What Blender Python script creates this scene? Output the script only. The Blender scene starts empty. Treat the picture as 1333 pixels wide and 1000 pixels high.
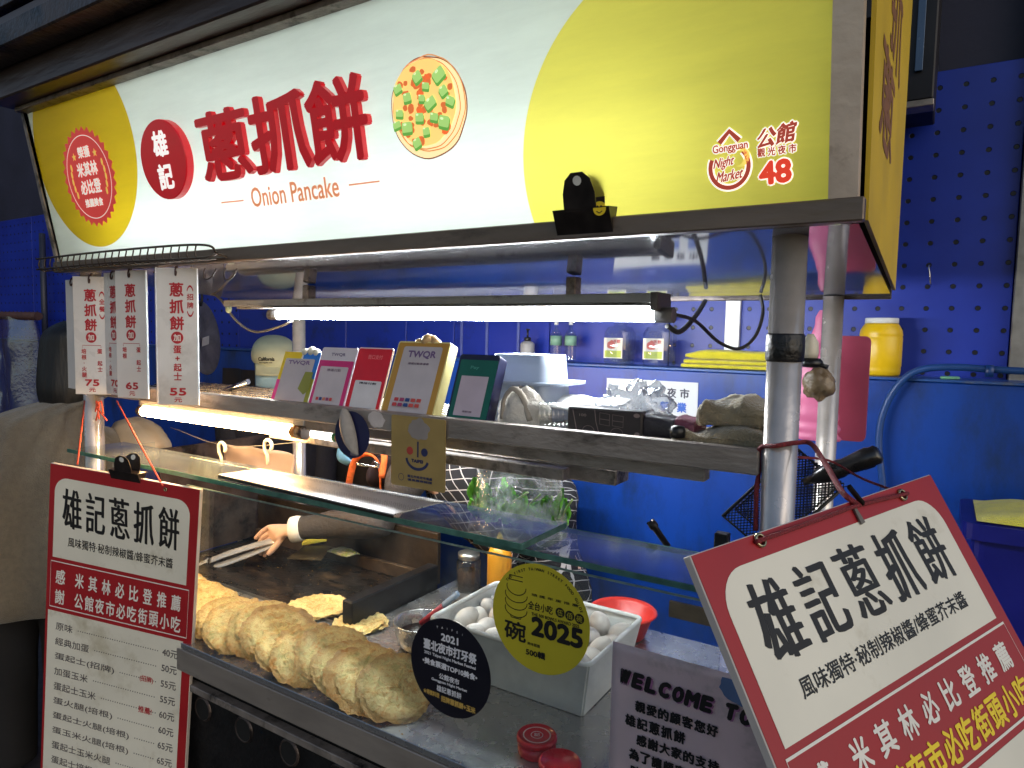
import bpy, bmesh, math, random
import numpy as np
from mathutils import Vector, Matrix, noise

random.seed(7)
SC = bpy.context.scene
COL = SC.collection
PI = math.pi

# ------------------------------------------------------------------ camera
EYE = Vector((0.0, 0.0, 1.6))
FPX, CX, CY = 890.0, 666.5, 500.0           # focal length and centre for a 1333 x 1000 frame
RM = Matrix(((0.8455, 0.0549, -0.5312), (0.5336, -0.0520, 0.8441), (0.0187, -0.9971, -0.0732)))
cam = bpy.data.cameras.new('camera')
cam.sensor_width = 36.0
cam.lens = 36.0 * FPX / 1333.0
cam.clip_start = 0.02
cam.clip_end = 300.0
cob = bpy.data.objects.new('camera', cam)
COL.objects.link(cob)
xa = RM.col[0].normalized()
za = -RM.col[2].normalized()
ya = za.cross(xa).normalized()
xa = ya.cross(za).normalized()
cob.matrix_world = Matrix.Translation(EYE) @ Matrix((xa, ya, za)).transposed().to_4x4()
SC.camera = cob

# ------------------------------------------------------------------ night sky and the dim glow of the street
world = bpy.data.worlds.new('World')
SC.world = world
world.use_nodes = True
wn = world.node_tree.nodes
sky = wn.new('ShaderNodeTexSky')
sky.sky_type = 'NISHITA'
sky.sun_disc = False
sky.sun_elevation = math.radians(24)
sky.sun_rotation = math.radians(118)
world.node_tree.links.new(sky.outputs[0], wn['Background'].inputs[0])
wn['Background'].inputs[1].default_value = 0.092
sun = bpy.data.lights.new('street_glow', 'SUN')
sun.energy = 0.52
sun.angle = math.radians(70)
sun.color = (1.0, 0.94, 0.87)
sob = bpy.data.objects.new('street_glow', sun)
COL.objects.link(sob)
sdir = Vector((0.90, -0.30, 0.30)).normalized()      # from the scene towards the glow
sob.rotation_euler = sdir.to_track_quat('Z', 'Y').to_euler()
sob.location = (3, -3, 4)
SC.view_settings.view_transform = 'Standard'
SC.view_settings.look = 'None'
SC.view_settings.exposure = 0.28
SC.view_settings.gamma = 1.0
SC.cycles.use_denoising = True
SC.cycles.max_bounces = 7
SC.cycles.diffuse_bounces = 3
SC.cycles.glossy_bounces = 4
SC.cycles.transparent_max_bounces = 24
SC.cycles.sample_clamp_indirect = 6.0
SC.cycles.caustics_reflective = False
SC.cycles.caustics_refractive = False

# ------------------------------------------------------------------ helpers
def ray(px, py):
    return RM @ Vector((px - CX, py - CY, FPX))

def at(px, py, **k):
    a, v = list(k.items())[0]
    i = 'XYZ'.index(a)
    r = ray(px, py)
    return EYE + r * ((v - EYE[i]) / r[i])

def srgb(r, g, b):
    f = lambda c: (c / 255 / 12.92) if c / 255 <= 0.04045 else ((c / 255 + 0.055) / 1.055) ** 2.4
    return (f(r), f(g), f(b), 1.0)

MATS = {}
def mat(name, rgb=(128, 128, 128), rough=0.5, metal=0.0, var=0.10, scale=18.0, bump=0.0, bscale=60.0, stain=None, trans=0.0,
        emit=0.0, sheen=0.0, coat=0.0, alpha=1.0, stretch=(1, 1, 1), rvar=0.12, stscale=9.0, stlo=0.55, sthi=0.7, trl=0.0, spec=0.5):
    if name in MATS:
        return MATS[name]
    m = bpy.data.materials.new(name)
    m.use_nodes = True
    nt = m.node_tree
    N, L = nt.nodes, nt.links
    b = N['Principled BSDF']
    c = srgb(*rgb)
    tc = N.new('ShaderNodeTexCoord')
    mp = N.new('ShaderNodeMapping')
    mp.inputs['Scale'].default_value = stretch
    oi = N.new('ShaderNodeObjectInfo')
    vm = N.new('ShaderNodeVectorMath'); vm.operation = 'ADD'
    mul = N.new('ShaderNodeVectorMath'); mul.operation = 'SCALE'
    cb = N.new('ShaderNodeCombineXYZ')
    for i in range(3):
        L.new(oi.outputs['Random'], cb.inputs[i])
    mul.inputs['Scale'].default_value = 7.3
    L.new(cb.outputs[0], mul.inputs[0])
    L.new(tc.outputs['Object'], vm.inputs[0]); L.new(mul.outputs[0], vm.inputs[1])
    L.new(vm.outputs[0], mp.inputs[0])
    nz = N.new('ShaderNodeTexNoise'); nz.inputs['Scale'].default_value = scale; nz.inputs['Detail'].default_value = 6
    L.new(mp.outputs[0], nz.inputs['Vector'])
    rp = N.new('ShaderNodeValToRGB')
    rp.color_ramp.elements[0].position = 0.3; rp.color_ramp.elements[1].position = 0.7
    rp.color_ramp.elements[0].color = tuple(max(0, x * (1 - var * 1.6)) for x in c[:3]) + (1,)
    rp.color_ramp.elements[1].color = tuple(min(1, x * (1 + var)) for x in c[:3]) + (1,)
    L.new(nz.outputs['Fac'], rp.inputs[0])
    out = rp.outputs[0]
    if stain:
        n2 = N.new('ShaderNodeTexNoise'); n2.inputs['Scale'].default_value = stscale; n2.inputs['Detail'].default_value = 9
        n2.inputs['Roughness'].default_value = 0.68
        L.new(mp.outputs[0], n2.inputs['Vector'])
        r2 = N.new('ShaderNodeMapRange'); r2.inputs[1].default_value = stlo; r2.inputs[2].default_value = sthi
        L.new(n2.outputs['Fac'], r2.inputs[0])
        mx = N.new('ShaderNodeMix'); mx.data_type = 'RGBA'
        mx.inputs[7].default_value = srgb(*stain)
        L.new(r2.outputs[0], mx.inputs[0]); L.new(out, mx.inputs[6])
        out = mx.outputs[2]
    L.new(out, b.inputs['Base Color'])
    rr = N.new('ShaderNodeMapRange')
    rr.inputs[3].default_value = max(0.02, rough - rvar); rr.inputs[4].default_value = min(1, rough + rvar)
    L.new(nz.outputs['Fac'], rr.inputs[0]); L.new(rr.outputs[0], b.inputs['Roughness'])
    b.inputs['Metallic'].default_value = metal
    b.inputs['Specular IOR Level'].default_value = spec
    if coat:
        b.inputs['Coat Weight'].default_value = coat
        b.inputs['Coat Roughness'].default_value = 0.1
    if sheen:
        b.inputs['Sheen Weight'].default_value = sheen
    if emit:
        L.new(out, b.inputs['Emission Color']); b.inputs['Emission Strength'].default_value = emit
    if trans:
        b.inputs['Transmission Weight'].default_value = trans
    if alpha < 1:
        b.inputs['Alpha'].default_value = alpha
    if bump:
        n3 = N.new('ShaderNodeTexNoise'); n3.inputs['Scale'].default_value = bscale; n3.inputs['Detail'].default_value = 5
        L.new(mp.outputs[0], n3.inputs['Vector'])
        bp = N.new('ShaderNodeBump'); bp.inputs['Strength'].default_value = bump; bp.inputs['Distance'].default_value = 0.01
        L.new(n3.outputs['Fac'], bp.inputs['Height']); L.new(bp.outputs[0], b.inputs['Normal'])
    if trl:                                            # part of the light passes through and scatters
        t = N.new('ShaderNodeBsdfTranslucent'); L.new(out, t.inputs[0])
        ms = N.new('ShaderNodeMixShader'); ms.inputs[0].default_value = trl
        o = N['Material Output']
        L.new(b.outputs[0], ms.inputs[1]); L.new(t.outputs[0], ms.inputs[2]); L.new(ms.outputs[0], o.inputs[0])
    MATS[name] = m
    return m

def glow(name, rgb, strength):
    if name in MATS:
        return MATS[name]
    m = bpy.data.materials.new(name); m.use_nodes = True
    nt = m.node_tree; nt.nodes.remove(nt.nodes['Principled BSDF'])
    e = nt.nodes.new('ShaderNodeEmission'); e.inputs[0].default_value = tuple(rgb) + (1,); e.inputs[1].default_value = strength
    nt.links.new(e.outputs[0], nt.nodes['Material Output'].inputs[0])
    MATS[name] = m
    return m

def film(name, tint=(0.93, 0.97, 0.95), dirt_sheen=0.05, refl=0.05, rough=0.04, dscale=14, wrinkle=0.0, drgb=(200, 205, 200), lo=0.45, hi=0.75):
    """thin clear sheet: lets light through, mirrors at grazing angles, smears of grease or painted sheen on it"""
    if name in MATS:
        return MATS[name]
    m = bpy.data.materials.new(name); m.use_nodes = True
    nt = m.node_tree; N, L = nt.nodes, nt.links
    N.remove(N['Principled BSDF'])
    tr = N.new('ShaderNodeBsdfTransparent'); tr.inputs[0].default_value = tuple(tint) + (1,)
    gl = N.new('ShaderNodeBsdfGlossy'); gl.inputs['Roughness'].default_value = rough
    df = N.new('ShaderNodeBsdfDiffuse'); df.inputs[0].default_value = srgb(*drgb)
    lw = N.new('ShaderNodeLayerWeight'); lw.inputs[0].default_value = 0.5
    pw = N.new('ShaderNodeMath'); pw.operation = 'POWER'; pw.inputs[1].default_value = 4.0
    ma = N.new('ShaderNodeMath'); ma.operation = 'MULTIPLY_ADD'; ma.inputs[1].default_value = 0.75; ma.inputs[2].default_value = refl
    ma.use_clamp = True
    L.new(lw.outputs['Facing'], pw.inputs[0]); L.new(pw.outputs[0], ma.inputs[0])
    tc = N.new('ShaderNodeTexCoord')
    nz = N.new('ShaderNodeTexNoise'); nz.inputs['Scale'].default_value = dscale; nz.inputs['Detail'].default_value = 8
    nz.inputs['Roughness'].default_value = 0.65
    L.new(tc.outputs['Object'], nz.inputs['Vector'])
    mr = N.new('ShaderNodeMapRange'); mr.inputs[1].default_value = lo; mr.inputs[2].default_value = hi; mr.inputs[4].default_value = dirt_sheen
    L.new(nz.outputs['Fac'], mr.inputs[0])
    m1 = N.new('ShaderNodeMixShader'); m2 = N.new('ShaderNodeMixShader')
    L.new(mr.outputs[0], m1.inputs[0]); L.new(tr.outputs[0], m1.inputs[1]); L.new(df.outputs[0], m1.inputs[2])
    L.new(ma.outputs[0], m2.inputs[0]); L.new(m1.outputs[0], m2.inputs[1]); L.new(gl.outputs[0], m2.inputs[2])
    L.new(m2.outputs[0], N['Material Output'].inputs[0])
    if wrinkle:
        n3 = N.new('ShaderNodeTexNoise'); n3.inputs['Scale'].default_value = 40; n3.inputs['Detail'].default_value = 4
        L.new(tc.outputs['Object'], n3.inputs['Vector'])
        bp = N.new('ShaderNodeBump'); bp.inputs['Strength'].default_value = wrinkle; bp.inputs['Distance'].default_value = 0.01
        L.new(n3.outputs['Fac'], bp.inputs['Height'])
        L.new(bp.outputs[0], gl.inputs['Normal'])
    MATS[name] = m
    return m

def V(*a):
    return Vector(a)

class MB:
    def __init__(s):
        s.v = []; s.f = []; s.sm = []
    def add(s, vs, fs, smooth=False):
        n = len(s.v)
        s.v += [tuple(p) for p in vs]
        s.f += [tuple(i + n for i in q) for q in fs]
        s.sm += [smooth] * len(fs)
        return s
    def box(s, x0, x1, y0, y1, z0, z1):
        return s.obox(V((x0 + x1) / 2, (y0 + y1) / 2, (z0 + z1) / 2), V(1, 0, 0), V(0, 1, 0), V(0, 0, 1),
                      abs(x1 - x0) / 2, abs(y1 - y0) / 2, abs(z1 - z0) / 2)
    def obox(s, c, a, b, d, ha, hb, hd, ch=None):
        """box with chamfered edges along all three axes"""
        k = min(ha, hb, hd) * 0.18 if ch is None else ch
        k = min(k, 0.004) if ch is None else k
        a, b, d = a.normalized(), b.normalized(), d.normalized()
        pts = []
        for sx in (-1, 1):
            for sy in (-1, 1):
                for sz in (-1, 1):
                    for ax in range(3):
                        h = [ha - k, hb - k, hd - k]
                        h[ax] += k
                        pts.append(c + a * sx * h[0] + b * sy * h[1] + d * sz * h[2])
        idx = lambda x, y, z, ax: (x * 4 + y * 2 + z) * 3 + ax
        fs = []
        for t in (0, 1):
            fs.append((idx(t, 0, 0, 0), idx(t, 1, 0, 0), idx(t, 1, 1, 0), idx(t, 0, 1, 0)))
            fs.append((idx(0, t, 0, 1), idx(1, t, 0, 1), idx(1, t, 1, 1), idx(0, t, 1, 1)))
            fs.append((idx(0, 0, t, 2), idx(1, 0, t, 2), idx(1, 1, t, 2), idx(0, 1, t, 2)))
        for p in (0, 1):
            for q in (0, 1):
                fs.append((idx(0, p, q, 1), idx(1, p, q, 1), idx(1, p, q, 2), idx(0, p, q, 2)))
                fs.append((idx(p, 0, q, 0), idx(p, 1, q, 0), idx(p, 1, q, 2), idx(p, 0, q, 2)))
                fs.append((idx(p, q, 0, 0), idx(p, q, 1, 0), idx(p, q, 1, 1), idx(p, q, 0, 1)))
        for x in (0, 1):
            for y in (0, 1):
                for z in (0, 1):
                    fs.append((idx(x, y, z, 0), idx(x, y, z, 1), idx(x, y, z, 2)))
        return s.add(pts, fs)
    def tube(s, pts, r, n=10, cap=True, smooth=True, flat=1.0):
        pts = [Vector(p) for p in pts]
        rs = r if isinstance(r, (list, tuple)) else [r] * len(pts)
        vs = []; fs = []
        up = None
        for i, p in enumerate(pts):
            t = (pts[min(i + 1, len(pts) - 1)] - pts[max(i - 1, 0)]).normalized()
            if up is None:
                up = t.orthogonal().normalized()
            up = (up - t * up.dot(t))
            up = up.normalized() if up.length > 1e-6 else t.orthogonal().normalized()
            w = t.cross(up)
            for k in range(n):
                a = 2 * PI * k / n
                vs.append(p + (up * math.cos(a) + w * math.sin(a) * flat) * rs[i])
        for i in range(len(pts) - 1):
            for k in range(n):
                fs.append((i * n + k, i * n + (k + 1) % n, (i + 1) * n + (k + 1) % n, (i + 1) * n + k))
        s.add(vs, fs, smooth)
        if cap:
            m = len(pts) - 1
            s.add(vs[:n], [tuple(range(n))[::-1]]); s.add(vs[m * n:], [tuple(range(n))])
        return s
    def lathe(s, c, prof, n=24, ax=None, u=None, smooth=True, sx=1.0, sy=1.0, caps=(1, 1)):
        ax = (ax or V(0, 0, 1)).normalized()
        u = (u or ax.orthogonal()).normalized(); u = (u - ax * u.dot(ax)).normalized()
        w = ax.cross(u)
        vs = []; fs = []
        for (r, z) in prof:
            for k in range(n):
                a = 2 * PI * k / n
                vs.append(c + ax * z + (u * math.cos(a) * sx + w * math.sin(a) * sy) * r)
        for i in range(len(prof) - 1):
            for k in range(n):
                fs.append((i * n + k, i * n + (k + 1) % n, (i + 1) * n + (k + 1) % n, (i + 1) * n + k))
        s.add(vs, fs, smooth)
        if prof[0][0] > 1e-5 and caps[0]: s.add(vs[:n], [tuple(range(n))[::-1]])
        if prof[-1][0] > 1e-5 and caps[1]: s.add(vs[-n:], [tuple(range(n))])
        return s
    def prism(s, pts, d):
        pts = [Vector(p) for p in pts]; n = len(pts)
        s.add(pts + [p + d for p in pts], [tuple(range(n)), tuple(range(2 * n - 1, n - 1, -1))] +
              [(k, k + n, (k + 1) % n + n, (k + 1) % n) for k in range(n)])
        return s
    def grid(s, fn, nu, nv, smooth=True, wrapu=False):
        vs = [fn(i / nu, j / nv) for j in range(nv + 1) for i in range(nu + (0 if wrapu else 1))]
        w = nu if wrapu else nu + 1
        fs = []
        for j in range(nv):
            for i in range(nu):
                i2 = (i + 1) % w
                fs.append((j * w + i, j * w + i2, (j + 1) * w + i2, (j + 1) * w + i))
        return s.add(vs, fs, smooth)
    def build(s, name, m, parent=None, local=False, solid=0.0, sub=0):
        me = bpy.data.meshes.new(name)
        off = V(0, 0, 0)
        vs = s.v
        if parent is None and not local:
            xs = np.array(vs)
            lo, hi = xs.min(0), xs.max(0)
            off = V((lo[0] + hi[0]) / 2, (lo[1] + hi[1]) / 2, lo[2])
            vs = [(p[0] - off.x, p[1] - off.y, p[2] - off.z) for p in vs]
        me.from_pydata(vs, [], s.f)
        me.polygons.foreach_set('use_smooth', s.sm)
        me.validate()
        bm = bmesh.new(); bm.from_mesh(me)
        bmesh.ops.remove_doubles(bm, verts=bm.verts, dist=1e-6)
        bmesh.ops.recalc_face_normals(bm, faces=bm.faces)
        bm.to_mesh(me); bm.free()
        me.materials.append(m)
        o = bpy.data.objects.new(name, me)
        COL.objects.link(o)
        o.location = off
        if parent is not None:
            o.parent = parent
            if not local and parent.type == 'EMPTY':
                o.matrix_parent_inverse = Matrix.Translation(-parent.location)
            elif not local and parent.parent is None:
                o.matrix_parent_inverse = Matrix.Translation(-parent.location)
        if solid:
            md = o.modifiers.new('thickness', 'SOLIDIFY'); md.thickness = solid; md.offset = 0
        if sub:
            md = o.modifiers.new('round', 'SUBSURF'); md.levels = sub; md.render_levels = sub
        return o

def tag(o, label, cat, group=None):
    o['label'] = label; o['category'] = cat
    if group: o['group'] = group
    return o

def thing(name, label, cat, loc=(0, 0, 0), rz=0.0, group=None):
    o = bpy.data.objects.new(name, None)
    o.empty_display_size = 0.05
    COL.objects.link(o)
    o.location = loc
    o.rotation_euler = (0, 0, rz)
    return tag(o, label, cat, group)

def structure(o):
    o['kind'] = 'structure'
    return o

class Frame:
    """a flat place: origin, a runs right, b runs up, c stands out of it"""
    def __init__(s, o, u, v):
        s.o = Vector(o); s.u = Vector(u).normalized()
        v = Vector(v); s.v = (v - s.u * v.dot(s.u)).normalized()
        s.n = s.u.cross(s.v)
    def p(s, a, b, c=0.0):
        return s.o + s.u * a + s.v * b + s.n * c
    def px(s, x, y):
        r = ray(x, y)
        q = EYE + r * ((s.o - EYE).dot(s.n) / r.dot(s.n)) - s.o
        return q.dot(s.u), q.dot(s.v)
    def pbox(s, x0, x1, y0, y1):
        """centre, width and height on this plane of what spans these pixels"""
        cx, cy = (x0 + x1) / 2, (y0 + y1) / 2
        c = s.px(cx, cy)
        slope = (Frame.px(s, x1, cy)[1], )
        wl = s.px(x0, cy)[0]; wr = s.px(x1, cy)[0]
        t = s.px(cx, y0)[1]; b = s.px(cx, y1)[1]
        return c[0], c[1], wr - wl, t - b

TXT = {}
def glyphs(body):
    if body in TXT:
        return TXT[body]
    c = bpy.data.curves.new('lettering', 'FONT')
    c.body = body; c.resolution_u = 3
    o = bpy.data.objects.new('lettering', c)
    COL.objects.link(o)
    dg = bpy.context.evaluated_depsgraph_get()
    e = o.evaluated_get(dg)
    m = e.to_mesh()
    vs = np.array([(v.co.x, v.co.y) for v in m.vertices])
    fs = [tuple(p.vertices) for p in m.polygons]
    e.to_mesh_clear()
    bpy.data.objects.remove(o); bpy.data.curves.remove(c)
    TXT[body] = (vs, fs)
    return TXT[body]

LIFT = 0.0007
def write(mb, fr, body, cx, cy, w=None, h=None, wt=0.0, nib=None, rot=0.0, lift=LIFT, shear=0.0, arch=0.0):
    vs, fs = glyphs(body)
    lo, hi = vs.min(0), vs.max(0)
    sz = hi - lo
    if w is None: w = h * sz[0] / sz[1]
    if h is None: h = w * sz[1] / sz[0]
    q = (vs - (lo + hi) / 2) / sz * [w - 2 * wt, h - 2 * wt]
    q[:, 0] += q[:, 1] * shear
    if arch:
        q[:, 1] += arch * (1 - (2 * q[:, 0] / w) ** 2)
    ca, sa = math.cos(rot), math.sin(rot)
    q = q @ np.array([[ca, sa], [-sa, ca]])
    sh = [(0, 0)]
    if nib:
        for t in (-1, -0.5, 0.5, 1):
            sh.append((nib[0] * t, nib[1] * t))
    if wt:
        k = 8 if wt > 0.0015 else 5
        sh += [(math.cos(2 * PI * i / k) * wt, math.sin(2 * PI * i / k) * wt) for i in range(k)]
        if nib:
            sh += [(nib[0] * t + math.cos(2 * PI * i / 4) * wt, nib[1] * t + math.sin(2 * PI * i / 4) * wt) for t in (-1, 1) for i in range(4)]
    for i, (dx, dy) in enumerate(sh):
        mb.add([fr.p(cx + x + dx, cy + y + dy, lift + i * 1.5e-5) for x, y in q], fs)

def column(mb, fr, body, cx, top, size, pitch, wt=0.0, w=None, lift=LIFT):
    for i, ch in enumerate(body):
        if ch == '·':
            flat(mb, fr, disc(cx, top - size / 2 - i * pitch, size * 0.09, 8), lift)
        elif ch == '+':
            write(mb, fr, ch, cx, top - size / 2 - i * pitch, w=size * 0.55, h=size * 0.55, wt=wt, lift=lift)
        elif ch != ' ':
            write(mb, fr, ch, cx, top - size / 2 - i * pitch, w=w or size, h=size, wt=wt, lift=lift)

def rounded(x0, x1, y0, y1, r, n=5):
    out = []
    for (cx, cy, a0) in ((x1 - r, y1 - r, 0), (x0 + r, y1 - r, PI / 2), (x0 + r, y0 + r, PI), (x1 - r, y0 + r, 1.5 * PI)):
        for i in range(n + 1):
            a = a0 + PI / 2 * i / n
            out.append((cx + r * math.cos(a), cy + r * math.sin(a)))
    return out

def disc(cx, cy, r, n=40, ry=None):
    ry = ry or r
    return [(cx + r * math.cos(2 * PI * i / n), cy + ry * math.sin(2 * PI * i / n)) for i in range(n)]

def flat(mb, fr, pts, lift, thick=0.0004):
    """printed or cut-out shape lying on a plane, with its own small thickness"""
    mb.prism([fr.p(x, y, lift) for x, y in pts], fr.n * -thick)

def stroke(mb, fr, pts, w, lift, closed=False):
    """drawn line of width w on a plane"""
    pts = [V(p[0], p[1]) for p in pts]
    n = len(pts)
    L_, R_ = [], []
    for i in range(n):
        a = pts[(i - 1) % n] if closed or i > 0 else pts[i]
        b = pts[(i + 1) % n] if closed or i < n - 1 else pts[i]
        t = (b - a).normalized()
        d = V(-t.y, t.x) * w / 2
        L_.append(pts[i] + d); R_.append(pts[i] - d)
    m = n if closed else n - 1
    vs = [fr.p(p.x, p.y, lift) for p in L_] + [fr.p(p.x, p.y, lift) for p in R_]
    mb.add(vs, [(i, (i + 1) % n, n + (i + 1) % n, n + i) for i in range(m)])

def copy_tree(o, parent=None):
    c = o.copy(); COL.objects.link(c)
    if parent is not None: c.parent = parent
    for ch in list(o.children):
        copy_tree(ch, c)
    return c

def curve(pts, n=8):
    """smooth line through points"""
    P = [Vector(p) for p in pts]
    P = [P[0] * 2 - P[1]] + P + [P[-1] * 2 - P[-2]]
    out = []
    for i in range(1, len(P) - 2):
        for k in range(n):
            t = k / n
            a, b, c, d = P[i - 1], P[i], P[i + 1], P[i + 2]
            out.append(0.5 * ((2 * b) + (c - a) * t + (2 * a - 5 * b + 4 * c - d) * t * t + (3 * b - a - 3 * c + d) * t ** 3))
    out.append(P[-2])
    return out

def nz(p, s=1.0, seed=0.0):
    return noise.noise(Vector((p[0] * s + seed, p[1] * s + seed * 1.7, p[2] * s - seed)))

# ------------------------------------------------------------------ materials
STEEL = mat('brushed_stainless_steel', (188, 187, 186), 0.27, 0.8, 0.04, 26, 0.05, 240, rvar=0.1)
POST = mat('polished_steel_tube', (212, 204, 196), 0.24, 0.58, 0.10, 20, 0.05, 90, stain=(96, 88, 80), stscale=14, stlo=0.6, sthi=0.75)
WORN = mat('worn_grey_steel', (150, 140, 132), 0.46, 0.4, 0.2, 22, 0.25, 110, stain=(52, 46, 42), stscale=16, stlo=0.5, sthi=0.66)
DARKM = mat('dark_greasy_metal', (74, 64, 60), 0.38, 0.45, 0.25, 18, 0.3, 70, stain=(24, 22, 22), stscale=10, stlo=0.5, sthi=0.62)
BLACKM = mat('black_stove_metal', (26, 25, 26), 0.5, 0.4, 0.3, 14, 0.3, 60)
GRID_IRON = mat('oiled_griddle_iron', (46, 38, 32), 0.3, 0.5, 0.4, 26, 0.22, 70, stain=(112, 90, 62), stscale=13, stlo=0.54, sthi=0.76, stretch=(0.5, 1, 1), rvar=0.2)
WHITEP = mat('white_plastic', (222, 224, 222), 0.4, 0, 0.05, 20, 0.04, 60, stain=(188, 182, 168), stscale=8, stlo=0.58, sthi=0.8)
BLACKP = mat('black_plastic', (20, 20, 21), 0.36, 0, 0.2, 30)
RED_PRINT = mat('dark_red_print', (158, 28, 34), 0.45, 0, 0.06, 9)
WHITE_PRINT = mat('white_print', (226, 222, 212), 0.45, 0, 0.04, 9)
CREAM_BOARD = mat('off_white_board', (222, 218, 202), 0.42, 0, 0.06, 5, stain=(184, 176, 152), stscale=7, stlo=0.56, sthi=0.74)
INK = mat('black_ink', (22, 19, 19), 0.5, 0, 0.1, 30)
RED_INK = mat('red_ink', (176, 34, 44), 0.5, 0, 0.06, 30)
YEL_INK = mat('yellow_ink', (236, 206, 40), 0.5, 0, 0.05, 30)
GREY_INK = mat('grey_ink', (110, 100, 104), 0.5, 0, 0.05, 30)
GLASS = film('clear_glass', (0.965, 0.985, 0.975), dirt_sheen=0.18, refl=0.07, dscale=4, drgb=(176, 178, 168))
GLASS_EDGE = mat('green_glass_edge', (104, 150, 136), 0.15, 0, 0.18, 40, trl=0.45)
SHELF_GLASS = film('greasy_shelf_glass', (0.95, 0.985, 0.97), dirt_sheen=0.20, refl=0.10, rough=0.10, dscale=5, drgb=(200, 214, 208), lo=0.30, hi=0.75)
# ================================================================== THE PLACE
# ground
g = MB().box(-40, 40, -40, 40, -0.2, 0.0)
structure(g.build('ground', mat('night_asphalt', (58, 57, 60), 0.75, 0, 0.25, 30, 0.4, 220, stain=(38, 37, 38), stscale=3)))

# ---- blue wall behind the stall: pegboard above, smooth blue panel below
def peg_material():
    m = bpy.data.materials.new('blue_pegboard'); m.use_nodes = True
    N, L = m.node_tree.nodes, m.node_tree.links
    b = N['Principled BSDF']
    tc = N.new('ShaderNodeTexCoord')
    sx = N.new('ShaderNodeSeparateXYZ'); L.new(tc.outputs['Object'], sx.inputs[0])
    def cell(o, off):
        d = N.new('ShaderNodeMath'); d.operation = 'MULTIPLY_ADD'; d.inputs[1].default_value = 1 / 0.07; d.inputs[2].default_value = off
        L.new(o, d.inputs[0])
        f = N.new('ShaderNodeMath'); f.operation = 'FRACT'; L.new(d.outputs[0], f.inputs[0])
        s = N.new('ShaderNodeMath'); s.operation = 'SUBTRACT'; s.inputs[1].default_value = 0.5; L.new(f.outputs[0], s.inputs[0])
        p = N.new('ShaderNodeMath'); p.operation = 'POWER'; p.inputs[1].default_value = 2; L.new(s.outputs[0], p.inputs[0])
        return p
    a, c = cell(sx.outputs[0], 100.3), cell(sx.outputs[2], 100.1)
    s = N.new('ShaderNodeMath'); s.operation = 'ADD'; L.new(a.outputs[0], s.inputs[0]); L.new(c.outputs[0], s.inputs[1])
    r = N.new('ShaderNodeMapRange'); r.inputs[1].default_value = 0.0095; r.inputs[2].default_value = 0.014
    L.new(s.outputs[0], r.inputs[0])
    nz_ = N.new('ShaderNodeTexNoise'); nz_.inputs['Scale'].default_value = 3; nz_.inputs['Detail'].default_value = 7
    L.new(tc.outputs['Object'], nz_.inputs['Vector'])
    rp = N.new('ShaderNodeValToRGB')
    rp.color_ramp.elements[0].position = 0.3; rp.color_ramp.elements[1].position = 0.72
    rp.color_ramp.elements[0].color = srgb(14, 38, 140); rp.color_ramp.elements[1].color = srgb(24, 56, 174)
    L.new(nz_.outputs['Fac'], rp.inputs[0])
    mx = N.new('ShaderNodeMix'); mx.data_type = 'RGBA'; mx.inputs[6].default_value = srgb(6, 7, 14)
    L.new(r.outputs[0], mx.inputs[0]); L.new(rp.outputs[0], mx.inputs[7]); L.new(mx.outputs[2], b.inputs['Base Color'])
    bp = N.new('ShaderNodeBump'); bp.inputs['Strength'].default_value = 0.8; bp.inputs['Distance'].default_value = 0.006
    L.new(r.outputs[0], bp.inputs['Height']); L.new(bp.outputs[0], b.inputs['Normal'])
    b.inputs['Roughness'].default_value = 0.42
    return m

YW = 2.62
wall = thing('pegboard_wall', 'tall blue pegboard wall with rows of small round holes behind the stall', 'wall', (-2, YW, 0))
PEG = peg_material()
xs = [-9.0, -7.6, -6.2, -4.9, -3.6, -2.7, -2.28, -1.98, -1.46, -0.92, 0.172, 1.6]
PLAIN = mat('plain_blue_panel', (18, 44, 150), 0.42, 0, 0.12, 3, 0.06, 30, stain=(20, 34, 100), stscale=5)
for i in range(len(xs) - 1):
    MB().box(xs[i] + 0.002, xs[i + 1] - 0.002, YW, YW + 0.02, 1.3, 2.46).build('panel', PLAIN if -3.7 < xs[i] < -0.95 else PEG, wall)
UPW = mat('dark_upper_wall', (40, 42, 62), 0.7, 0, 0.15, 4, 0.1, 40)
MB().box(-9, 1.6, YW + 0.03, YW + 0.2, 1.0, 5.0).build('upper_wall', UPW, wall)
CH = mat('grey_wall_channel', (150, 146, 140), 0.4, 0.6, 0.15, 20, 0.1, 60)
MB().box(0.172, 0.27, YW - 0.03, YW - 0.002, 1.3, 3.0).build('channel', CH, wall)
p0, p1 = at(945, 388, Y=YW - 0.02), at(957, 455, Y=YW - 0.02)
MB().box(p0.x, p1.x + 0.012, YW - 0.02, YW - 0.002, 1.46, 1.78).build('channel', mat('pale_strip', (206, 208, 210), 0.4, 0.2, 0.1, 12), wall)
for px in (600, 633, 674):
    q = at(px, 430, Y=YW - 0.012)
    MB().box(q.x - 0.006, q.x + 0.006, YW - 0.01, YW - 0.002, 1.46, 1.9).build('seam_strip', mat('blue_seam_strip', (92, 104, 170), 0.4, 0.2), wall)

BLUE = mat('bright_blue_paint', (14, 66, 160), 0.36, 0, 0.12, 2.5, 0.10, 24, stain=(22, 50, 104), stscale=6, stlo=0.47, sthi=0.68, stretch=(1, 1, 0.45))
low = thing('blue_wall_panel', 'smooth bright blue lower wall with a ledge on top holding jars and towels', 'wall', (-2, 2.45, 0))
YP = 2.44
MB().box(-9, 1.6, YP, 2.60, 0.0, 1.478).build('panel', BLUE, low)
MB().box(-9, 1.6, YP - 0.012, 2.60, 1.479, 1.487).build('ledge', mat('ledge_blue', (34, 80, 150), 0.4, 0, 0.15, 6, stain=(90, 96, 110), stscale=7), low)

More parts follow.
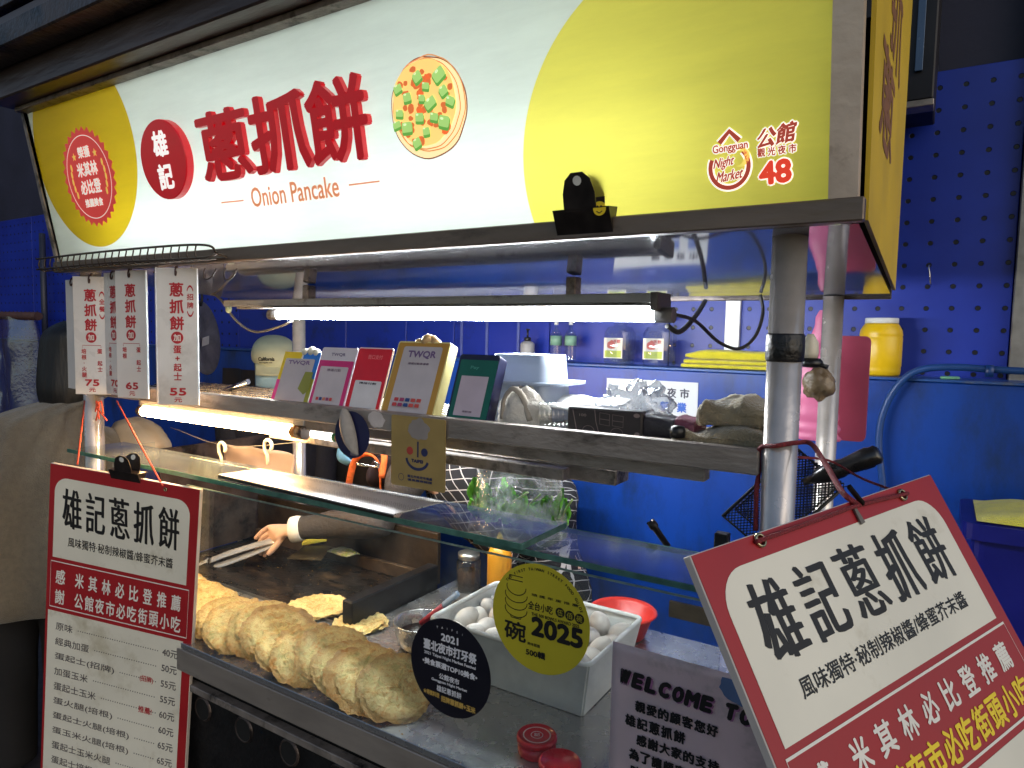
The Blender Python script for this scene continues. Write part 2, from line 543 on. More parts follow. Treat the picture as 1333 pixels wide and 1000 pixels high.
# dark facade far on the left, closing the lane
MB().box(-12.0, -11.6, -3, 9, 0, 5.5).build('dark_facade', mat('dark_purple_facade', (44, 30, 50), 0.8, 0, 0.3, 1.5))
tag(bpy.data.objects['dark_facade'], 'dark purple building front closing the lane at far left', 'building')
# thin dark pipe on the wall behind the customer
q = at(62, 360, Y=YW - 0.03)
tag(MB().tube([(q.x, YW - 0.06, 1.2), (q.x, YW - 0.06, 2.3)], 0.022, 10).build('wall_pipe', mat('dark_pipe', (40, 44, 60), 0.5)),
    'thin dark vertical pipe on the blue wall left of the stall', 'pipe')

# dark hanging cabinet at upper right
q0, q1 = at(1152, 142, Y=2.3), at(1214, 142, Y=2.3)
hc = thing('wall_cabinet', 'dark metal cabinet with a blue grey glass front hung high on the blue wall', 'cabinet', (q0.x, 2.4, q0.z))
hz = q0.z
MB().box(q0.x - 0.1, q1.x, 2.3, YW - 0.035, hz + 0.012, hz + 0.9).build('body', mat('dark_cabinet', (30, 28, 30), 0.5, 0.3, 0.2), hc)
MB().box(q0.x + 0.07, q1.x - 0.03, 2.288, 2.2985, hz + 0.09, hz + 0.8).build('glass_front', mat('blue_grey_glass', (62, 84, 112), 0.25, 0, 0.1, 4), hc)
MB().box(q0.x - 0.1, q1.x + 0.002, 2.292, 2.36, hz - 0.008, hz + 0.010).build('bottom_edge', mat('pale_edge', (150, 140, 128), 0.4, 0.4, 0.2, 30), hc)

# ================================================================== THE STALL
stall = thing('food_stall', 'stainless steel street food stall with posts, shelf, glass guard and black stove front', 'food stall', (-1.2, 1.4, 0))
POSTS = [(-0.204, 1.1, 0.0255, 1.765), (-2.231, 1.1, 0.028, 1.765), (-0.222, 1.745, 0.0225, 1.7), (-2.045, 1.745, 0.024, 1.7)]
post_objs = []
for (x, y, r, zt) in POSTS:
    o = MB().lathe(V(x, y, 0), [(r, 0.0), (r, zt)], 28).build('post', POST, stall)
    post_objs.append(o)
z0, z1 = at(1010, 471, Y=1.075).z, at(1010, 434, Y=1.075).z
MB().lathe(V(-0.204, 1.1, 0), [(0.0262, z0), (0.0278, z0 + 0.003), (0.0282, (z0 + z1) / 2), (0.0278, z1 - 0.003), (0.0262, z1)], 28).build(
    'tape_wrap', mat('black_tape', (18, 17, 18), 0.42, 0, 0.2, 40, 0.3, 120), post_objs[0])
# roof: underside sheet, sloping a little to the back
XL, XR = -2.262, -0.106
def roofz(y): return 1.757 - (y - 1.03) * 0.078
rf = MB()
def under(a, b):
    x = XL + (XR - XL) * a; y = 1.035 + (1.765 - 1.035) * b
    return V(x, y, roofz(y) + 0.0015 * nz((x * 2.3, y * 3, 0), 1.0, 3.1))
rf.grid(under, 60, 20)
rf.build('roof_underside', mat('scuffed_roof_steel', (158, 160, 172), 0.06, 0.45, 0.10, 6, 0.006, 12, stain=(150, 146, 150), stscale=6, stlo=0.5, sthi=0.75, rvar=0.03), stall)
MB().box(XL, XR, 1.755, 1.77, roofz(1.765) - 0.006, 2.32).build('roof_back', DARKM, stall)
MB().box(XL - 0.06, XR + 0.03, 0.86, 1.85, 2.44, 2.46).build('roof_sheet', DARKM, stall)
# eave beams above the sign
MB().box(-2.36, 0.1, 0.80, 0.872, 2.288, 2.345).build('eave_beam', DARKM, stall)
MB().box(-2.30, 0.1, 0.873, 0.95, 2.215, 2.43).build('eave_fascia', mat('brown_fascia', (92, 80, 76), 0.34, 0.55, 0.2, 12, 0.2, 50, stretch=(0.2, 1, 1)), stall)
MB().box(-2.268, -0.10, 0.925, 0.99, 2.202, 2.2145).build('fascia_lip', WORN, stall)
q = at(552, 352, Y=1.3)
sc_ = MB(); lo_ = at(520, 352, Y=1.22); hi_ = at(586, 352, Y=1.22)
fr_u = Frame(V(0, 0, 0), V(1, 0, 0), V(0, -1, 0.078))
# shelf
BEAM = mat('scratched_shelf_beam', (158, 148, 140), 0.42, 0.42, 0.18, 14, 0.2, 90, stain=(62, 54, 48), stscale=13, stlo=0.52, sthi=0.68, stretch=(0.4, 1, 1))
MB().box(-2.2, -0.232, 1.086, 1.114, 1.388, 1.428).build('shelf_beam', BEAM, stall)
for k in range(9):
    MB().tube([(-2.2, 1.135 + 0.036 * k, 1.4095), (-0.24, 1.135 + 0.036 * k, 1.4095)], 0.004, 8).build('shelf_rod', STEEL, stall)
for x in (-2.1, -1.5, -0.9, -0.3):
    MB().box(x - 0.008, x + 0.008, 1.1145, 1.43, 1.396, 1.4045).build('shelf_cross_bar', WORN, stall)
a, b = at(560, 588, Y=1.16), at(912, 616, Y=1.16)
MB().box(-1.55, b.x + 0.012, 1.145, 1.175, b.z - 0.012, b.z + 0.012).build('lower_rail', BEAM, stall)
a, b = at(590, 600, Y=1.19), at(737, 617, Y=1.19)
MB().box(-1.5, b.x, 1.178, 1.205, b.z - 0.013, b.z + 0.011).build('bracket', WORN, stall)
a, b = at(740, 616, Y=1.235), at(802, 624, Y=1.235)
MB().box(-1.4, b.x, 1.235, 1.30, b.z - 0.014, b.z + 0.017).build('bracket', WORN, stall)
# counter
LIPY = 0.985
ct = MB()
ct.box(-2.26, -0.27, LIPY, 1.283, 0.786, 0.80)
ct.build('counter_top', STEEL, stall)
MB().box(-1.30, -0.27, 1.2835, 1.75, 0.786, 0.799).build('counter_top', STEEL, stall)
MB().box(-2.26, -0.27, LIPY - 0.004, LIPY + 0.010, 0.728, 0.7855).build('counter_lip', mat('greasy_lip_steel', (168, 158, 148), 0.34, 0.5, 0.15, 16, 0.12, 60, stain=(74, 64, 54), stscale=8, stretch=(0.3, 1, 1)), stall)
MB().box(-2.25, -0.28, 1.02, 1.06, 0.12, 0.7275).build('stove_front', BLACKM, stall)
MB().box(-2.25, -0.28, 0.995, 1.0195, 0.672, 0.690).build('front_rail', WORN, stall)
for i in range(9):
    x = -1.397 + 0.165 * (i - 2)
    o = MB().lathe(V(x, 1.0195, 0.622), [(0.033, 0.0), (0.030, 0.006), (0.027, 0.004)], 24, ax=V(0, -1, 0), caps=(0, 0)).build('vent_ring', DARKM, stall)
    MB().lathe(V(x, 1.0193, 0.622), [(0.0, 0.003), (0.0275, 0.0035)], 24, ax=V(0, -1, 0)).build('vent_hole', mat('vent_dark', (5, 5, 5), 0.9), o)
MB().box(-2.24, -0.29, 1.07, 1.74, 0.10, 0.12).build('base_plate', BLACKM, stall)
MB().box(-2.25, -2.235, 1.065, 1.74, 0.12, 0.7855).build('side_plate', BLACKM, stall)
MB().box(-0.30, -0.285, 1.065, 1.74, 0.12, 0.7855).build('side_plate', BLACKM, stall)

# glass: two shelves and the front pane
def pane(name, x0, x1, y0, y1, z0, z1):
    o = MB().box(x0, x1, y0, y1, z0, z1).build(name, SHELF_GLASS if name == 'glass_shelf' else GLASS, stall)
    return o
gs = pane('glass_shelf', -2.22, -0.615, 1.018, 1.185, 1.219, 1.229)
MB().box(-2.22, -0.615, 1.0145, 1.0175, 1.2185, 1.2295).build('edge', GLASS_EDGE, gs)
MB().box(-0.6145, -0.6115, 1.0145, 1.185, 1.2185, 1.2295).build('edge', GLASS_EDGE, gs)
gs = pane('glass_shelf', -0.73, -0.262, 1.036, 1.2, 1.205, 1.214)
MB().box(-0.73, -0.262, 1.0325, 1.0355, 1.2045, 1.2145).build('edge', GLASS_EDGE, gs)
MB().box(-0.73, -0.262, 1.2003, 1.2033, 1.2045, 1.2145).build('edge', GLASS_EDGE, gs)
fp = pane('front_pane', -1.62, -0.262, 1.018, 1.024, 0.803, 1.197)
MB().box(-1.62, -0.262, 1.0182, 1.0238, 1.1972, 1.1995).build('edge', mat('pale_glass_edge', (150, 172, 160), 0.2, 0, 0.2, 30, trl=0.4), fp)
MB().box(-0.34, -0.262, 1.0105, 1.0175, 1.165, 1.19).build('brown_tape', mat('old_brown_tape', (128, 110, 84), 0.6, 0, 0.25, 30), fp)
MB().box(-2.226, -2.216, 1.30, 1.74, 0.801, 1.19).build('side_guard', DARKM, stall)
pane('side_pane', -2.215, -2.209, 1.03, 1.28, 0.803, 1.217)

# back guard behind the griddle
MB().box(-2.2, -1.32, 1.675, 1.69, 0.80, 0.965).build('splash_guard', mat('brown_greasy_guard', (70, 58, 46), 0.4, 0.6, 0.25, 8, 0.2, 40, stain=(40, 34, 30), stscale=6), stall)

# ================================================================== GRIDDLE
gd = thing('griddle', 'dark oily iron griddle plate with raised rim set into the counter', 'griddle', (-1.75, 1.47, 0.76))
MB().box(-2.19, -1.345, 1.288, 1.668, 0.765, 0.796).build('plate', GRID_IRON, gd)
MB().box(-2.19, -1.3105, 1.2845, 1.2876, 0.77, 0.8065).build('front_rim', mat('rim_steel', (150, 144, 136), 0.35, 0.9, 0.15, 20), gd)
MB().box(-1.344, -1.305, 1.289, 1.66, 0.765, 0.872).build('side_rim', mat('black_rim', (24, 24, 27), 0.4, 0.4, 0.2, 20), gd)
MB().box(-2.19, -1.345, 1.656, 1.672, 0.7965, 0.838).build('back_rim', mat('brown_rim', (96, 80, 64), 0.4, 0.6, 0.2, 20), gd)

# ================================================================== SHOP SIGN
sgn = thing('shop_sign', 'long backlit white and yellow onion pancake shop sign over the stall', 'sign', (-1.2, 1.1, 1.77))
SO = V(-2.256, 1.03, 1.79)
SF = Frame(SO, V(1, 0, 0), V(0, -0.19, 1.0))
SH = 0.42                                    # height of the panel along its slope
SW = 2.113
def circle3(p, q, r):
    ax, ay = p; bx, by = q; cx, cy = r
    d = 2 * (ax * (by - cy) + bx * (cy - ay) + cx * (ay - by))
    ux = ((ax * ax + ay * ay) * (by - cy) + (bx * bx + by * by) * (cy - ay) + (cx * cx + cy * cy) * (ay - by)) / d
    uy = ((ax * ax + ay * ay) * (cx - bx) + (bx * bx + by * by) * (ax - cx) + (cx * cx + cy * cy) * (bx - ax)) / d
    return ux, uy, math.hypot(ax - ux, ay - uy)
c1 = circle3(SF.px(151, 115), SF.px(177, 200), SF.px(126, 321))
c2 = circle3(SF.px(759, 0), SF.px(682, 180), SF.px(697, 295))
print('CIRCLES', c1, c2)
def backlit(name, rgb, k=0.7):
    m = bpy.data.materials.new(name); m.use_nodes = True
    N, L = m.node_tree.nodes, m.node_tree.links
    b = N['Principled BSDF']; b.inputs['Roughness'].default_value = 0.35
    t = N.new('ShaderNodeBsdfTranslucent')
    ms = N.new('ShaderNodeMixShader'); ms.inputs[0].default_value = k
    col = srgb(*rgb)
    b.inputs['Base Color'].default_value = col; t.inputs[0].default_value = col
    L.new(b.outputs[0], ms.inputs[1]); L.new(t.outputs[0], ms.inputs[2]); L.new(ms.outputs[0], N['Material Output'].inputs[0])
    MATS[name] = m
    return m
def lit(name, rgb, e=0.75):
    """printed film of the backlit sign: its own emission stands in for the lamp behind"""
    return mat(name, rgb, 0.4, 0, 0.03, 12, emit=e)  # emission paints the backlight, strength set per film to match the face
def sign_face():
    """acrylic face: white film with two yellow discs printed on it (object space = metres)"""
    m = backlit('backlit_acrylic_face', (255, 255, 255))
    N, L = m.node_tree.nodes, m.node_tree.links
    tc = N.new('ShaderNodeTexCoord')
    sp = N.new('ShaderNodeSeparateXYZ'); L.new(tc.outputs['Object'], sp.inputs[0])
    x0 = N.new('ShaderNodeMath'); x0.operation = 'SUBTRACT'; x0.inputs[1].default_value = SO.x; L.new(sp.outputs[0], x0.inputs[0])
    v0 = N.new('ShaderNodeMath'); v0.operation = 'SUBTRACT'; v0.inputs[1].default_value = SO.z; L.new(sp.outputs[2], v0.inputs[0])
    v1 = N.new('ShaderNodeMath'); v1.operation = 'MULTIPLY'; v1.inputs[1].default_value = 1 / SF.v.z; L.new(v0.outputs[0], v1.inputs[0])
    cb = N.new('ShaderNodeCombineXYZ'); L.new(x0.outputs[0], cb.inputs[0]); L.new(v1.outputs[0], cb.inputs[1])
    prev = None
    for (cx, cy, r), rgb in ((c1, (226, 190, 36)), (c2, (255, 240, 110))):
        d = N.new('ShaderNodeVectorMath'); d.operation = 'DISTANCE'; d.inputs[1].default_value = (cx, cy, 0); L.new(cb.outputs[0], d.inputs[0])
        mr = N.new('ShaderNodeMapRange'); mr.inputs[1].default_value = r - 0.0006; mr.inputs[2].default_value = r + 0.0006
        L.new(d.outputs['Value'], mr.inputs[0])
        mx = N.new('ShaderNodeMix'); mx.data_type = 'RGBA'; mx.inputs[6].default_value = srgb(*rgb)
        if prev is None: mx.inputs[7].default_value = srgb(244, 250, 242)
        else: L.new(prev, mx.inputs[7])
        L.new(mr.outputs[0], mx.inputs[0]); prev = mx.outputs[2]
    sn = N.new('ShaderNodeTexNoise'); sn.inputs['Scale'].default_value = 7; sn.inputs['Detail'].default_value = 9; sn.inputs['Roughness'].default_value = 0.7
    smp = N.new('ShaderNodeMapping'); smp.inputs['Scale'].default_value = (0.35, 1, 2.2)
    L.new(tc.outputs['Object'], smp.inputs[0]); L.new(smp.outputs[0], sn.inputs['Vector'])
    sr = N.new('ShaderNodeMapRange'); sr.inputs[1].default_value = 0.35; sr.inputs[2].default_value = 0.65; sr.inputs[3].default_value = 0.90; sr.inputs[4].default_value = 1.0
    L.new(sn.outputs['Fac'], sr.inputs[0])
    dm_ = N.new('ShaderNodeMix'); dm_.data_type = 'RGBA'; dm_.blend_type = 'MULTIPLY'; dm_.inputs[0].default_value = 1.0
    L.new(prev, dm_.inputs[6]); L.new(sr.outputs[0], dm_.inputs[7]); prev = dm_.outputs[2]
    for n in N:
        if n.type == 'BSDF_PRINCIPLED': L.new(prev, n.inputs['Base Color'])
        if n.type == 'BSDF_TRANSLUCENT': L.new(prev, n.inputs[0])
    return m
fm = MB()
fm.grid(lambda a, b: SF.p(SW * a, SH * b, -0.0006 * (1 + math.sin(a * 23) * math.sin(b * PI))), 120, 24)
face = fm.build('face', sign_face(), sgn, solid=0.0)
# inside of the light box
LBW = mat('white_box_lining', (225, 228, 226), 0.6, 0, 0.03)
MB().box(-2.25, -0.15, 1.262, 1.272, 1.775, 2.20).build('back_lining', LBW, sgn)
MB().box(-2.25, -0.15, 1.04, 1.26, 1.766, 1.774).build('floor_lining', LBW, sgn)
MB().box(-2.25, -0.15, 0.96, 1.26, 2.2005, 2.2015).build('top_lining', LBW, sgn)
MB().prism([V(-2.2605, 0.94, 2.214), V(-2.2605, 1.032, 1.762), V(-2.2605, 1.275, 1.762), V(-2.2605, 1.275, 2.214)], V(0.004, 0, 0)).build('end_lining', LBW, sgn)
MB().prism([V(-0.1425, 0.95, 2.2), V(-0.1425, 1.04, 1.775), V(-0.1425, 1.26, 1.775), V(-0.1425, 1.26, 2.2)], V(0.003, 0, 0)).build('end_lining', LBW, sgn)
TUBE_IN = glow('cool_tube_light', (0.91, 1.0, 1.0), 8.0)
for z in (1.905, ):
    for (xa_, xb_) in ((-2.02, -1.16), (-1.10, -0.33)):
        MB().tube([(xa_, 1.14, z), (xb_, 1.14, z)], 0.014, 12).build('lamp_tube', TUBE_IN, sgn)
# frame
MB().box(-2.268, -0.098, 1.012, 1.034, 1.757, 1.7885).build('bottom_rail', mat('brown_rail', (112, 98, 86), 0.4, 0.4, 0.2, 14, 0.15, 60, stretch=(0.3, 1, 1), stain=(58, 48, 42), stscale=9), sgn)
cp = [SF.p(SW + 0.0005, -0.03, 0.016), SF.p(SW + 0.036, -0.03, 0.016), SF.p(SW + 0.036, SH + 0.05, 0.016), SF.p(SW + 0.0005, SH + 0.05, 0.016)]
MB().prism(cp, SF.n * -0.03).build('corner_strip', mat('tan_steel_strip', (214, 196, 178), 0.36, 0.35, 0.1, 9, 0.1, 50, stain=(150, 128, 108), stscale=7), sgn)
cp = [SF.p(-0.016, -0.03, 0.010), SF.p(-0.0005, -0.03, 0.010), SF.p(-0.0005, SH + 0.02, 0.010), SF.p(-0.016, SH + 0.02, 0.010)]
MB().prism(cp, SF.n * -0.02).build('corner_strip', WORN, sgn)
# yellow end panel
ep = [V(-0.0975, 1.065, 1.765), V(-0.0975, 1.74, 1.712), V(-0.0975, 1.74, 2.42), V(-0.0975, 0.96, 2.42)]
e_ = MB().prism(ep, V(-0.006, 0, 0)).build('end_panel', mat('dull_yellow_vinyl', (214, 180, 44), 0.5, 0, 0.08, 6), sgn)
em = MB()
EF = Frame(V(-0.0975, 1.065, 1.765), V(0, 1, 0), V(0, 0, 1))
for i, (s_, y_) in enumerate((('蔥', 0.10), ('抓', 0.28), ('餅', 0.46))):
    write(em, EF, s_, 0.2 + 0.10 * (i % 2), 0.12 + y_ * 0.9, w=0.26, h=0.15, wt=0.004)
em.build('lettering', mat('brown_print', (140, 96, 60), 0.5), e_)

# raised red letters
REDL = mat('red_acrylic_letter', (222, 14, 36), 0.34, 0, 0.04, 20, coat=0.15, emit=0.14)  # faint emission added to brighten the letter faces
SIDER = mat('red_letter_side', (150, 20, 30), 0.4, 0, 0.06, 20)
def raised(ch, x0, x1, y0, y1, depth=0.016, wt=0.0042, sh=0.0):
    cx, cy, w, h = SF.pbox(x0, x1, y0, y1)
    vs, fs = glyphs(ch)
    lo, hi = vs.min(0), vs.max(0)
    q = (vs - (lo + hi) / 2) / (hi - lo) * [w - 2 * wt, h - 2 * wt]
    q[:, 0] += q[:, 1] * sh
    bm = bmesh.new()
    k = 7
    shifts = [(0, 0)] + [(math.cos(2 * PI * i / k) * wt, math.sin(2 * PI * i / k) * wt) for i in range(k)]
    for j, (dx, dy) in enumerate(shifts):
        d = depth + j * 2e-5
        verts = [bm.verts.new(SF.p(cx + x + dx, cy + y + dy, d)) for x, y in q]
        bf = [bm.faces.new([verts[i] for i in f]) for f in fs if len(set(f)) == len(f)]
        r = bmesh.ops.extrude_face_region(bm, geom=bf)
        ev = [g for g in r['geom'] if isinstance(g, bmesh.types.BMVert)]
        for v in ev: v.co -= SF.n * (d - 0.004)
    bmesh.ops.recalc_face_normals(bm, faces=bm.faces)
    me = bpy.data.meshes.new('raised_letter'); bm.to_mesh(me); bm.free()
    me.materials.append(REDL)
    o = bpy.data.objects.new('raised_letter', me); COL.objects.link(o)
    o.parent = sgn; o.matrix_parent_inverse = Matrix.Translation(-sgn.location)
    return o
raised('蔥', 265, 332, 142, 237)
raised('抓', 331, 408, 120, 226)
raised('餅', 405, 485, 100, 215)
# red disc with the two lit characters
cx, cy, w, h = SF.pbox(192, 255, 154, 263)
R_ = 0.5 * h * 0.98
Rx = 0.115
dm = MB()
dm.lathe(SF.p(cx, cy, 0), [(R_ , 0.004), (R_, 0.021), (R_ - 0.002, 0.023), (0.0, 0.023)], 48, ax=SF.n, u=SF.u, smooth=False)
ld = dm.build('logo_disc', mat('red_disc', (222, 14, 36), 0.34, 0, 0.04, 20, coat=0.15, emit=0.16), sgn)  # disc gets the same added faint glow as the letters
lm = MB()
write(lm, SF, '雄', cx, cy + R_ * 0.40, w=R_ * 0.66, h=R_ * 0.66, wt=0.0022, lift=0.0235)
write(lm, SF, '記', cx, cy - R_ * 0.42, w=R_ * 0.66, h=R_ * 0.66, wt=0.0022, lift=0.0235)
lm.build('lit_lettering', glow('lit_white_letters', (1.0, 0.96, 0.92), 0.8), ld)

# tag line
TAN = lit('tan_film', (206, 126, 84))
tl = MB()
a_ = SF.px(328, 258); b_ = SF.px(442, 244)
write(tl, SF, 'Onion Pancake', (a_[0] + b_[0]) / 2, (a_[1] + b_[1]) / 2 + 0.002, w=b_[0] - a_[0], h=0.043, wt=0.0008, lift=0.002)
for (x0, y0_, x1, y1_) in ((289, 264, 318, 261), (455, 241, 495, 236)):
    stroke(tl, SF, [SF.px(x0, y0_), SF.px(x1, y1_)], 0.003, 0.002)
tl.build('tag_line', TAN, sgn)

# badge on the left yellow disc
cx, cy = SF.px(117, 231)
br = 0.132
pts = []
nt_ = 30
for i in range(nt_ * 2):
    r = br * (1.0 if i % 2 == 0 else 0.9); a = PI * i / nt_
    pts.append((cx + r * math.cos(a), cy + r * math.sin(a)))
bd = MB(); flat(bd, SF, pts, 0.0022)
bo = bd.build('award_badge', lit('badge_red_film', (206, 64, 60), 0.42), sgn)
bt = MB()
BWHT = lit('badge_white_film', (250, 240, 226), 0.42)
stroke(bt, SF, disc(cx, cy, br * 0.82, 60), 0.002, 0.003, closed=True)
write(bt, SF, '榮獲', cx, cy + 0.066, w=0.062, h=0.030, wt=0.0010, lift=0.003)
write(bt, SF, '米其林', cx, cy + 0.022, w=0.106, h=0.038, wt=0.0014, lift=0.003)
write(bt, SF, '必比登', cx, cy - 0.024, w=0.106, h=0.038, wt=0.0014, lift=0.003)
write(bt, SF, '推薦美食', cx, cy - 0.066, w=0.092, h=0.023, wt=0.0010, lift=0.003)
bt.build('lettering', BWHT, bo)
bg = MB()
def star(mb, fr, x, y, r, lift):
    flat(mb, fr, [(x + (r if i % 2 == 0 else r * 0.42) * math.sin(PI * i / 5), y + (r if i % 2 == 0 else r * 0.42) * math.cos(PI * i / 5)) for i in range(10)], lift)
star(bg, SF, cx - 0.054, cy + 0.058, 0.011, 0.003); star(bg, SF, cx + 0.054, cy + 0.058, 0.011, 0.003)
for s_ in (-1, 1):
    for i in range(5):
        a = -0.5 + i * 0.22
        x = cx + s_ * 0.086 * math.cos(a); y = cy + 0.086 * math.sin(a)
        flat(bg, SF, disc(x, y, 0.0045, 8, 0.010), 0.003)
o = bg.build('laurel_and_stars', lit('badge_gold_film', (240, 196, 90), 0.42), bo); o['kind'] = 'stuff'

# printed pancake
def pxpoly(pts): return [SF.px(*p) for p in pts]
ocx, ocy, ow, oh = SF.pbox(502, 614, 71, 211)
PR = oh * 0.485
def slab(cx, cy, w, h, rot):
    return [(cx + x * math.cos(rot) - y * math.sin(rot), cy + x * math.sin(rot) + y * math.cos(rot)) for x, y in rounded(-w, w, -h, h, min(w, h) * 0.35, 2)]
def blob(cx, cy, r, n=36, amp=0.04, seed=0, sx=1.0, sy=1.0, rot=0.0):
    out = []
    for i in range(n):
        a = 2 * PI * i / n
        k = r * (1 + amp * nz((math.cos(a) * 1.4, math.sin(a) * 1.4, 0), 1.6, seed))
        x, y = k * math.cos(a) * sx, k * math.sin(a) * sy
        out.append((cx + x * math.cos(rot) - y * math.sin(rot), cy + x * math.sin(rot) + y * math.cos(rot)))
    return out
pm = MB(); flat(pm, SF, blob(ocx, ocy, PR, 56, 0.03, 1), 0.0020)
pic = pm.build('pancake_picture', lit('picture_outline', (120, 62, 40)), sgn)
pm = MB(); flat(pm, SF, blob(ocx, ocy, PR * 0.975, 56, 0.03, 1), 0.0026); pm.build('dough', lit('picture_dough', (252, 226, 168)), pic)
pm = MB()
for rr, dx in ((0.93, 0.01), (0.88, -0.012)):
    stroke(pm, SF, blob(ocx + dx * 0.3, ocy + 0.006, PR * rr, 56, 0.05, 4), 0.0022, 0.0031, closed=True)
pm.build('dough_lines', lit('picture_lines', (206, 140, 84)), pic)
pm = MB(); flat(pm, SF, blob(ocx - 0.008, ocy + 0.010, PR * 0.84, 48, 0.06, 6), 0.0034); pm.build('crust', lit('picture_crust', (246, 204, 118)), pic)
pm = MB()
rng = random.Random(3)
for i in range(46):
    a = rng.uniform(0, 2 * PI); r = PR * 0.8 * math.sqrt(rng.random())
    flat(pm, SF, blob(ocx - 0.008 + r * math.cos(a), ocy + 0.010 + r * math.sin(a), rng.uniform(0.004, 0.0085), 9, 0.4, i, 1, rng.uniform(0.6, 1.2)), 0.0040)
pm.build('brown_spots', lit('picture_spots', (206, 106, 54)), pic)
pm, pl, ph = MB(), MB(), MB()
for i, (gx, gy) in enumerate(((545, 100), (573, 97), (520, 116), (532, 127), (556, 112), (551, 128), (562, 134), (579, 118), (588, 131), (522, 148), (532, 166), (548, 153), (557, 171), (567, 152), (580, 158), (545, 186), (519, 163))):
    x, y = SF.px(gx, gy)
    w_ = rng.uniform(0.008, 0.011) * (1.25 if i in (0, 1, 6, 10, 14) else 0.9); h_ = w_ * rng.uniform(0.7, 1.0); r_ = rng.uniform(-0.5, 0.6)
    flat(pm, SF, slab(x, y - 0.004, w_, h_, r_), 0.0046)
    flat(pl, SF, slab(x, y, w_ * 0.96, h_ * 0.85, r_), 0.0052)
    flat(ph, SF, blob(x - 0.004, y + 0.005, w_ * 0.3, 8, 0.2, i, 1, 0.6, r_), 0.0058)
pm.build('onion_sides', lit('picture_green_dark', (96, 158, 66)), pic)
pl.build('onion_tops', lit('picture_green', (158, 200, 112)), pic)
ph.build('onion_glints', lit('picture_green_pale', (214, 236, 178)), pic)['kind'] = 'stuff'

# night market emblem, lower right of the sign
WF = lit('emblem_white_film', (255, 250, 235)); BF = lit('emblem_brown_film', (150, 58, 44)); RFm = lit('emblem_red_film', (206, 60, 40))
em = MB(); ew = MB(); er = MB()
def emb(body, x0, x1, y0, y1, wt, rot=0.0, nib=None, tgt=None, halo=0.0024, shear=0.0):
    cx, cy, w, h = SF.pbox(x0, x1, y0, y1)
    write(tgt or em, SF, body, cx, cy, w=w, h=h, wt=wt, rot=rot, nib=nib, lift=0.003, shear=shear)
    if halo: write(ew, SF, body, cx, cy, w=w + 2 * halo, h=h + 2 * halo, wt=wt + halo, rot=rot, nib=nib, lift=0.002, shear=shear)
emb('Gongguan', 928, 974, 186, 200, 0.0004, rot=0.05, halo=0.0014)
emb('公館', 986, 1036, 163, 189, 0.0003, rot=0.12, nib=(0.0009, 0.0006), shear=0.25, halo=0.0018)
emb('觀 光 夜 市', 986, 1037, 190, 202, 0.0004, rot=0.02, halo=0.0012)
emb('48', 988, 1031, 208, 240, 0.0019, rot=0.05, tgt=er, halo=0.002)
emb('Night', 930, 956, 205, 221, 0.0002, rot=0.12, nib=(0.0003, 0.0002), shear=0.35, halo=0.001)
emb('Market', 934, 968, 221, 235, 0.0002, rot=0.12, nib=(0.0003, 0.0002), shear=0.35, halo=0.001)
ch_ = [SF.px(937, 187), SF.px(950, 171), SF.px(963, 183)]
stroke(em, SF, ch_, 0.007, 0.003); stroke(ew, SF, ch_, 0.012, 0.002)
mx_, my_ = SF.px(950, 214); mr_ = SF.px(978, 214)[0] - mx_
arc = [(mx_ + mr_ * 0.9 * math.cos(a), my_ - 0.004 + mr_ * 0.95 * math.sin(a)) for a in [math.radians(155 + 250 * i / 30) for i in range(31)]]
stroke(em, SF, arc, 0.006, 0.003); stroke(ew, SF, arc, 0.011, 0.002)
em.build('market_emblem', BF, sgn); 
mo = bpy.data.objects['market_emblem']
ew.build('white_outline', WF, mo); er.build('number', RFm, mo)
mo_ = MB()
flat(mo_, SF, [(mx_ + 0.016 + 0.013 * math.cos(a), my_ + 0.008 + 0.013 * math.sin(a)) for a in [math.radians(-110 + 220 * i / 14) for i in range(15)]] +
     [(mx_ + 0.011 + 0.0105 * math.cos(a), my_ + 0.008 + 0.0115 * math.sin(a)) for a in [math.radians(95 - 190 * i / 14) for i in range(15)]], 0.003)
mo_.build('crescent', lit('emblem_gold_film', (240, 206, 100)), mo)
# ================================================================== LAMPS
COOL = glow('white_tube_light', (0.92, 0.97, 1.0), 145.0)
WARM = glow('warm_tube_light', (1.0, 0.60, 0.26), 95.0)
tz = 1.644; ty = 1.355
lamp = thing('tube_lamp', 'long glowing white tube lamp in a grey batten under the roof', 'lamp', (-1.1, ty, 1.63))
MB().tube([(-1.675, ty, tz), (-0.505, ty, tz)], 0.0135, 20).build('tube', COOL, lamp)
BATT = mat('dusty_grey_batten', (168, 168, 166), 0.5, 0.3, 0.12, 12, 0.12, 70, stain=(92, 88, 84), stscale=12)
MB().box(-1.90, -0.51, ty + 0.018, ty + 0.05, 1.662, 1.684).build('batten', BATT, lamp)
MB().box(-1.90, -0.50, ty - 0.028, ty - 0.006, 1.668, 1.688).build('batten', BATT, lamp)
MB().box(-1.72, -0.512, ty - 0.062, ty + 0.017, 1.6605, 1.6625).build('added_glare_shield', mat('white_glare_shield', (206, 206, 204), 0.4, 0.2, 0.08, 20), lamp)  # added plate, keeps the tube's mirror image off the roof underside
MB().box(-0.508, -0.492, ty - 0.03, ty + 0.05, 1.652, 1.690).build('end_cap', mat('dark_end_cap', (74, 70, 68), 0.5), lamp)
for x in (-1.683, -0.497):
    s = 1 if x < -1 else -1
    MB().tube([(x - 0.03 * s, ty, tz), (x + 0.008 * s, ty, tz)], 0.016, 14).build('lamp_holder', mat('grey_lamp_holder', (86, 84, 84), 0.5), lamp)
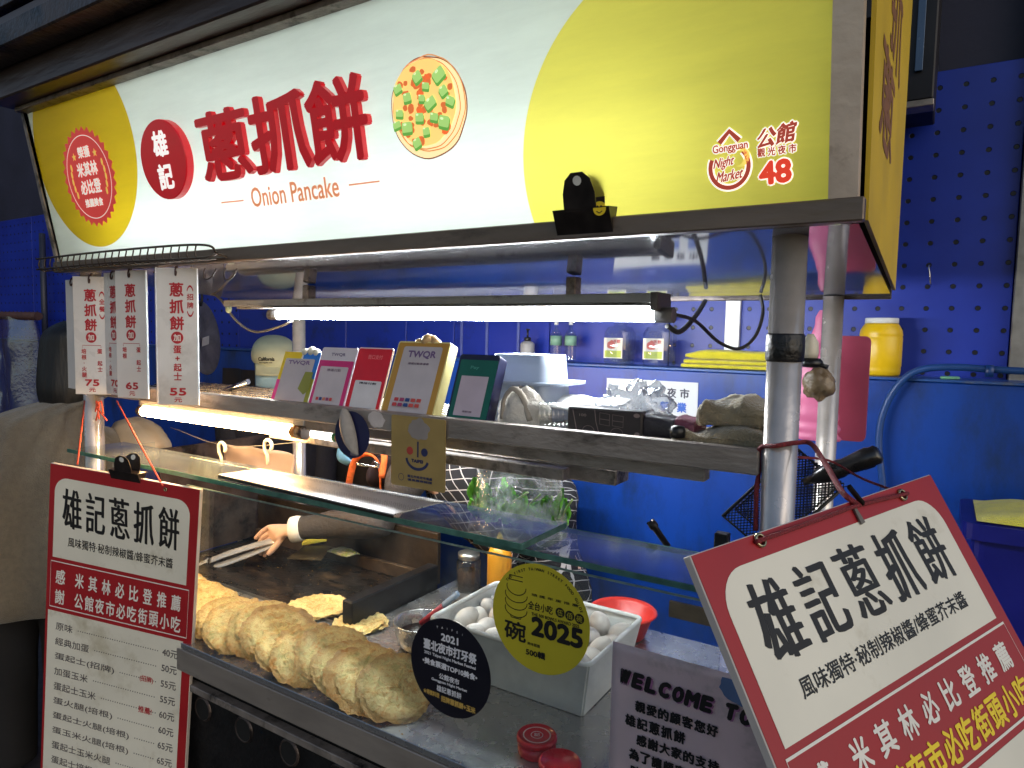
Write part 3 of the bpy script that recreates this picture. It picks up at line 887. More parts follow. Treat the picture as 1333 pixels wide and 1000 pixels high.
for x in (-1.55, -0.7):
    MB().box(x - 0.012, x + 0.012, ty - 0.01, ty + 0.02, 1.684, roofz(ty) - 0.004).build('hanger', WORN, lamp)
wz, wy = 1.346, 1.145
wl = thing('tube_lamp', 'glowing warm orange tube lamp fixed under the shelf at left', 'lamp', (-1.7, wy, 1.33))
MB().tube([(-2.03, wy, wz), (-1.365, wy, wz)], 0.0145, 20).build('tube', WARM, wl)
MB().tube([(-1.364, wy, wz), (-1.345, wy, wz)], 0.0155, 14).build('lamp_holder', mat('amber_end', (150, 96, 40), 0.4), wl)
MB().tube([(-1.3445, wy, wz), (-1.318, wy, wz)], 0.0165, 14).build('lamp_holder', mat('brown_lamp_end', (70, 52, 40), 0.5), wl)
MB().tube([(-2.05, wy, wz), (-2.031, wy, wz)], 0.0165, 14).build('lamp_holder', mat('brown_lamp_end'), wl)
MB().box(-2.05, -1.32, wy - 0.006, wy + 0.02, wz + 0.017, 1.3875).build('batten', BATT, wl)
s2 = thing('tube_lamp', 'short white tube lamp piece with a green band beside the blue round sticker', 'lamp', (-1.27, wy + 0.03, 1.33))
MB().tube([(-1.315, wy + 0.02, wz - 0.002), (-1.24, wy + 0.02, wz - 0.004)], 0.0115, 16).build('tube', glow('short_tube_light', (1.0, 0.97, 0.92), 3.5), s2)
MB().tube([(-1.239, wy + 0.02, wz - 0.004), (-1.228, wy + 0.02, wz - 0.004)], 0.0118, 16).build('green_band', mat('green_band', (60, 140, 90), 0.4), s2)
MB().tube([(-1.2275, wy + 0.02, wz - 0.004), (-1.19, wy + 0.02, wz - 0.004)], 0.0118, 16).build('lamp_holder', mat('amber_end'), s2)

# cables
BC = mat('black_cable', (22, 20, 20), 0.5)
GC = mat('grey_cable', (120, 118, 112), 0.5)
def cable(pxs, r, m, label, **k):
    pts = curve([at(x, y, Y=yy) for x, y, yy in pxs], 7)
    o = MB().tube(pts, r, 8).build(k.get('name', 'cable'), m)
    return tag(o, label, 'cable')
cable([(868, 424, 1.36), (885, 432, 1.4), (905, 412, 1.5), (918, 392, 1.68)], 0.0055, BC, 'black cable looping from the white tube lamp up to the roof')
cable([(872, 408, 1.36), (905, 418, 1.45), (935, 445, 1.55), (962, 454, 1.6), (983, 438, 1.65), (993, 408, 1.68), (990, 384, 1.69)], 0.004, BC, 'thin black cable sagging in a loop over the yellow towels')
cable([(262, 378, 1.5), (285, 388, 1.5), (308, 418, 1.5), (332, 432, 1.5), (362, 426, 1.45), (380, 418, 1.4)], 0.004, GC, 'grey cable sagging at the left end of the white tube lamp')
o = MB().lathe(at(299, 402, Y=1.34), [(0.0, 0.0), (0.013, 0.001), (0.014, 0.006), (0.0, 0.008)], 18, ax=V(0, -1, 0)).build('round_switch', mat('pale_green_switch', (196, 222, 200), 0.4))
tag(o, 'small pale green round switch at the left end of the lamp batten', 'switch')

# ================================================================== WIRE RACK AND PRICE PLATES
WIRE = mat('rusty_wire', (74, 62, 54), 0.5, 0.6, 0.25, 40)
rk = thing('wire_rack', 'rusty narrow wire rack fixed along the lower left edge of the sign', 'rack', (-1.9, 1.0, 1.75))
ya0, ya1 = 0.955, 1.008
za0, za1 = 1.772, 1.764
xl, xr = -2.235, -1.425
for (y, z) in ((ya0, za0 + 0.018), (ya1, za1), (ya0, za0 - 0.012)):
    MB().tube(curve([(xl, y, z), ((xl + xr) / 2, y, z + 0.004), (xr - 0.03, y, z), (xr, (ya0 + ya1) / 2, za0)], 8), 0.0028, 8).build('long_wire', WIRE, rk)
base = None
for i in range(24):
    x = xl + 0.02 + i * (xr - xl - 0.06) / 23
    if base is None:
        o = MB().tube(curve([(0, ya0, za0 + 0.019), (0, ya0 - 0.003, za0 - 0.004), (0, ya0 + 0.01, za0 - 0.016), (0, ya1, za1)], 4), 0.0018, 6).build('rung', WIRE, rk, local=True)
        base = o
    else:
        o = base.copy(); COL.objects.link(o)
    o.matrix_parent_inverse = Matrix.Translation(-rk.location)
    o.location = (x, 0, 0)
for (px, py) in ((273, 352), (300, 352)):
    c = at(px, py, Y=1.0)
    MB().tube([c + V(0.022 * math.cos(a), 0.008 * math.sin(a), 0.022 * math.sin(a)) for a in [PI * 0.9 + i * PI * 1.15 / 12 for i in range(13)]], 0.0016, 6).build('wire_loop', WIRE, rk)

PLATE = mat('white_acrylic_plate', (216, 212, 208), 0.3, 0, 0.05, 8, stain=(190, 184, 178), stscale=5)
PEDGE = mat('clear_plate_edge', (236, 240, 242), 0.15, 0, 0.05, 8, trl=0.5)
def price_plate(x0, x1, top, bot, Y, yaw, label, main=None, side=None, cols=None, price=None):
    a, b = at(x0, top, Y=Y), at(x1, top, Y=Y)
    zt = (a.z + b.z) / 2; zb = at((x0 + x1) / 2, bot, Y=Y).z
    hh = zt - zb
    W = 0.1
    mid = (a + b) / 2
    u = V(math.cos(yaw), math.sin(yaw), 0)
    fr = Frame(V(mid.x, Y, zb) - u * W / 2, u, V(0, 0, 1))
    t = thing('price_plate', label, 'price plate', (mid.x, Y, zb), 0, 'price plates hanging from the wire rack')
    MB().obox(fr.p(W / 2, hh / 2, -0.003), fr.u, fr.v, fr.n, W / 2, hh / 2, 0.003, ch=0.0006).build('plate', PLATE, t)
    MB().obox(fr.p(W + 0.001, hh / 2, -0.003), fr.u, fr.v, fr.n, 0.0009, hh / 2, 0.0031, ch=0.0002).build('edge', PEDGE, t)
    tp = fr.p(W * 0.5, hh - 0.012, 0)
    MB().tube(curve([tp - fr.n * 0.008, tp + V(0, 0, 0.016), tp + fr.n * 0.006 + V(0, 0, 0.004), tp + fr.n * 0.003 - V(0, 0, 0.006), tp - fr.n * 0.008 + V(0, 0, 0.022)], 5), 0.0022, 6).build(
        'wire_tie', mat('dark_wire_tie', (60, 34, 30), 0.5), t)
    if main:
        m = MB()
        column(m, fr, main, W * 0.5, hh - 0.036, 0.036, 0.0425, wt=0.0012)
        if side: column(m, fr, side, W * 0.84, hh - 0.042, 0.0165, 0.0215, wt=0.0004)
        y = hh - 0.036 - 3 * 0.0425 - 0.012
        flat(m, fr, disc(W * 0.5, y, 0.0155, 24), 0.0004)
        if len(cols) == 1:
            column(m, fr, cols[0], W * 0.5, y - 0.020, 0.0205, 0.0228, wt=0.0006)
        else:
            stroke(m, fr, [(W * 0.24, y - 0.03), (W * 0.24, y - 0.023), (W * 0.78, y - 0.023), (W * 0.78, y - 0.03)], 0.0014, 0.0006)
            column(m, fr, cols[0], W * 0.74, y - 0.033, 0.0145, 0.0172, wt=0.0004)
            column(m, fr, cols[1], W * 0.28, y - 0.033, 0.0145, 0.0172, wt=0.0004)
        write(m, fr, price, W * 0.5, 0.034, w=0.042, h=0.020, wt=0.0011)
        write(m, fr, '元', W * 0.5, 0.013, w=0.020, h=0.012, wt=0.0004)
        m.build('lettering', RED_INK, t)
        m2 = MB(); write(m2, fr, '加', W * 0.5, y, w=0.018, h=0.018, wt=0.0004, lift=0.0012)
        m2.build('circled_lettering', WHITE_PRINT, t)
    return t
price_plate(84, 104, 364, 506, 1.05, -0.07, 'white acrylic price plate turned almost edge-on, leftmost of the row')
price_plate(98, 136, 360, 513, 1.03, 0.56, 'white acrylic price plate with red lettering reading 75', '蔥抓餅', '︵全餐︶', ['蛋 起士', '培根·火腿'], '75')
price_plate(136, 157, 355, 514, 1.04, -0.02, 'white acrylic price plate with red lettering reading 70, half turned away', '蔥抓餅', None, ['蛋 起士', '培根·火腿'], '70')
price_plate(154, 184, 352, 518, 1.03, 0.30, 'white acrylic price plate with red lettering reading 65, third price from the left', '蔥抓餅', None, ['蛋 起士', '培根'], '65')
price_plate(203, 206, 350, 523, 1.035, 2.63, 'white acrylic price plate hanging exactly edge-on, left of the 55 plate')
price_plate(210, 249, 349, 527, 1.02, 0.60, 'white acrylic price plate with red lettering reading 55, rightmost of the row', '蔥抓餅', '︵招牌︶', ['蛋+起士'], '55')

# ================================================================== CLIPS
def binder_clip(fr, w, body_h, label, parent=None, group=None, hole=True, depth=0.02):
    """fr: origin at the middle of the clipped edge, v along the handles"""
    CLIPM = mat('dark_clip_steel', (44, 38, 36), 0.36, 0.35, 0.25, 40)
    t = thing('binder_clip', label, 'clip', tuple(fr.o), 0, group)
    pts = [(0.0016, -body_h * 0.55), (depth * 0.5, body_h * 0.45), (-depth * 0.5, body_h * 0.45), (-0.0016, -body_h * 0.55)]
    MB().prism([fr.p(-w / 2, b, c) for c, b in pts], fr.u * w).build('body', CLIPM, t)
    for s in (1, -1):
        c = depth * 0.42 * s
        hp = [(-w * 0.29, body_h * 0.35), (-w * 0.28, body_h * 1.0), (-w * 0.22, body_h * 1.5), (-w * 0.10, body_h * 1.75), (w * 0.10, body_h * 1.75), (w * 0.22, body_h * 1.5), (w * 0.28, body_h * 1.0), (w * 0.29, body_h * 0.35)]
        sl = 0.18 * s
        bm_ = MB(); bm_.prism([fr.p(a, b, c + sl * (b - body_h * 0.35)) for a, b in hp], fr.n * 0.0015)
        h = bm_.build('handle', CLIPM, t)
        if hole:
            y_ = body_h * 1.45
            MB().prism([fr.p(a, b, c + sl * (b - body_h * 0.35) + (0.0018 if True else 0)) for a, b in disc(0, y_, w * 0.075, 14)], fr.n * 0.0003).build(
                'hole', mat('clip_hole', (214, 214, 206), 0.6), h)
    return t
bo_ = at(757, 286, Y=1.0)
cf = Frame(bo_ + V(0, 0.012, 0.0), V(1, 0, 0), V(0, -0.12, 1))
ck = binder_clip(cf, 0.10, 0.042, 'large black clip gripping the lower edge of the shop sign', depth=0.034)
tg = MB(); flat(tg, cf, disc(0.034, 0.016, 0.011, 24), 0.0165); tg.build('sticker', mat('yellow_sticker', (240, 206, 30), 0.5), ck)
tg = MB(); flat(tg, cf, disc(0.031, 0.019, 0.0018, 8), 0.0171); flat(tg, cf, disc(0.037, 0.019, 0.0018, 8), 0.0171)
stroke(tg, cf, [(0.029, 0.012), (0.034, 0.009), (0.039, 0.012)], 0.0014, 0.0171); tg.build('sticker_mark', INK, ck)

# ================================================================== MENU BOARDS
def menu_board(fr, W, Hh, b, label, second=None, menu=False):
    """fr: origin top left corner, v runs up"""
    t = thing('menu_board', label, 'menu board', tuple(fr.p(W / 2, -Hh)))
    MB().obox(fr.p(W / 2, -Hh / 2, -0.006), fr.u, fr.v, fr.n, W / 2, Hh / 2, 0.0055, ch=0.001).build('board', mat('board_edge_white', (206, 196, 188), 0.5, 0, 0.06), t)
    m = MB(); flat(m, fr, [(0.001, -0.001), (W - 0.001, -0.001), (W - 0.001, -Hh + 0.001), (0.001, -Hh + 0.001)], 0.0002, 0.0006)
    m.build('red_border', RED_PRINT, t)
    m = MB(); r = W * 0.085
    top = rounded(W * 0.04, W * 0.945, -b, -b * 0.135, r, 8)[:18] + [(W * 0.04, -b), (W * 0.945, -b)]
    flat(m, fr, top, 0.0008, 0.0004)
    m.build('title_panel', CREAM_BOARD, t)
    m = MB()
    # brush-like title: strokes thickened along a slanted nib
    chars = '雄記蔥抓餅'
    for i, ch in enumerate(chars):
        cx = W * (0.165 + 0.163 * i)
        write(m, fr, ch, cx, -b * 0.45, w=W * 0.128, h=b * 0.42, wt=0.0, nib=(W * 0.0042, -W * 0.0012), lift=0.0012, shear=-0.05 + 0.03 * math.sin(i * 2.3), rot=0.02 * math.sin(i * 3.1))
    write(m, fr, '風味獨特·秘制辣椒醬/蜂蜜芥末醬', W * 0.5, -b * 0.805, w=W * 0.71, h=b * 0.105, wt=W * 0.0007, lift=0.0012)
    m.build('title_lettering', INK, t)
    b2 = b * 1.59
    m = MB()
    stroke(m, fr, [(W * 0.03, -b * 1.045), (W * 0.965, -b * 1.045), (W * 0.965, -b2 + b * 0.045), (W * 0.03, -b2 + b * 0.045)], W * 0.006, 0.0008, closed=True)
    for i, ch in enumerate('米其林必比登推薦'):
        write(m, fr, ch, W * (0.235 + 0.093 * i), -b * 1.205, w=W * 0.062, h=b * 0.165, wt=W * 0.0018, lift=0.0008)
    if not second:
        for i, ch in enumerate('公館夜市必吃街頭小吃'):
            write(m, fr, ch, W * (0.235 + 0.073 * i), -b * 1.425, w=W * 0.062, h=b * 0.165, wt=W * 0.0018, lift=0.0008)
    write(m, fr, '感', W * 0.10, -b * 1.205, w=W * 0.068, h=b * 0.16, wt=W * 0.0018, lift=0.0008)
    write(m, fr, '謝', W * 0.10, -b * 1.425, w=W * 0.068, h=b * 0.16, wt=W * 0.0018, lift=0.0008)
    m.build('band_lettering', WHITE_PRINT, t)
    if second:
        m = MB()
        for i, ch in enumerate('公館夜市必吃街頭小吃'):
            write(m, fr, ch, W * (0.235 + 0.073 * i), -b * 1.425, w=W * 0.066, h=b * 0.18, wt=W * 0.002, lift=0.0008)
        m.build('band_lettering', YEL_INK, t)
    m = MB(); flat(m, fr, [(W * 0.02, -b2), (W * 0.945, -b2), (W * 0.945, -Hh + 0.03), (W * 0.02, -Hh + 0.03)], 0.0008, 0.0004)
    m.build('menu_panel', CREAM_BOARD, t)
    if menu:
        m = MB(); mr = MB()
        rows = [('原味', '40元'), ('經典加蛋', '50元'), ('蛋起士(招牌)', '55元'), ('加蛋玉米', '55元'), ('蛋起士玉米', '60元'), ('蛋火腿(培根)', '60元'),
                ('蛋起士火腿(培根)', '65元'), ('蛋玉米火腿(培根)', '65元'), ('蛋起士玉米火腿', '70元'), ('蛋起士培根火腿', '75元'), ('蛋鮪魚起士', '70元')]
        for i, (s_, p_) in enumerate(rows):
            y = -b2 - b * (0.16 + 0.168 * i)
            if -y > Hh - 0.05: break
            w_ = W * 0.06 * len(s_)
            write(m, fr, s_, W * 0.08 + w_ / 2, y, w=w_, h=b * 0.088, wt=W * 0.0006, lift=0.0012)
            write(m, fr, p_, W * 0.865, y, w=W * 0.10, h=b * 0.085, wt=W * 0.0008, lift=0.0012)
            x = W * 0.1 + w_ + W * 0.02
            while x < W * 0.79:
                flat(m, fr, disc(x, y, W * 0.0035, 6), 0.0012); x += W * 0.016
            if i in (2, 4): write(mr, fr, '(招牌)' if i == 2 else '推薦!', W * 0.72, y, w=W * 0.09, h=b * 0.075, wt=W * 0.0006, lift=0.0016)
        m.build('menu_lettering', mat('faded_ink', (84, 78, 78), 0.6), t); mr.build('red_lettering', RED_INK, t)
    return t
# left board (turned a little towards the street)
LW = 0.46; LB = 0.2516
LF = Frame(V(-1.975, 0.861, 1.238), V(0.947, 0.312, -0.082), V(0.079, 0.022, 0.997))
lb = menu_board(LF, LW, 0.90, LB, 'tall menu board with white band lettering hung on strings at the left post', menu=True)
RW = 0.46; RB = 0.184
RF_ = Frame(V(-0.198, 0.646, 1.388), V(0.417, 0.905, 0.077), V(-0.482, 0.149, 0.863))
rb = menu_board(RF_, RW, 0.62, RB, 'tilted board with yellow and white band lettering tied beside the right post', second=True, menu=True)

# grommets and cords
BRASS = mat('brass_grommet', (190, 176, 140), 0.25, 1.0, 0.1)
for (px, py) in ((988, 704), (1173, 645)):
    a, b = RF_.px(px, py)
    MB().tube([RF_.p(a + 0.0062 * math.cos(t), b + 0.0062 * math.sin(t), 0.0022) for t in [2 * PI * i / 16 for i in range(17)]], 0.0019, 8).build('grommet', BRASS, rb)
for (px, py) in ((216, 637), ):
    a, b = LF.px(px, py)
    MB().tube([LF.p(a + 0.004 * math.cos(t), b + 0.004 * math.sin(t), 0.002) for t in [2 * PI * i / 14 for i in range(15)]], 0.0016, 8).build('grommet', BRASS, lb)
CORD = mat('dark_red_cord', (126, 34, 40), 0.7, 0, 0.3, 300, 0.5, 500)
ORG = mat('orange_red_string', (206, 76, 50), 0.6, 0, 0.2, 200)
ga = RF_.p(*RF_.px(988, 704), 0.004); gb = RF_.p(*RF_.px(1173, 645), 0.004)
mid = RF_.p(*RF_.px(1112, 660), 0.006)
pk_ = V(-0.178, 1.1, at(1045, 580, Y=1.1).z)
o = MB().tube(curve([ga - RF_.n * 0.006, ga + RF_.n * 0.002, (ga * 0.4 + mid * 0.6) + RF_.n * 0.001, mid, gb + RF_.n * 0.002, gb - RF_.n * 0.006], 8), 0.0026, 8).build('cord', CORD)
tag(o, 'dark red cord strung between the two brass grommets of the tilted board', 'cord')
o = MB().tube(curve([mid, at(1096, 640, Y=0.90), at(1075, 605, Y=1.0), at(1056, 578, Y=1.08), pk_ + V(0, -0.02, 0.006), V(-0.204, 1.07, pk_.z), V(-0.232, 1.09, pk_.z - 0.01), V(-0.234, 1.1, pk_.z - 0.05),
                     V(-0.233, 1.085, at(990, 640, Y=1.09).z), V(-0.231, 1.085, at(988, 690, Y=1.09).z)], 8), 0.0036, 8).build('cord', CORD)
tag(o, 'thick dark red cord looped round the right post and holding the tilted board', 'cord')
o = MB().tube(curve([V(-0.178, 1.11, pk_.z - 0.02), at(1080, 600, Y=1.25), at(1120, 622, Y=1.2), at(1165, 640, Y=1.08), gb - RF_.n * 0.012], 8), 0.002, 8).build('cord', CORD)
tag(o, 'thin red cord running from the right post down behind the tilted board', 'cord')
# tie clip on the board's cord
tcf = RF_
o = MB().obox(RF_.p(*RF_.px(1105, 648), 0.010), (RF_.p(*RF_.px(1116, 662)) - RF_.p(*RF_.px(1095, 636))).normalized(), RF_.n, V(0, 0, 1), 0.013, 0.0025, 0.0022).build('cord_clasp', mat('dark_clasp', (40, 36, 34), 0.35, 0.7))
tag(o, 'small dark metal clasp on the red cord at the board top', 'clasp')
o = MB()
a, b = RF_.px(1116, 676)
flat(o, RF_, [(a - 0.002, b + 0.012), (a + 0.003, b + 0.012), (a + 0.006, b - 0.006), (a - 0.002, b - 0.007)], 0.004, 0.002)
tag(o.build('paper_tab', mat('grey_tab', (110, 104, 96), 0.5, 0.3)), 'tiny grey tab under the clasp on the tilted board', 'tab')
pl_ = V(-2.19, 1.075, at(128, 522, Y=1.08).z)
for (px, py, sx_, lab) in ((102, 604, 110, 'orange string from the left post down to the left corner of the menu board'), (213, 632, 152, 'orange string slanting from the shelf down to the right part of the menu board')):
    s = at(sx_, 522, Y=1.06); e = LF.p(*LF.px(px, py), 0.003)
    tag(MB().tube([s, s * 0.6 + e * 0.4 + V(0, 0, -0.003), e], 0.0022, 7).build('string', ORG), lab, 'string')
kn = MB()
c = at(132, 528, Y=1.06)
for i in range(7):
    a = random.uniform(0, 6); 
    kn.tube(curve([c + V(-0.02, 0.0, 0.004), c + V(random.uniform(-.02, .03), -0.006, random.uniform(-.02, .015)), c + V(random.uniform(-.03, .05), -0.004, random.uniform(-.05, .02))], 4), 0.0022, 6)
tag(kn.build('string_knot', ORG), 'tangled orange string knot tied round the left post under the shelf', 'string')
cl = LF.p(LW * 0.52, 0.0, -0.004)
binder_clip(Frame(cl, LF.u, LF.v), 0.09, 0.032, 'wide black binder clip gripping the top of the left menu board', depth=0.03)

# ================================================================== THINGS ON THE SHELF EDGE: PAYMENT CARDS
CY0 = 1.135
def card_frame(BL, BR, TL, Y=CY0):
    o = at(*BL, Y=Y); r = at(*BR, Y=Y); t = at(*TL, X=o.x)
    o2 = V(o.x, o.y, 1.4145)
    k = (1.4145 - o.z) / (t.z - o.z)
    o2 = o + (t - o) * k
    W = (r - o).x
    fr = Frame(o2, V(1, 0, 0), t - o2)
    return fr, W, (t - o2).length
CARD_W = mat('card_white', (208, 202, 206), 0.4, 0, 0.05, 20)
def card(BL, BR, TL, label, layers, Y=CY0, thick=0.004, body=(220, 220, 220), bodyname='acrylic_card', name='payment_card', r=0.006):
    fr, W, Hh = card_frame(BL, BR, TL, Y)
    t = thing(name, label, 'payment card', tuple(fr.p(W / 2, 0)), 0, 'payment cards along the shelf')
    m = MB(); m.prism([fr.p(x, y, 0) for x, y in rounded(0, W, 0, Hh, r)], fr.n * -thick); bodyo = m.build('card', mat(bodyname, body, 0.35, 0, 0.05, 12), t)
    for i, (kind, rgb, args) in enumerate(layers):
        m = MB(); lift = 0.0006 + 0.0005 * i
        if kind == 'r':
            x0, x1, y0, y1, rr = args
            flat(m, fr, rounded(x0 * W, x1 * W, y0 * Hh, y1 * Hh, max(0.0005, rr), 4), lift, 0.0003); nm = 'print_area'
        elif kind == 't':
            s_, cx, cy, w, h, wt = args
            write(m, fr, s_, cx * W, cy * Hh, w=w * W, h=h * Hh, wt=wt, lift=lift); nm = 'lettering'
        elif kind == 'p':
            flat(m, fr, [(x * W, y * Hh) for x, y in args], lift, 0.0003); nm = 'print_area'
        m.build(nm, mat('print_%d_%d_%d' % rgb, rgb, 0.4, 0, 0.05, 20), t)
    return t, fr, W, Hh
PALE = (196, 186, 190); GR = (120, 104, 120)
def dots(y, n=6, rgb=((196, 60, 60), (40, 70, 130), (210, 120, 90), (150, 60, 110))):
    return [('r', rgb[i % len(rgb)], (0.2 + 0.1 * i, 0.27 + 0.1 * i, y, y + 0.05, 0.001)) for i in range(n)]
card((353, 521), (400, 526), (372, 457), 'payment card with yellow, blue and pink border, first of the row on the shelf',
     [('p', (240, 206, 20), [(0, 0.45), (0, 0.99), (0.5, 0.99), (0.5, 0.45)]), ('p', (40, 120, 214), [(0.55, 0.5), (0.55, 0.99), (1, 0.99), (1, 0.5)]), ('p', (226, 50, 140), [(0, 0.0), (0, 0.45), (0.5, 0.45), (0.5, 0.0)]),
      ('p', (150, 150, 40), [(0.6, 0.0), (0.6, 0.5), (1, 0.5), (1, 0.0)]),
      ('r', (186, 178, 182), (0.1, 0.9, 0.02, 0.86, 0.005)), ('t', (110, 84, 130), ('TWQR', 0.5, 0.78, 0.6, 0.09, 0.0006)), ('p', (134, 136, 40), [(0.66, 0.3), (0.74, 0.62), (0.95, 0.62), (0.97, 0.3), (0.85, 0.2)])])
card((401, 526), (447, 531), (421, 452), 'pink and white payment card, second of the row on the shelf',
     [('r', (208, 202, 210), (0.02, 0.98, 0.8, 0.98, 0.003)), ('t', (110, 100, 130), ('TWQR', 0.5, 0.88, 0.4, 0.06, 0.0004)), ('r', (206, 40, 116), (0.02, 0.98, 0.02, 0.78, 0.003)),
      ('r', PALE, (0.1, 0.88, 0.03, 0.68, 0.004)), ('t', GR, ('掃碼付款', 0.5, 0.62, 0.4, 0.05, 0.0002))] + dots(0.12, 5), body=(220, 214, 224), bodyname='pale_card')
card((448, 531), (493, 536), (468, 452), 'bright red payment card with a white lower panel, third of the row on the shelf',
     [('r', (214, 22, 40), (0.02, 0.98, 0.02, 0.98, 0.004)), ('t', (236, 120, 120), ('街口支付', 0.55, 0.85, 0.42, 0.07, 0.0003)), ('r', (214, 210, 212), (0.14, 0.9, 0.02, 0.48, 0.004)),
      ('t', (60, 50, 60), ('掃描付款', 0.52, 0.44, 0.5, 0.035, 0.0002))], body=(226, 200, 204), bodyname='red_card_edge')
t4, f4, w4, h4 = card((495, 536), (563, 544), (520, 444), 'thick amber framed payment card in a clear stand with a lumpy clip on top',
     [('r', (184, 138, 52), (0.02, 0.98, 0.02, 0.98, 0.004)), ('r', (190, 182, 186), (0.14, 0.88, 0.03, 0.93, 0.006)), ('t', (110, 84, 130), ('TWQR', 0.52, 0.82, 0.54, 0.11, 0.0009)), ('t', GR, ('掃碼付款享優惠', 0.5, 0.7, 0.4, 0.03, 0.0002))]
     + [('r', c, (0.22 + 0.11 * i, 0.30 + 0.11 * i, y, y + 0.045, 0.001)) for y in (0.2, 0.13) for i, c in enumerate(((190, 60, 60), (160, 60, 100), (40, 70, 130), (200, 80, 70), (190, 70, 60)))], thick=0.028, body=(216, 204, 136), bodyname='amber_block', Y=1.125)
m = MB()
rng = random.Random(5)
for (x, y, r) in ((0.35, 1.0, 0.012), (0.5, 1.03, 0.017), (0.66, 1.0, 0.013), (0.58, 1.06, 0.009)):
    m.lathe(f4.p(x * w4, y * h4, -0.012), [(r * math.sin(a), -r * math.cos(a)) for a in [PI * i / 8 for i in range(9)]], 14, ax=f4.n)
tag(m.build('card_clip', mat('tan_clip', (196, 160, 110), 0.5, 0, 0.15, 50)), 'lumpy tan clip sitting on the amber payment card', 'clip')
t5, f5, w5, h5 = card((580, 546), (632, 551), (600, 461), 'green payment card on a thick dark navy block, rightmost of the row',
     [('r', (16, 92, 78), (0.05, 0.99, 0.02, 0.92, 0.003)), ('r', (184, 170, 182), (0.16, 0.84, 0.1, 0.68, 0.001)), ('t', (70, 140, 126), ('Pay', 0.45, 0.8, 0.22, 0.06, 0.0005)), ('t', GR, ('掃碼付款', 0.5, 0.16, 0.24, 0.03, 0.0002))],
     thick=0.03, body=(24, 26, 58), bodyname='navy_block')
m = MB(); c = f4.p(w4 * 0.0, h4, -0.02)
cc = at(441, 462, Y=1.16)
m = MB(); fr, W, Hh = card_frame((353, 521), (400, 526), (372, 457))
for (x, y, r) in ((0.55, 1.0, 0.010), (0.72, 1.02, 0.012), (0.86, 1.0, 0.010)):
    m.lathe(fr.p(x * W, y * Hh, -0.002), [(r * math.sin(a), -r * math.cos(a)) for a in [PI * i / 8 for i in range(9)]], 14, ax=fr.n)
tag(m.build('card_clip', mat('pale_clip', (214, 214, 200), 0.5, 0, 0.2, 80, stain=(190, 90, 70), stscale=40)), 'small pale clip sitting on the multicoloured payment card', 'clip')

# emblem card hung on the shelf beam
o_ = at(509, 630, Y=1.08); r_ = at(579, 637, Y=1.08); t_ = at(513, 540, Y=1.08)
YF = Frame(o_, V(1, 0, 0.0), V(0.0, 0.0, 1)); yw = (r_ - o_).x; yh = (t_ - o_).z
yc = thing('emblem_card', 'mustard yellow card with a smiling face emblem hung on the shelf beam', 'card', tuple(YF.p(yw / 2, 0)))
m = MB(); m.prism([YF.p(x, y, 0) for x, y in rounded(0, yw, 0, yh, 0.005)], YF.n * -0.002); m.build('card', mat('mustard_card', (156, 132, 78), 0.5, 0, 0.08, 20), yc)
NV = mat('navy_print', (38, 44, 84), 0.5)
m = MB(); flat(m, YF, blob(yw * 0.52, yh * 0.83, yw * 0.19, 28, 0.25, 3, 1, 0.8), 0.0006, 0.0003); m.build('cloud_mark', mat('grey_mark', (140, 132, 128), 0.5), yc)
m = MB(); flat(m, YF, disc(yw * 0.36, yh * 0.52, yw * 0.06, 20), 0.0006, 0.0003); m.build('red_eye', mat('red_mark', (166, 60, 50), 0.5), yc)
m = MB(); flat(m, YF, disc(yw * 0.63, yh * 0.52, yw * 0.06, 20), 0.0006, 0.0003); m.build('blue_eye', NV, yc)
m = MB()
stroke(m, YF, [(yw * (0.5 + 0.2 * math.cos(a)), yh * (0.42 + 0.15 * math.sin(a))) for a in [PI * (1.02 + 0.9 * i / 16) for i in range(17)]], 0.006, 0.0006)
stroke(m, YF, [(yw * 0.51, yh * 0.66), (yw * 0.51, yh * 0.44)], 0.004, 0.0006)
write(m, YF, 'TAIPEI', yw * 0.5, yh * 0.385, w=yw * 0.22, h=yh * 0.05, wt=0.0006, lift=0.001)
write(m, YF, '臺北市政府市場處', yw * 0.55, yh * 0.16, w=yw * 0.46, h=yh * 0.04, wt=0.0003, lift=0.001)
write(m, YF, '優良攤商認證', yw * 0.55, yh * 0.11, w=yw * 0.46, h=yh * 0.035, wt=0.0003, lift=0.001)
stroke(m, YF, disc(yw * 0.2, yh * 0.13, yw * 0.05, 18), 0.001, 0.0008, closed=True)
m.build('lettering', NV, yc)

# round navy sticker with its peeled flap, and a torn white label
c = at(458, 566, Y=1.076); BF2 = Frame(c, V(1, 0, 0), V(0, 0, 1))
rs = thing('peeling_sticker', 'navy round sticker half peeled off the shelf beam with its grey back showing', 'sticker', tuple(c))
m = MB(); m.prism([BF2.p(x, y, 0) for x, y in disc(0, 0, 0.052, 36)], BF2.n * -0.001); m.build('disc', mat('navy_sticker', (30, 32, 70), 0.4), rs)
m = MB()
def flap(a, b):
    ang = PI * (b - 0.5)
    x = 0.012 - 0.042 * math.cos(ang) * 0.2 + (a - 0.5) * 0.045 * math.cos(ang) + (0.5 - b) * 0.045
    y = 0.05 * math.sin(ang) + 0.008
    return BF2.p(x - 0.01, y, 0.004 + 0.018 * math.sin(PI * a) * math.cos(ang))
m.grid(flap, 8, 14); m.build('flap', mat('grey_sticker_back', (150, 144, 138), 0.6, 0, 0.1, 60), rs, solid=0.0008)
m = MB(); write(m, BF2, 'TOP10', -0.02, -0.005, w=0.03, h=0.008, wt=0.0004); flat(m, BF2, rounded(-0.004, 0.018, -0.046, -0.020, 0.001), 0.0006)
m.build('print', mat('sticker_print', (120, 112, 120), 0.5), rs)
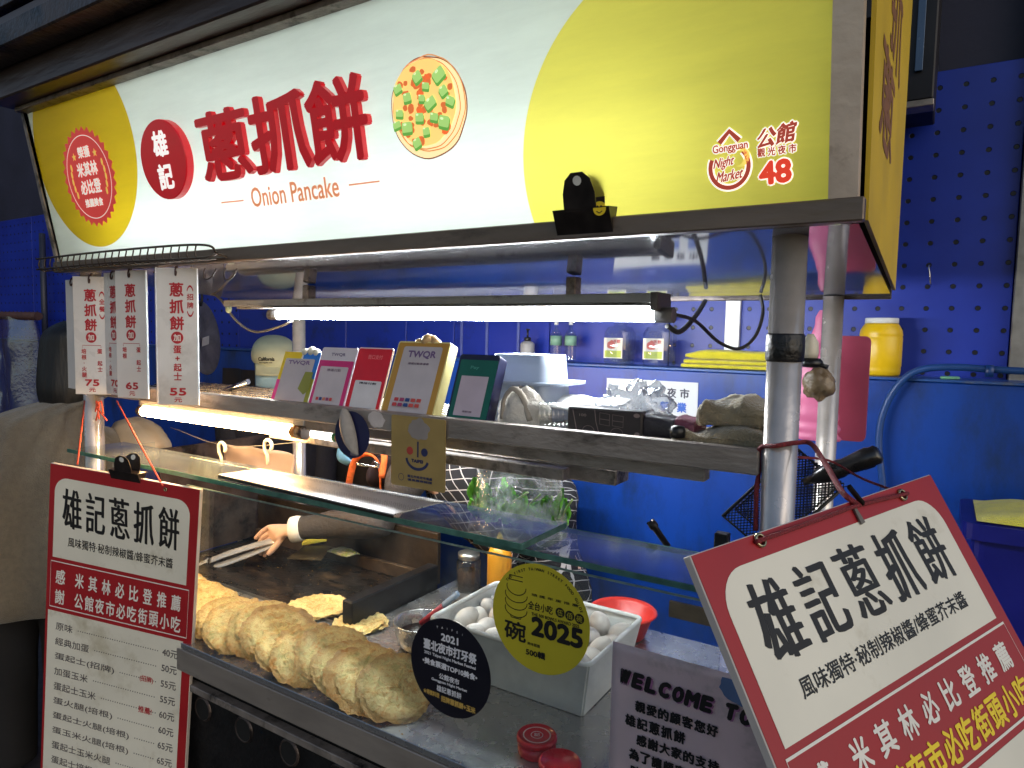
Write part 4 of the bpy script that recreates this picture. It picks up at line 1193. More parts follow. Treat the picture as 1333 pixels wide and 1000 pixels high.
fl = Frame(at(490, 546, Y=1.0855), V(1, 0, 0), V(0, 0, 1)); m = MB(); flat(m, fl, blob(0, 0, 0.019, 22, 0.22, 8, 1.25, 0.9), 0.0008, 0.0006)
tag(m.build('paper_label', mat('torn_white_label', (196, 186, 182), 0.7, 0, 0.1, 40)), 'small torn white paper label stuck on the shelf beam', 'label')
# ================================================================== ON THE COUNTER
def pancake_material(name, a, b, c):
    m = bpy.data.materials.new(name); m.use_nodes = True
    N, L = m.node_tree.nodes, m.node_tree.links
    p = N['Principled BSDF']; p.inputs['Roughness'].default_value = 0.42
    p.inputs['Subsurface Weight'].default_value = 0.0
    p.inputs['Subsurface Radius'].default_value = (0.02, 0.012, 0.006)
    p.inputs['Subsurface Scale'].default_value = 0.3
    tc = N.new('ShaderNodeTexCoord'); oi = N.new('ShaderNodeObjectInfo')
    ad = N.new('ShaderNodeVectorMath'); ad.operation = 'ADD'
    cb = N.new('ShaderNodeVectorMath'); cb.operation = 'SCALE'; cb.inputs[0].default_value = (9, 5, 3)
    L.new(oi.outputs['Random'], cb.inputs['Scale']); L.new(tc.outputs['Object'], ad.inputs[0]); L.new(cb.outputs[0], ad.inputs[1])
    n = N.new('ShaderNodeTexNoise'); n.inputs['Scale'].default_value = 34; n.inputs['Detail'].default_value = 8; n.inputs['Roughness'].default_value = 0.62; n.inputs['Distortion'].default_value = 0.8
    L.new(ad.outputs[0], n.inputs['Vector'])
    r = N.new('ShaderNodeValToRGB'); e = r.color_ramp.elements
    e[0].position = 0.32; e[0].color = srgb(*c); e[1].position = 0.46; e[1].color = srgb(*a)
    k = e.new(0.54); k.color = srgb(*a); k = e.new(0.68); k.color = srgb(*b)
    L.new(n.outputs['Fac'], r.inputs[0])
    n2 = N.new('ShaderNodeTexNoise'); n2.inputs['Scale'].default_value = 85; n2.inputs['Detail'].default_value = 9; n2.inputs['Distortion'].default_value = 2.5
    L.new(ad.outputs[0], n2.inputs['Vector'])
    r2 = N.new('ShaderNodeMapRange'); r2.inputs[1].default_value = 0.56; r2.inputs[2].default_value = 0.72; r2.inputs[4].default_value = 0.75
    L.new(n2.outputs['Fac'], r2.inputs[0])
    mx = N.new('ShaderNodeMix'); mx.data_type = 'RGBA'; mx.inputs[7].default_value = srgb(172, 116, 54)
    L.new(r2.outputs[0], mx.inputs[0]); L.new(r.outputs[0], mx.inputs[6]); L.new(mx.outputs[2], p.inputs['Base Color'])
    ge = N.new('ShaderNodeNewGeometry')
    rg = N.new('ShaderNodeMapRange'); rg.inputs[1].default_value = 0.505; rg.inputs[2].default_value = 0.56; rg.inputs[4].default_value = 0.7
    L.new(ge.outputs['Pointiness'], rg.inputs[0])
    m2 = N.new('ShaderNodeMix'); m2.data_type = 'RGBA'; m2.inputs[7].default_value = srgb(206, 148, 72)
    L.new(rg.outputs[0], m2.inputs[0]); L.new(mx.outputs[2], m2.inputs[6]); hs = N.new('ShaderNodeHueSaturation'); rv = N.new('ShaderNodeMapRange'); rv.inputs[3].default_value = 0.88; rv.inputs[4].default_value = 1.18
    L.new(oi.outputs['Random'], rv.inputs[0]); L.new(rv.outputs[0], hs.inputs['Value']); ln = N.new('ShaderNodeVectorMath'); ln.operation = 'LENGTH'; L.new(tc.outputs['Object'], ln.inputs[0])
    rl = N.new('ShaderNodeMapRange'); rl.inputs[1].default_value = 0.078; rl.inputs[2].default_value = 0.108; rl.inputs[4].default_value = 0.6
    L.new(ln.outputs['Value'], rl.inputs[0])
    m3 = N.new('ShaderNodeMix'); m3.data_type = 'RGBA'; m3.inputs[7].default_value = srgb(164, 104, 44)      # crisp browned rim
    L.new(rl.outputs[0], m3.inputs[0]); L.new(m2.outputs[2], m3.inputs[6]); L.new(m3.outputs[2], hs.inputs['Color']); L.new(hs.outputs[0], p.inputs['Base Color'])
    bp = N.new('ShaderNodeBump'); bp.inputs['Strength'].default_value = 0.75; bp.inputs['Distance'].default_value = 0.006
    L.new(n2.outputs['Fac'], bp.inputs['Height']); L.new(bp.outputs[0], p.inputs['Normal'])
    return m
PK1 = pancake_material('golden_pancake', (236, 214, 146), (212, 160, 80), (198, 186, 112))
PK2 = pancake_material('pale_green_pancake', (226, 208, 146), (206, 156, 84), (176, 172, 106))
def pancake_mesh(seed, R=0.105, th=0.011, m=None, wob=1.0, plies=5):
    """several thin crumpled plies lying on each other, each with its own ragged rim"""
    mb = MB(); rg = random.Random(int(seed * 100))
    for q in range(plies):
        sd = seed + 7.3 * q
        Rq = R * (1.0 - 0.065 * q) * rg.uniform(0.95, 1.04)
        ox, oy = rg.uniform(-.012, .012) * wob, rg.uniform(-.012, .012) * wob
        z0 = th * 0.42 * q
        na, nr = 84, 16
        def fn(i, j, sd=sd, Rq=Rq, ox=ox, oy=oy, z0=z0, q=q):
            a = 2 * PI * i
            e = Rq * (1 + 0.09 * nz((math.cos(a), math.sin(a), 0), 1.6, sd) + 0.06 * nz((math.cos(a) * 5, math.sin(a) * 5, 0), 1.5, sd + 5))
            r = e * (0.001 + 0.999 * j)
            x, y = r * math.cos(a), r * math.sin(a)
            rid = 1 - 2.4 * abs(nz((math.cos(a) * 2.2 + x * 8, math.sin(a) * 2.2 + y * 8, r / R * 6.5), 1, sd + 9))
            fold = math.sin(r / R * 15 - a * (1 if q % 2 else -1) + 4 * nz((x * 12, y * 12, 0), 1, sd))
            h = z0 + 0.0034 * rid + 0.0020 * fold + 0.0018 * nz((x * 95, y * 95, 0), 1, sd + 4)
            h += (0.006 * nz((x * 9, y * 9, 0), 1, seed + 11)) * wob - 0.003 * j ** 6 * wob + 0.006 * nz((math.cos(a) * 7, math.sin(a) * 7, 1), 1, sd) * j ** 3
            return V(x + ox, y + oy, h)
        mb.grid(fn, na, nr, wrapu=True)
    return mb
pmeshes = []
for i in range(5):
    o = pancake_mesh(i * 3.7 + 1, th=0.006, plies=4).build('onion_pancake', PK1, None, local=True)
    pmeshes.append(o)
N_PK = 16
ORD = 'first second third fourth fifth sixth seventh eighth ninth tenth eleventh twelfth thirteenth fourteenth fifteenth sixteenth'.split()
rng = random.Random(11)
for i in range(N_PK):
    o = pmeshes[i] if i < 5 else pmeshes[i % 5].copy()
    if i >= 5: COL.objects.link(o)
    k = i / (N_PK - 1)
    x = -1.95 + 1.0 * k + rng.uniform(-0.008, 0.008)
    y = 1.083 + rng.uniform(-0.012, 0.012)
    t = math.radians(66 + rng.uniform(-5, 5))
    nrm = V(math.cos(t), -0.16 + rng.uniform(-.1, .1), math.sin(t)).normalized()
    q = nrm.to_track_quat('Z', 'Y')
    o.rotation_euler = (q.to_matrix() @ Matrix.Rotation(rng.uniform(0, 6.28), 3, 'Z')).to_euler()
    o.location = (x, y, 0.806 + 0.088 * math.cos(t))
    s = rng.uniform(0.84, 0.93); o.scale = (s, s, 0.9)
    if k > 0.45:
        o.material_slots[0].link = 'OBJECT'; o.material_slots[0].material = PK2
    lab = '%s onion pancake from the near right end of the long row on the counter' % ORD[N_PK - 1 - i]
    if i == N_PK - 1: lab = 'onion pancake at the near right end of the row, its whole face showing'
    if i == 0: lab = 'onion pancake at the far left end of the row next to the menu board'
    tag(o, lab, 'pancake', 'onion pancakes in a row on the counter')
for i, (px, py, R) in enumerate(((413, 793, 0.095), (470, 813, 0.075))):
    o = pancake_mesh(40 + i, R, 0.006, wob=0.4, plies=3).build('onion_pancake', PK1)
    c = at(px, py, Z=0.80)
    o.location = (c.x, c.y, 0.7985)
    tag(o, 'flat onion pancake frying on the griddle, left of the two' if i == 0 else 'flat onion pancake frying on the griddle against the black rim', 'pancake', 'onion pancakes on the griddle')

# spatula blade and scouring cloth at the back of the griddle
sp = thing('spatula', 'flat metal spatula with a yellow handle end lying at the back of the griddle', 'spatula', tuple(at(405, 722, Z=0.84)))
P = [at(373, 728, Z=0.842), at(418, 730, Z=0.842), at(431, 712, Z=0.842), at(397, 711, Z=0.842)]
MB().prism(P, V(0, 0, 0.002)).build('blade', mat('oily_blade', (120, 108, 80), 0.35, 0.8, 0.2, 20), sp)
P = [at(393, 710, Z=0.85), at(395, 706, Z=0.85), at(428, 699, Z=0.85), at(430, 704, Z=0.85)]
MB().prism(P, V(0, 0, 0.008)).build('handle', mat('yellow_handle', (212, 196, 70), 0.5), sp)
c = at(447, 719, Z=0.848)
m = MB()
def clothf(a, b):
    x = (a - 0.5) * 0.105; y = (b - 0.5) * 0.05
    return V(c.x + x * 0.95 + y * 0.2, c.y - x * 0.05 + y, 0.846 + 0.012 * (1 - (2 * a - 1) ** 4) * (1 - (2 * b - 1) ** 4) + 0.006 * nz((x * 30, y * 30, 0), 1, 4))
m.grid(clothf, 24, 14)
tag(m.build('scouring_pad', mat('green_white_pad', (206, 208, 180), 0.9, 0, 0.1, 30, 0.4, 200, stain=(150, 176, 70), stscale=22, stlo=0.5, sthi=0.6), solid=0.004), 'crumpled pale green scouring pad on the back rim of the griddle', 'scouring pad')

# egg crate and eggs
cx0, cx1, cy0, cy1 = -0.99, -0.58, 1.235, 1.52
cr = thing('egg_crate', 'open white plastic crate full of eggs behind the glass', 'crate', ((cx0 + cx1) / 2, (cy0 + cy1) / 2, 0.8))
zt_, zb_ = 0.925, 0.802
ins = 0.022
def wallq(a, b, c, d, th):
    """one leaning wall of the crate"""
    n = (V(*b) - V(*a)).cross(V(*d) - V(*a)).normalized()
    return MB().prism([V(*a), V(*b), V(*c), V(*d)], n * th)
wallq((cx0 + ins, cy0 + ins, zb_), (cx1 - ins, cy0 + ins, zb_), (cx1, cy0, zt_), (cx0, cy0, zt_), 0.004).build('wall', WHITEP, cr)
wallq((cx1 - ins, cy0 + ins, zb_), (cx1 - ins, cy1 - ins, zb_), (cx1, cy1, zt_), (cx1, cy0, zt_), 0.004).build('wall', WHITEP, cr)
wallq((cx1 - ins, cy1 - ins, zb_), (cx0 + ins, cy1 - ins, zb_), (cx0, cy1, zt_), (cx1, cy1, zt_), 0.004).build('wall', WHITEP, cr)
wallq((cx0 + ins, cy1 - ins, zb_), (cx0 + ins, cy0 + ins, zb_), (cx0, cy0, zt_), (cx0, cy1, zt_), 0.004).build('wall', WHITEP, cr)
MB().box(cx0 + ins, cx1 - ins, cy0 + ins, cy1 - ins, zb_ - 0.0015, zb_ + 0.003).build('floor', WHITEP, cr)
rim = MB(); rr = 0.006
pts = [fr_ for fr_ in rounded(cx0 - 0.002, cx1 + 0.002, cy0 - 0.002, cy1 + 0.002, 0.016, 5)]
rim.tube([V(x, y, zt_) for x, y in pts + pts[:2]], rr, 8, cap=False); rim.build('rim', WHITEP, cr)
EGGM = mat('white_eggshell', (230, 224, 216), 0.5, 0, 0.05, 12, 0.1, 260, stain=(206, 190, 168), stscale=24, stlo=0.58, sthi=0.72)
eg = MB().lathe(V(0, 0, 0), [(0.0215 * math.sin(a) * (1 - 0.10 * -math.cos(a)), -0.0285 * math.cos(a)) for a in [PI * i / 14 for i in range(15)]], 20).build('egg', EGGM, None, local=True)
rng = random.Random(2)
ROWN = ['front', 'second', 'third', 'fourth', 'back']
COLN = ['first', 'second', 'third', 'fourth', 'fifth', 'sixth', 'seventh']
for j in range(5):
    for i in range(7):
        o = eg if (i, j) == (0, 0) else eg.copy()
        if (i, j) != (0, 0): COL.objects.link(o)
        x = cx0 + 0.038 + (cx1 - cx0 - 0.076) * i / 6 + rng.uniform(-.004, .004)
        y = cy0 + 0.036 + (cy1 - cy0 - 0.072) * j / 4 + rng.uniform(-.004, .004)
        o.location = (x, y, 0.892 + rng.uniform(-.008, .012))
        o.rotation_euler = (rng.uniform(0.3, 1.5), rng.uniform(-.6, .6), rng.uniform(0, 6.28))
        s = rng.uniform(1.02, 1.2); o.scale = (s, s, s)
        tag(o, 'white egg in the %s row of the crate, %s from the left' % (ROWN[j], COLN[i]), 'egg', 'eggs in the white crate')
fl_ = MB().box(cx0 + 0.03, cx1 - 0.03, cy0 + 0.03, cy1 - 0.03, 0.806, 0.865)
fl_.build('liner_tray', mat('grey_pulp_tray', (170, 168, 160), 0.9, 0, 0.1, 30, 0.3, 100), cr)

# steel bowl with sauce and a brush
bc = at(549, 812, Z=0.86); bc = V(bc.x, bc.y, 0.80)
bw = thing('sauce_bowl', 'round stainless steel bowl of dark sauce beside the griddle', 'bowl', tuple(bc))
MB().lathe(bc, [(0.045, 0.0), (0.058, 0.012), (0.066, 0.04), (0.068, 0.068), (0.071, 0.07), (0.072, 0.067)], 36, caps=(1, 0)).build('body', STEEL, bw, solid=0.0015)
MB().lathe(bc, [(0.0, 0.036), (0.063, 0.0365)], 36).build('sauce', mat('dark_sauce', (36, 22, 14), 0.2, 0, 0.2, 10), bw)
br_ = thing('sauce_brush', 'brush with a red and pale blue handle leaning in the steel bowl', 'brush', tuple(bc + V(0, 0, 0.05)))
a = at(548, 812, Z=0.855); b = a + V(0.085, 0.045, 0.085); m_ = a * 0.42 + b * 0.58
MB().tube([a, m_], [0.008, 0.0075], 10).build('ferrule', mat('red_handle', (176, 44, 56), 0.4), br_)
hb = MB().tube(curve([m_, m_ * 0.6 + b * 0.4, b], 5), [0.0075] + [0.0095] * 9 + [0.008], 12, flat=0.55)
hb.build('handle', mat('pale_blue_handle', (128, 150, 176), 0.4), br_)
# red basin, orange bottle
c = at(815, 812, Z=0.86); c = V(c.x - 0.035, c.y + 0.06, 0.80)
tag(MB().lathe(c, [(0.06, 0.002), (0.08, 0.058), (0.088, 0.062), (0.092, 0.066), (0.088, 0.070), (0.078, 0.062), (0.057, 0.008), (0.0, 0.007)], 40).build('plastic_basin', mat('red_plastic', (206, 50, 40), 0.35, 0, 0.06, 10)),
    'red plastic basin standing behind the egg crate', 'basin')
c = at(650, 745, Y=1.66)
ob = thing('sauce_bottle', 'orange yellow sauce bottle standing behind the egg crate', 'bottle', (c.x, 1.66, 0.8))
MB().lathe(V(c.x, 1.66, 0.80), [(0.034, 0.0), (0.036, 0.006), (0.036, 0.15), (0.028, 0.17), (0.012, 0.178)], 28).build('body', mat('mustard_bottle', (226, 156, 30), 0.35, 0, 0.06, trl=0.25), ob)
MB().lathe(V(c.x, 1.66, 0.80), [(0.014, 0.1785), (0.013, 0.19), (0.004, 0.215), (0.003, 0.216)], 18).build('nozzle', mat('mustard_nozzle', (236, 196, 60), 0.4), ob)
c = at(610, 752, Y=1.7)
jb = thing('spice_jar', 'small clear jar with dark contents behind the steel bowl', 'jar', (c.x, 1.7, 0.8))
MB().lathe(V(c.x, 1.7, 0.80), [(0.036, 0.0), (0.038, 0.01), (0.038, 0.09), (0.03, 0.1)], 24).build('body', film('jar_glass', (0.8, 0.76, 0.7), 0.25, 0.08, dscale=30, drgb=(120, 100, 80)), jb)
MB().lathe(V(c.x, 1.7, 0.80), [(0.033, 0.002), (0.034, 0.06), (0.0, 0.062)], 24).build('contents', mat('spice_dark', (52, 34, 26), 0.8), jb)
MB().lathe(V(c.x, 1.7, 0.80), [(0.0325, 0.1005), (0.034, 0.102), (0.034, 0.118), (0.0, 0.12)], 24).build('lid', mat('steel_lid', (170, 168, 162), 0.3, 0.9), jb)

# red round tins on the counter
for i, (px, py, z, lab) in enumerate(((699, 956, 0.8, 'red round tin with white rings on its lid on the steel counter'), (729, 990, 0.8, 'plain red round tin nearest the camera at the bottom edge of the picture'))):
    c = at(px, py, Z=z + 0.034); c = V(c.x, c.y, z)
    t = thing('round_tin', lab, 'tin', tuple(c))
    RT = mat('red_tin', (196, 26, 40), 0.3, 0, 0.06, 20, coat=0.3)
    MB().lathe(c, [(0.0355, 0.0), (0.037, 0.002), (0.037, 0.022)], 40).build('body', RT, t)
    MB().lathe(c, [(0.037, 0.0225), (0.039, 0.0235), (0.039, 0.031), (0.037, 0.034), (0.034, 0.0345), (0.0335, 0.0325), (0.0, 0.0325)], 40).build('lid', RT, t)
    if i == 0:
        for r0, r1 in ((0.0245, 0.027), (0.0105, 0.012)):
            MB().lathe(c, [(r0, 0.0329), (r0, 0.0332), (r1, 0.0332), (r1, 0.0329)], 36, caps=(0, 0)).build('ring', mat('tin_white', (222, 200, 200), 0.4), t)
        fr = Frame(c + V(0, 0, 0.0328), V(0.85, 0.5, 0), V(-0.5, 0.85, 0)); m = MB(); write(m, fr, '記', 0, 0, w=0.011, h=0.011, wt=0.0003); m.build('lettering', mat('tin_white'), t)

# ================================================================== STICKERS ON THE GLASS
GY = 1.0172
def sticker(px, py, R, name, label, body_m):
    c = at(px, py, Y=GY); fr = Frame(c, V(1, 0, 0), V(0, 0, 1))
    t = thing(name, label, 'sticker', tuple(c))
    m = MB(); m.prism([fr.p(x, y, 0) for x, y in disc(0, 0, R, 56)], fr.n * -0.0006); m.build('disc', body_m, t)
    return t, fr
R = 0.096
t, fr = sticker(585, 870, R, 'round_sticker', 'black round night market award sticker reading 2021 on the front glass', mat('black_vinyl', (24, 22, 32), 0.35, 0, 0.1, 10))
m = MB()
SW_ = mat('sticker_white', (226, 224, 226), 0.5, 0, 0.03)
for i, ch in enumerate('TAIPEI'): write(m, fr, ch, (-0.030 + 0.012 * i), R * (0.80 + 0.0 * i) - 0.0002 * (i - 2.5) ** 2 * 2, h=0.0042, wt=0.0001)
write(m, fr, '2021', 0, R * 0.60, w=0.042, h=0.0155, wt=0.0009)
write(m, fr, '臺北夜市打牙祭', 0, R * 0.36, w=0.128, h=0.0215, wt=0.0009)
write(m, fr, '2021 Taipei Night Market Festival', 0, R * 0.17, w=0.124, h=0.008, wt=0.0003)
write(m, fr, '•美食票選TOP10美食•', 0, R * 0.0, w=0.132, h=0.0135, wt=0.0006)
write(m, fr, '公館夜市', 0, -R * 0.22, w=0.049, h=0.012, wt=0.0004)
write(m, fr, 'Gongguan Night Market', 0, -R * 0.345, w=0.086, h=0.007, wt=0.0003)
write(m, fr, '雄記蔥抓餅', 0, -R * 0.49, w=0.060, h=0.0125, wt=0.0003)
m.build('lettering', SW_, t)
m = MB(); write(m, fr, '★得獎料理', -0.043, -R * 0.645, w=0.040, h=0.0105, wt=0.0004); write(m, fr, '招牌蔥抓餅+玉米', 0.022, -R * 0.68, w=0.082, h=0.0125, wt=0.0006)
m.build('gold_lettering', mat('sticker_gold', (206, 168, 84), 0.5), t)
t, fr = sticker(702, 806, 0.098, 'round_sticker', 'yellow round street food award sticker reading 2025 on the front glass', mat('yellow_vinyl', (198, 182, 44), 0.45, 0, 0.05, 10))
R = 0.098
m = MB()
s_ = 'THE FIRST TAIWAN STREET FOOD GUIDE'
for i, ch in enumerate(s_):
    if ch == ' ': continue
    a = math.radians(140 - 118 * i / (len(s_) - 1))
    write(m, fr, ch, R * 0.9 * math.cos(a), R * 0.9 * math.sin(a), h=0.0052, wt=0.0002, rot=a - PI / 2)
bx, by = -R * 0.52, R * 0.30
stroke(m, fr, [(bx - 0.012, by + 0.038), (bx - 0.012, by + 0.030), (bx + 0.016, by + 0.030)], 0.0016, 0.0008); stroke(m, fr, [(bx - 0.012, by + 0.038), (bx + 0.016, by + 0.038)], 0.0016, 0.0008)
for k in range(4):
    yy = by + 0.018 - 0.0135 * k
    w_ = 0.023 if k else 0.020
    stroke(m, fr, [(bx + w_ * math.cos(a) + 0.003, yy + 0.0145 * math.sin(a)) for a in [math.radians(165 + 200 * i / 14) for i in range(15)]], 0.0015, 0.0008)
stroke(m, fr, [(bx - 0.009, by - 0.034), (bx - 0.007, by - 0.039), (bx + 0.013, by - 0.039), (bx + 0.015, by - 0.034)], 0.0016, 0.0008)
write(m, fr, '碗', bx + 0.002, -R * 0.34, w=0.046, h=0.036, wt=0.0010)
write(m, fr, '全台小吃', R * 0.02, R * 0.22, w=0.050, h=0.0155, wt=0.0003)
write(m, fr, 'THE 500 BOWLS AWARD 2025', R * 0.32, R * 0.065, w=0.094, h=0.0058, wt=0.0002)
write(m, fr, '2025', R * 0.36, -R * 0.15, w=0.102, h=0.036, wt=0.0022)
write(m, fr, '美味認證', -R * 0.1, -R * 0.50, w=0.026, h=0.006, wt=0.0001)
write(m, fr, '500輯', -R * 0.06, -R * 0.66, w=0.040, h=0.0135, wt=0.0006)
write(m, fr, '頒 獎 年 度 推 薦', R * 0.30, R * 0.42, w=0.092, h=0.005, wt=0.0001)
for k in range(3): flat(m, fr, disc(R * (0.42 + 0.19 * k), R * 0.22 - 0.001 * k, 0.0088, 20), 0.0008, 0.0002)
m.build('lettering', INK, t)
m = MB()
for k, ch in enumerate('伍佰碗'): write(m, fr, ch, R * (0.42 + 0.19 * k), R * 0.22 - 0.001 * k, w=0.011, h=0.011, lift=0.0013)
m.build('circled_lettering', mat('yellow_vinyl'), t)

# welcome notice behind the tilted board
c = at(806, 838, Y=1.0095); c2 = at(768, 1000, Y=1.0095)
ww, wh = 0.27, (c - c2).z * 1.25
wf = Frame(V(c.x - 0.012, 1.0095, c.z - wh), V(1, 0, 0), V(0, 0, 1))
t = thing('welcome_notice', 'dirty pink laminated notice reading WELCOME TO on the front glass', 'notice', tuple(wf.p(ww / 2, 0)))
m = MB(); m.grid(lambda a, b: wf.p(ww * a, wh * b, 0.0015 * nz((a * 3, b * 4, 0), 1, 5) - 0.002), 14, 18)
m.build('sheet', mat('pink_grey_paper', (236, 214, 214), 0.55, 0, 0.08, 7, trl=0.35, stain=(160, 150, 140), stscale=6, stlo=0.55, sthi=0.75), t, solid=0.001)
m = MB()
s_ = 'WELCOME TO'
kx = ww / 0.30
for i, ch in enumerate(s_):
    if ch == ' ': continue
    x = 0.024 + 0.0222 * i - (0.008 if i > 7 else 0)
    write(m, wf, ch, x, wh - 0.052 - 0.0006 * i, w=0.019 if ch != 'M' else 0.023, h=0.027, wt=0.0024, lift=0.0012, shear=0.18)
for i, (s_, x, sz) in enumerate((('親愛的顧客您好', 0.052, 0.0185), ('雄記蔥抓餅', 0.036, 0.0195), ('感謝大家的支持', 0.056, 0.0185), ('為了讓顧客等候', 0.044, 0.0185), ('時間縮短請先點', 0.048, 0.0185))):
    for j, ch in enumerate(s_):
        write(m, wf, ch, x + sz * 1.04 * j, wh - 0.094 - 0.0275 * i, w=sz * 0.92, h=sz, wt=0.0005, nib=(0.0005, -0.0003), lift=0.0012)
m.build('lettering', INK, t)
m = MB()
for i in range(10):
    if s_: pass
for i, ch in enumerate('WELCOME TO'):
    if ch == ' ': continue
    x = 0.026 + 0.0222 * i - (0.008 if i > 7 else 0)
    write(m, wf, ch, x, wh - 0.0535 - 0.0006 * i, w=0.019 if ch != 'M' else 0.023, h=0.027, wt=0.0034, lift=0.0006, shear=0.18)
m.build('lettering_shadow', mat('mauve_print', (168, 110, 150), 0.5), t)
m = MB(); flat(m, wf, [(p[0], p[1]) for p in blob(0.205, wh - 0.018, 0.030, 26, 0.2, 2, 1.0, 0.8) if p[1] < wh - 0.003], 0.0008, 0.0002); m.build('blue_blot', mat('slate_blue_print', (92, 116, 158), 0.5), t)
m = MB(); flat(m, wf, [(0.006, 0.02), (0.035, 0.03), (0.03, 0.055), (0.012, 0.06)], 0.0008, 0.0002); m.build('grey_blot', mat('grey_print', (110, 104, 108), 0.5), t)

# ================================================================== ON THE GLASS SHELF
m = MB()
tr_ = thing('perforated_tray', 'grey perforated metal tray lying upside down on the glass shelf', 'tray', (-1.3, 1.11, 1.23))
a, b, c, d = at(284, 619, Z=1.236), at(512, 671, Z=1.236), at(578, 654, Z=1.246), at(338, 611, Z=1.246)
def perforated():
    m_ = mat('perforated_steel', (190, 186, 182), 0.42, 0.25, 0.1, 12)
    N, L = m_.node_tree.nodes, m_.node_tree.links
    tc = N.new('ShaderNodeTexCoord'); v = N.new('ShaderNodeTexVoronoi'); v.inputs['Scale'].default_value = 190; v.inputs['Randomness'].default_value = 0.15
    L.new(tc.outputs['Object'], v.inputs['Vector'])
    r = N.new('ShaderNodeMapRange'); r.inputs[1].default_value = 0.26; r.inputs[2].default_value = 0.36
    L.new(v.outputs['Distance'], r.inputs[0])
    b_ = N['Principled BSDF']; src = b_.inputs['Base Color'].links[0].from_socket
    mx = N.new('ShaderNodeMix'); mx.data_type = 'RGBA'; mx.inputs[6].default_value = srgb(24, 22, 20)
    L.new(r.outputs[0], mx.inputs[0]); L.new(src, mx.inputs[7]); L.new(mx.outputs[2], b_.inputs['Base Color'])
    bp = N.new('ShaderNodeBump'); bp.inputs['Strength'].default_value = 0.6; bp.inputs['Distance'].default_value = 0.002
    L.new(r.outputs[0], bp.inputs['Height']); L.new(bp.outputs[0], b_.inputs['Normal'])
    return m_
PERF = perforated()
MB().prism([a, b, c, d], V(0, 0, 0.0025)).build('sheet', PERF, tr_)
MB().prism([a + V(0, 0, -0.006), b + V(0, 0, -0.006), b + V(0, 0, 0.0), a], V(0, 0.002, 0)).build('front_lip', mat('dark_lip', (60, 58, 54), 0.4, 0.6), tr_)
# white paper sheet under glass edge at left
a, b, c, d = at(180, 612, Z=1.2305), at(275, 612, Z=1.2305), at(560, 668, Z=1.2305), at(500, 675, Z=1.2305)
# hooks on a wire line
HK = mat('cream_hook', (222, 216, 190), 0.4, 0, 0.05)
o = MB().tube(curve([V(-2.2, 1.33, 1.262), at(300, 581, Y=1.32), at(440, 574, Y=1.31), V(-1.1, 1.3, 1.268)], 6), 0.0013, 6).build('wire_line', mat('thin_wire', (150, 146, 140), 0.4, 0.7))
tag(o, 'thin taut wire line with two cream hooks behind the glass shelf', 'wire')
for (px, py, lab) in ((289, 584, 'cream plastic S hook hanging on the wire line, left of the pair'), (349, 581, 'cream plastic S hook hanging on the wire line, right of the pair')):
    c = at(px, py, Y=1.315)
    pts = [c + V(0.017 * math.cos(a), 0, 0.002 + 0.017 * math.sin(a)) for a in [math.radians(-40 + 220 * i / 14) for i in range(15)]]
    pts += [c + V(-0.015, 0, -0.012), c + V(-0.004, 0, -0.028), c + V(-0.002, 0, -0.055)]
    tag(MB().tube(pts, 0.0052, 8).build('hook', HK), lab, 'hook', 'cream hooks on the wire line')
# pale folded trays hanging behind the hooks
c = at(330, 597, Y=1.42)
m = MB()
def sheetf(a, b):
    return V(c.x - 0.16 + 0.36 * a, 1.42 + 0.02 * nz((a * 3, b, 0), 1, 3), c.z - 0.035 + 0.075 * b - 0.015 * abs(a - 0.5) + 0.008 * nz((a * 5, b * 4, 0), 1, 7))
m.grid(sheetf, 24, 10)
tag(m.build('paper_bag_sheaf', mat('mauve_grey_paper', (176, 158, 150), 0.6, 0, 0.1, 8, trl=0.3), solid=0.004), 'sheaf of pale paper bags hanging behind the two cream hooks', 'paper bags')
m = MB(); c = at(492, 604, Z=1.29)
c = at(482, 606, Y=1.3)
for k in range(2):
    m.tube(curve([c + V(-0.05, 0, -0.004 * k), c + V(0.01, 0.01, -0.004), c + V(0.03, 0, 0.006 - 0.008 * k), c + V(0.02, -0.004, 0.012)], 5), 0.0024, 6)
tag(m.build('tongs_tip', mat('shiny_wire', (206, 204, 200), 0.2, 1.0)), 'bent steel wire clip lying behind the perforated tray', 'clip')

# ================================================================== ON THE SHELF, RIGHT HALF
# white tub upside down
c0 = at(640, 545, Y=1.27); c1 = at(722, 545, Y=1.27)
tb = thing('plastic_tub', 'milky white plastic tub with a flared rim standing on the shelf', 'tub', ((c0.x + c1.x) / 2, 1.36, 1.4145))
TUBM = mat('milky_plastic', (186, 198, 216), 0.3, 0, 0.05, 10, trl=0.25)
zt_ = at(690, 462, Y=1.26).z
w2 = (c1.x - c0.x) / 2; mx_ = (c0.x + c1.x) / 2
m = MB()
def tubf(a, b):
    p = rounded(-1, 1, -0.55, 0.55, 0.25, 6); n = len(p)
    x, y = p[int(round(a * n)) % n]
    s = 1.0 - 0.16 * b
    return V(mx_ + x * w2 * s, 1.30 + y * 0.12 * s, 1.4145 + (zt_ - 1.4145) * b)
m.grid(tubf, 28, 6, wrapu=True, smooth=True)
p = rounded(-1, 1, -0.55, 0.55, 0.25, 6)
m.add([V(mx_ + x * w2 * 0.84, 1.30 + y * 0.12 * 0.84, zt_) for x, y in p], [tuple(range(len(p)))])
m.build('body', TUBM, tb)
zr = at(740, 499, Y=1.27).z
m = MB(); m.prism([V(mx_ + x * w2 * 1.12 + 0.02, 1.30 + y * 0.14, zr - 0.006) for x, y in p], V(0, 0, 0.006)); m.build('rim', TUBM, tb)
